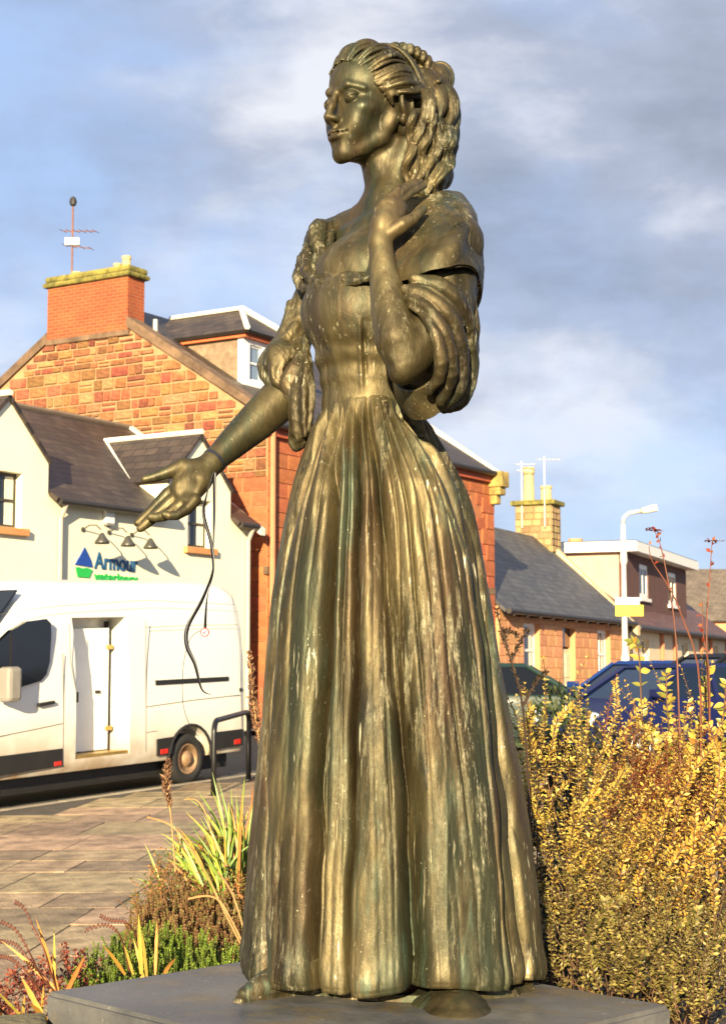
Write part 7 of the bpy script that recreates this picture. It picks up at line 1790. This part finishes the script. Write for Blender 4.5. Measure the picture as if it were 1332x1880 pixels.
def seed_stalks():
    rnd = random.Random(37); bead = simple('seed_capsule', (0.075, 0.024, 0.018), 0.6, 0, 0.3, 30)
    for pts, lab in (([(115, 1850, 3.5), (95, 1790, 3.45), (82, 1745, 3.4), (60, 1700, 3.4), (45, 1668, 3.4), (28, 1656, 3.4)], 'dark arching seed stalk with its drooping tip highest of those by the red shrub'), ([(110, 1830, 3.5), (75, 1790, 3.45), (55, 1750, 3.4), (30, 1708, 3.4), (2, 1692, 3.4)], 'dark seed stalk arching out to the left frame edge'),
                     ([(75, 1820, 3.45), (50, 1785, 3.4), (20, 1760, 3.4), (-4, 1756, 3.4)], 'low dark seed stalk lying nearly flat over the red leaves'), ([(240, 1800, 3.8), (230, 1745, 3.75), (215, 1710, 3.7), (190, 1698, 3.7), (157, 1708, 3.7)], 'dark seed stalk bending left over the green shrub'),
                     ([(262, 1790, 3.9), (250, 1720, 3.85), (232, 1694, 3.8), (205, 1690, 3.8), (184, 1681, 3.8)], 'dark seed stalk with a thick tip above the green shrub'), ([(90, 1800, 3.5), (60, 1770, 3.5), (30, 1735, 3.5), (0, 1728, 3.5)], 'thin seed stalk between its darker neighbours at the left edge')):
        Q = catmull(np.array([tuple(at(*q)) for q in pts]), np.linspace(0, len(pts)-1, 40)); r = empty('seed_stalk', Vector(Q[0])); tag(r, lab, 'plant', 'arching seed stalks')
        m = MB(); m.tube([Vector(q) for q in Q[::2]], [0.0024*(1 - 0.6*i/20) for i in range(20)], 5); m.build('stem', TWIG_RED, r)
        m = MB()
        for i in range(20, 40):
            c = Vector(Q[i]) + Vector((0, 0, (-1)**i*0.003)); m.lathe(c - Vector((0, 0, .0035)), [(.0004, .001), (.0018, .002), (.0023, .0035), (.0018, .005), (.0004, .006)], 6)
        o = m.build('seed_capsules', bead, r, True); o['kind'] = 'stuff'
seed_stalks()

def dead_spikes():
    mat = leaf_mat('dead_bract', [(0, (0.070, 0.034, 0.022)), (0.6, (0.17, 0.085, 0.045)), (1, (0.30, 0.17, 0.085))], 0.8, 0.05)
    for pts, lab, n, sp in (([(322, 1600, 4.9), (314, 1500, 4.9), (305, 1440, 4.9), (310, 1395, 4.9)], 'brown withered flower spike standing before the paving', 300, (.42, 1.0)), ([(485, 1420, 4.6), (474, 1350, 4.6), (464, 1280, 4.6), (457, 1195, 4.6)], 'brown withered flower spike close to the skirt edge', 320, (.25, 1.0))):
        rnd = random.Random(n); Q = catmull(np.array([tuple(at(*q)) for q in pts]), np.linspace(0, len(pts)-1, 60)); r = empty('withered_spike', Vector(Q[0])); tag(r, lab, 'plant', 'withered flower spikes')
        m = MB(); m.tube([Vector(q) for q in Q[::3]], 0.0026, 5); m.build('stem', STRAW, r); lv = Leaves()
        for i in range(n):
            t = rnd.uniform(*sp); q = Vector(Q[min(59, int(t*59))]); k = math.sin(math.pi*(t-sp[0])/(sp[1]-sp[0]))**.5 + .3; d = Vector((rnd.gauss(0, 1), rnd.gauss(0, 1), rnd.uniform(.4, 1.6)))
            lv.add(q + rv(rnd, .0015), d, rv(rnd), 0.016*k*rnd.uniform(.7, 1.2), 0.006)
        lv.build('bracts', mat, r)
    rnd = random.Random(77); r = empty('straw_stems', Vector((at(440, 1700, 4.4).x, 4.4, 0.42))); tag(r, 'bare straw coloured stems leaning across the heath mound', 'plant')
    for pts in ([(470, 1790, 4.2), (420, 1690, 4.3), (370, 1590, 4.4), (320, 1520, 4.5), (270, 1500, 4.5)], [(465, 1770, 4.2), (430, 1650, 4.3), (400, 1600, 4.4)], [(450, 1740, 4.2), (400, 1652, 4.3), (345, 1650, 4.3)], [(395, 1560, 5.0), (380, 1500, 5.0), (362, 1470, 5.0), (338, 1468, 5.0)]):
        Q = catmull(np.array([tuple(at(*q)) for q in pts]), np.linspace(0, len(pts)-1, 20)); m = MB(); m.tube([Vector(q) for q in Q], 0.0024, 5); m.build('stem', STRAW, r)
dead_spikes()

def red_ground_shrub():
    rnd = random.Random(41); root = empty('red_leaf_shrub', Vector((at(130, 1830, 3.75).x, 3.75, 0.42))); tag(root, 'low shrub of dark red leaves left of the plinth', 'shrub'); lv = Leaves(); tb = MB()
    for i in range(240):
        px = rnd.uniform(-30, 175); top = np.interp(px, [-30, 60, 120, 175], [1805, 1772, 1738, 1765]); py = rnd.uniform(top, top+110); Y = 3.55 + (1860-py)/110*0.35 + rnd.gauss(0, .03)
        p = at(px, py, Y); twig(rnd, lv, tb, p - Vector((0, 0, .03)), Vector((rnd.gauss(0, .5), rnd.gauss(-.1, .4), .8)), rnd.uniform(.03, .06), 0.015, 0.0085, 0.010, r0=0.001)
    lv.build('foliage', leaf_mat('dark_red_leaf', [(0, (0.075, 0.014, 0.010)), (0.5, (0.17, 0.034, 0.022)), (0.85, (0.28, 0.085, 0.042)), (1, (0.36, 0.20, 0.09))], 0.4), root); tag(tb.build('stems', TWIG_RED, root), kind='stuff')
red_ground_shrub()

def rust_cover():
    rnd = random.Random(53); root = empty('rust_groundcover', Vector((at(380, 1660, 4.9).x, 4.9, 0.42))); tag(root, 'tangled rust and green low plant between heath mound and strap leaves', 'plant'); lv = Leaves(); tb = MB()
    for i in range(420):
        px = rnd.uniform(255, 500); top = np.interp(px, [255, 320, 400, 500], [1650, 1560, 1530, 1520]); py = top + abs(rnd.gauss(0, 75)); Y = 5.45 - (py-top)/200*0.9 + rnd.gauss(0, .08)
        twig(rnd, lv, tb, at(px, py, Y) - Vector((0, 0, .05)), Vector((rnd.gauss(0, .5), rnd.gauss(-.1, .4), .8)), rnd.uniform(.05, .13), 0.020, 0.0085, 0.013, r0=0.0011)
    lv.build('foliage', leaf_mat('rust_leaf', [(0, (0.055, 0.075, 0.014)), (0.4, (0.13, 0.14, 0.026)), (0.65, (0.25, 0.12, 0.034)), (1, (0.34, 0.15, 0.045))], 0.5), root); tag(tb.build('stems', TWIG_RED, root), kind='stuff')
rust_cover()

def edging_stone():
    p = [at(-120, 1862, 3.2), at(86, 1856, 3.25), at(96, 1900, 2.95), at(-120, 1905, 2.9)]; z = p[1].z - 0.005; m = MB(); B = [Vector((q.x, q.y, 0.3)) for q in p]; T = [Vector((q.x, q.y, z + 0.006*math.sin(i*2))) for i, q in enumerate(p)]
    m.hexa([B[3], B[2], B[1], B[0], T[3], T[2], T[1], T[0]]); o = m.build('edging_stone', simple('mossy_stone', (0.10, 0.085, 0.040), 0.9, 0, 0.4, 8, 0.5, 50, col2=(0.19, 0.16, 0.08)), None, bevel=0.012); tag(o, 'mossy edging stone at the lower left beside the plinth', 'stone')
edging_stone()

# ---- ribbon tied round the outstretched wrist
def ribbon():
    satin = simple('black_satin', (0.014, 0.015, 0.020), 0.32, 0, 0.3, 30); pale = simple('ribbon_back', (0.55, 0.50, 0.40), 0.4)
    r = empty('wrist_ribbon', S(392, 850, 0)); tag(r, 'narrow black ribbon tied round the bronze wrist with long hanging tails', 'ribbon')
    a, b = Vector(S(425, 816, .045)), Vector(S(389, 850, .020)); ax = (b-a).normalized(); c = a.lerp(b, 0.86); u = ax.orthogonal().normalized(); v = ax.cross(u); rr = 23.6*U
    m = MB(); n = 28; vs_ = []
    for i in range(n):
        t = i/n*2*math.pi; o = u*math.cos(t) + v*math.sin(t)
        for w, q in ((-.0035, rr), (.0035, rr), (.0035, rr+.0016), (-.0035, rr+.0016)): vs_.append(c + o*q + ax*w)
    f = []
    for i in range(n):
        j = (i+1) % n
        for k in range(4): f.append((i*4+k, j*4+k, j*4+(k+1) % 4, i*4+(k+1) % 4))
    m.add(vs_, f); m.build('band', satin, r)
    def tail(pts, w, nm, mat, ph):
        Q = catmull(np.array([tuple(S(*q)) for q in pts]), np.linspace(0, len(pts)-1, 60)); vv = []; ff = []
        for i in range(60):
            d = Vector(Q[min(i+1, 59)] - Q[max(i-1, 0)]).normalized(); an = ph + i*0.075; s1 = d.cross(Vector((0, 1, 0))).normalized(); s2 = d.cross(s1); sd_ = s1*math.cos(an) + s2*math.sin(an); nn = d.cross(sd_)
            q = Vector(Q[i]); vv += [q - sd_*w, q + sd_*w, q + sd_*w + nn*.0006, q - sd_*w + nn*.0006]
        for i in range(59):
            for k in range(4): ff.append((i*4+k, i*4+4+k, i*4+4+(k+1) % 4, i*4+(k+1) % 4))
        m = MB(); m.add(vv, ff); return m.build(nm, mat, r, True)
    tail([(394, 868, -.02), (394, 930, -.02), (392, 1000, -.02), (390, 1050, -.022), (372, 1100, -.02), (345, 1150, -.02), (343, 1185, -.02), (358, 1220, -.02), (370, 1265, -.02), (388, 1276, -.025)], .0042, 'ribbon_tail', satin, 0.3)
    tail([(392, 866, -.024), (378, 915, -.03), (374, 945, -.03), (388, 1000, -.028), (391, 1050, -.028), (380, 1098, -.026), (376, 1155, -.026)], .0036, 'ribbon_tail', satin, 1.2)
    m = MB(); Q = catmull(np.array([tuple(S(*q)) for q in [(372, 1156, -.026), (350, 1172, -.02), (337, 1220, -.02), (336, 1290, -.02), (350, 1335, -.02), (364, 1352, -.02)]]), np.linspace(0, 5, 40)); m.tube([Vector(q) for q in Q], .0006, 4); m.build('thread', satin, r)
    bd = empty('ribbon_badge', S(376, 1161, -.03)); tag(bd, 'tiny round red and white badge hanging on the ribbon', 'badge')
    cc = Vector(S(376, 1161, -.030)); m = MB(); m.lathe(cc, [(.0088, 0), (.0088, .0020), (.0080, .0026), (.0062, .0024), (.0062, 0.0018)], 20, (0, -1, 0.05)); m.build('rim', simple('badge_red', (0.40, 0.012, 0.016), 0.35), bd, True)
    m = MB(); m.lathe(cc, [(.0061, 0), (.0061, .0019), (.0002, .0019)], 16, (0, -1, 0.05)); m.build('face', WHITE_PAINT, bd)
    m = MB(); m.lathe(cc + Vector((-.0015, -.0021, -.001)), [(.0026, 0), (.0002, .0006)], 7, (0, -1, 0.05)); m.lathe(cc + Vector((.002, -.0021, .0015)), [(.0018, 0), (.0002, .0006)], 6, (0, -1, 0.05)); m.build('emblem', MATS['badge_red'], bd)
ribbon()
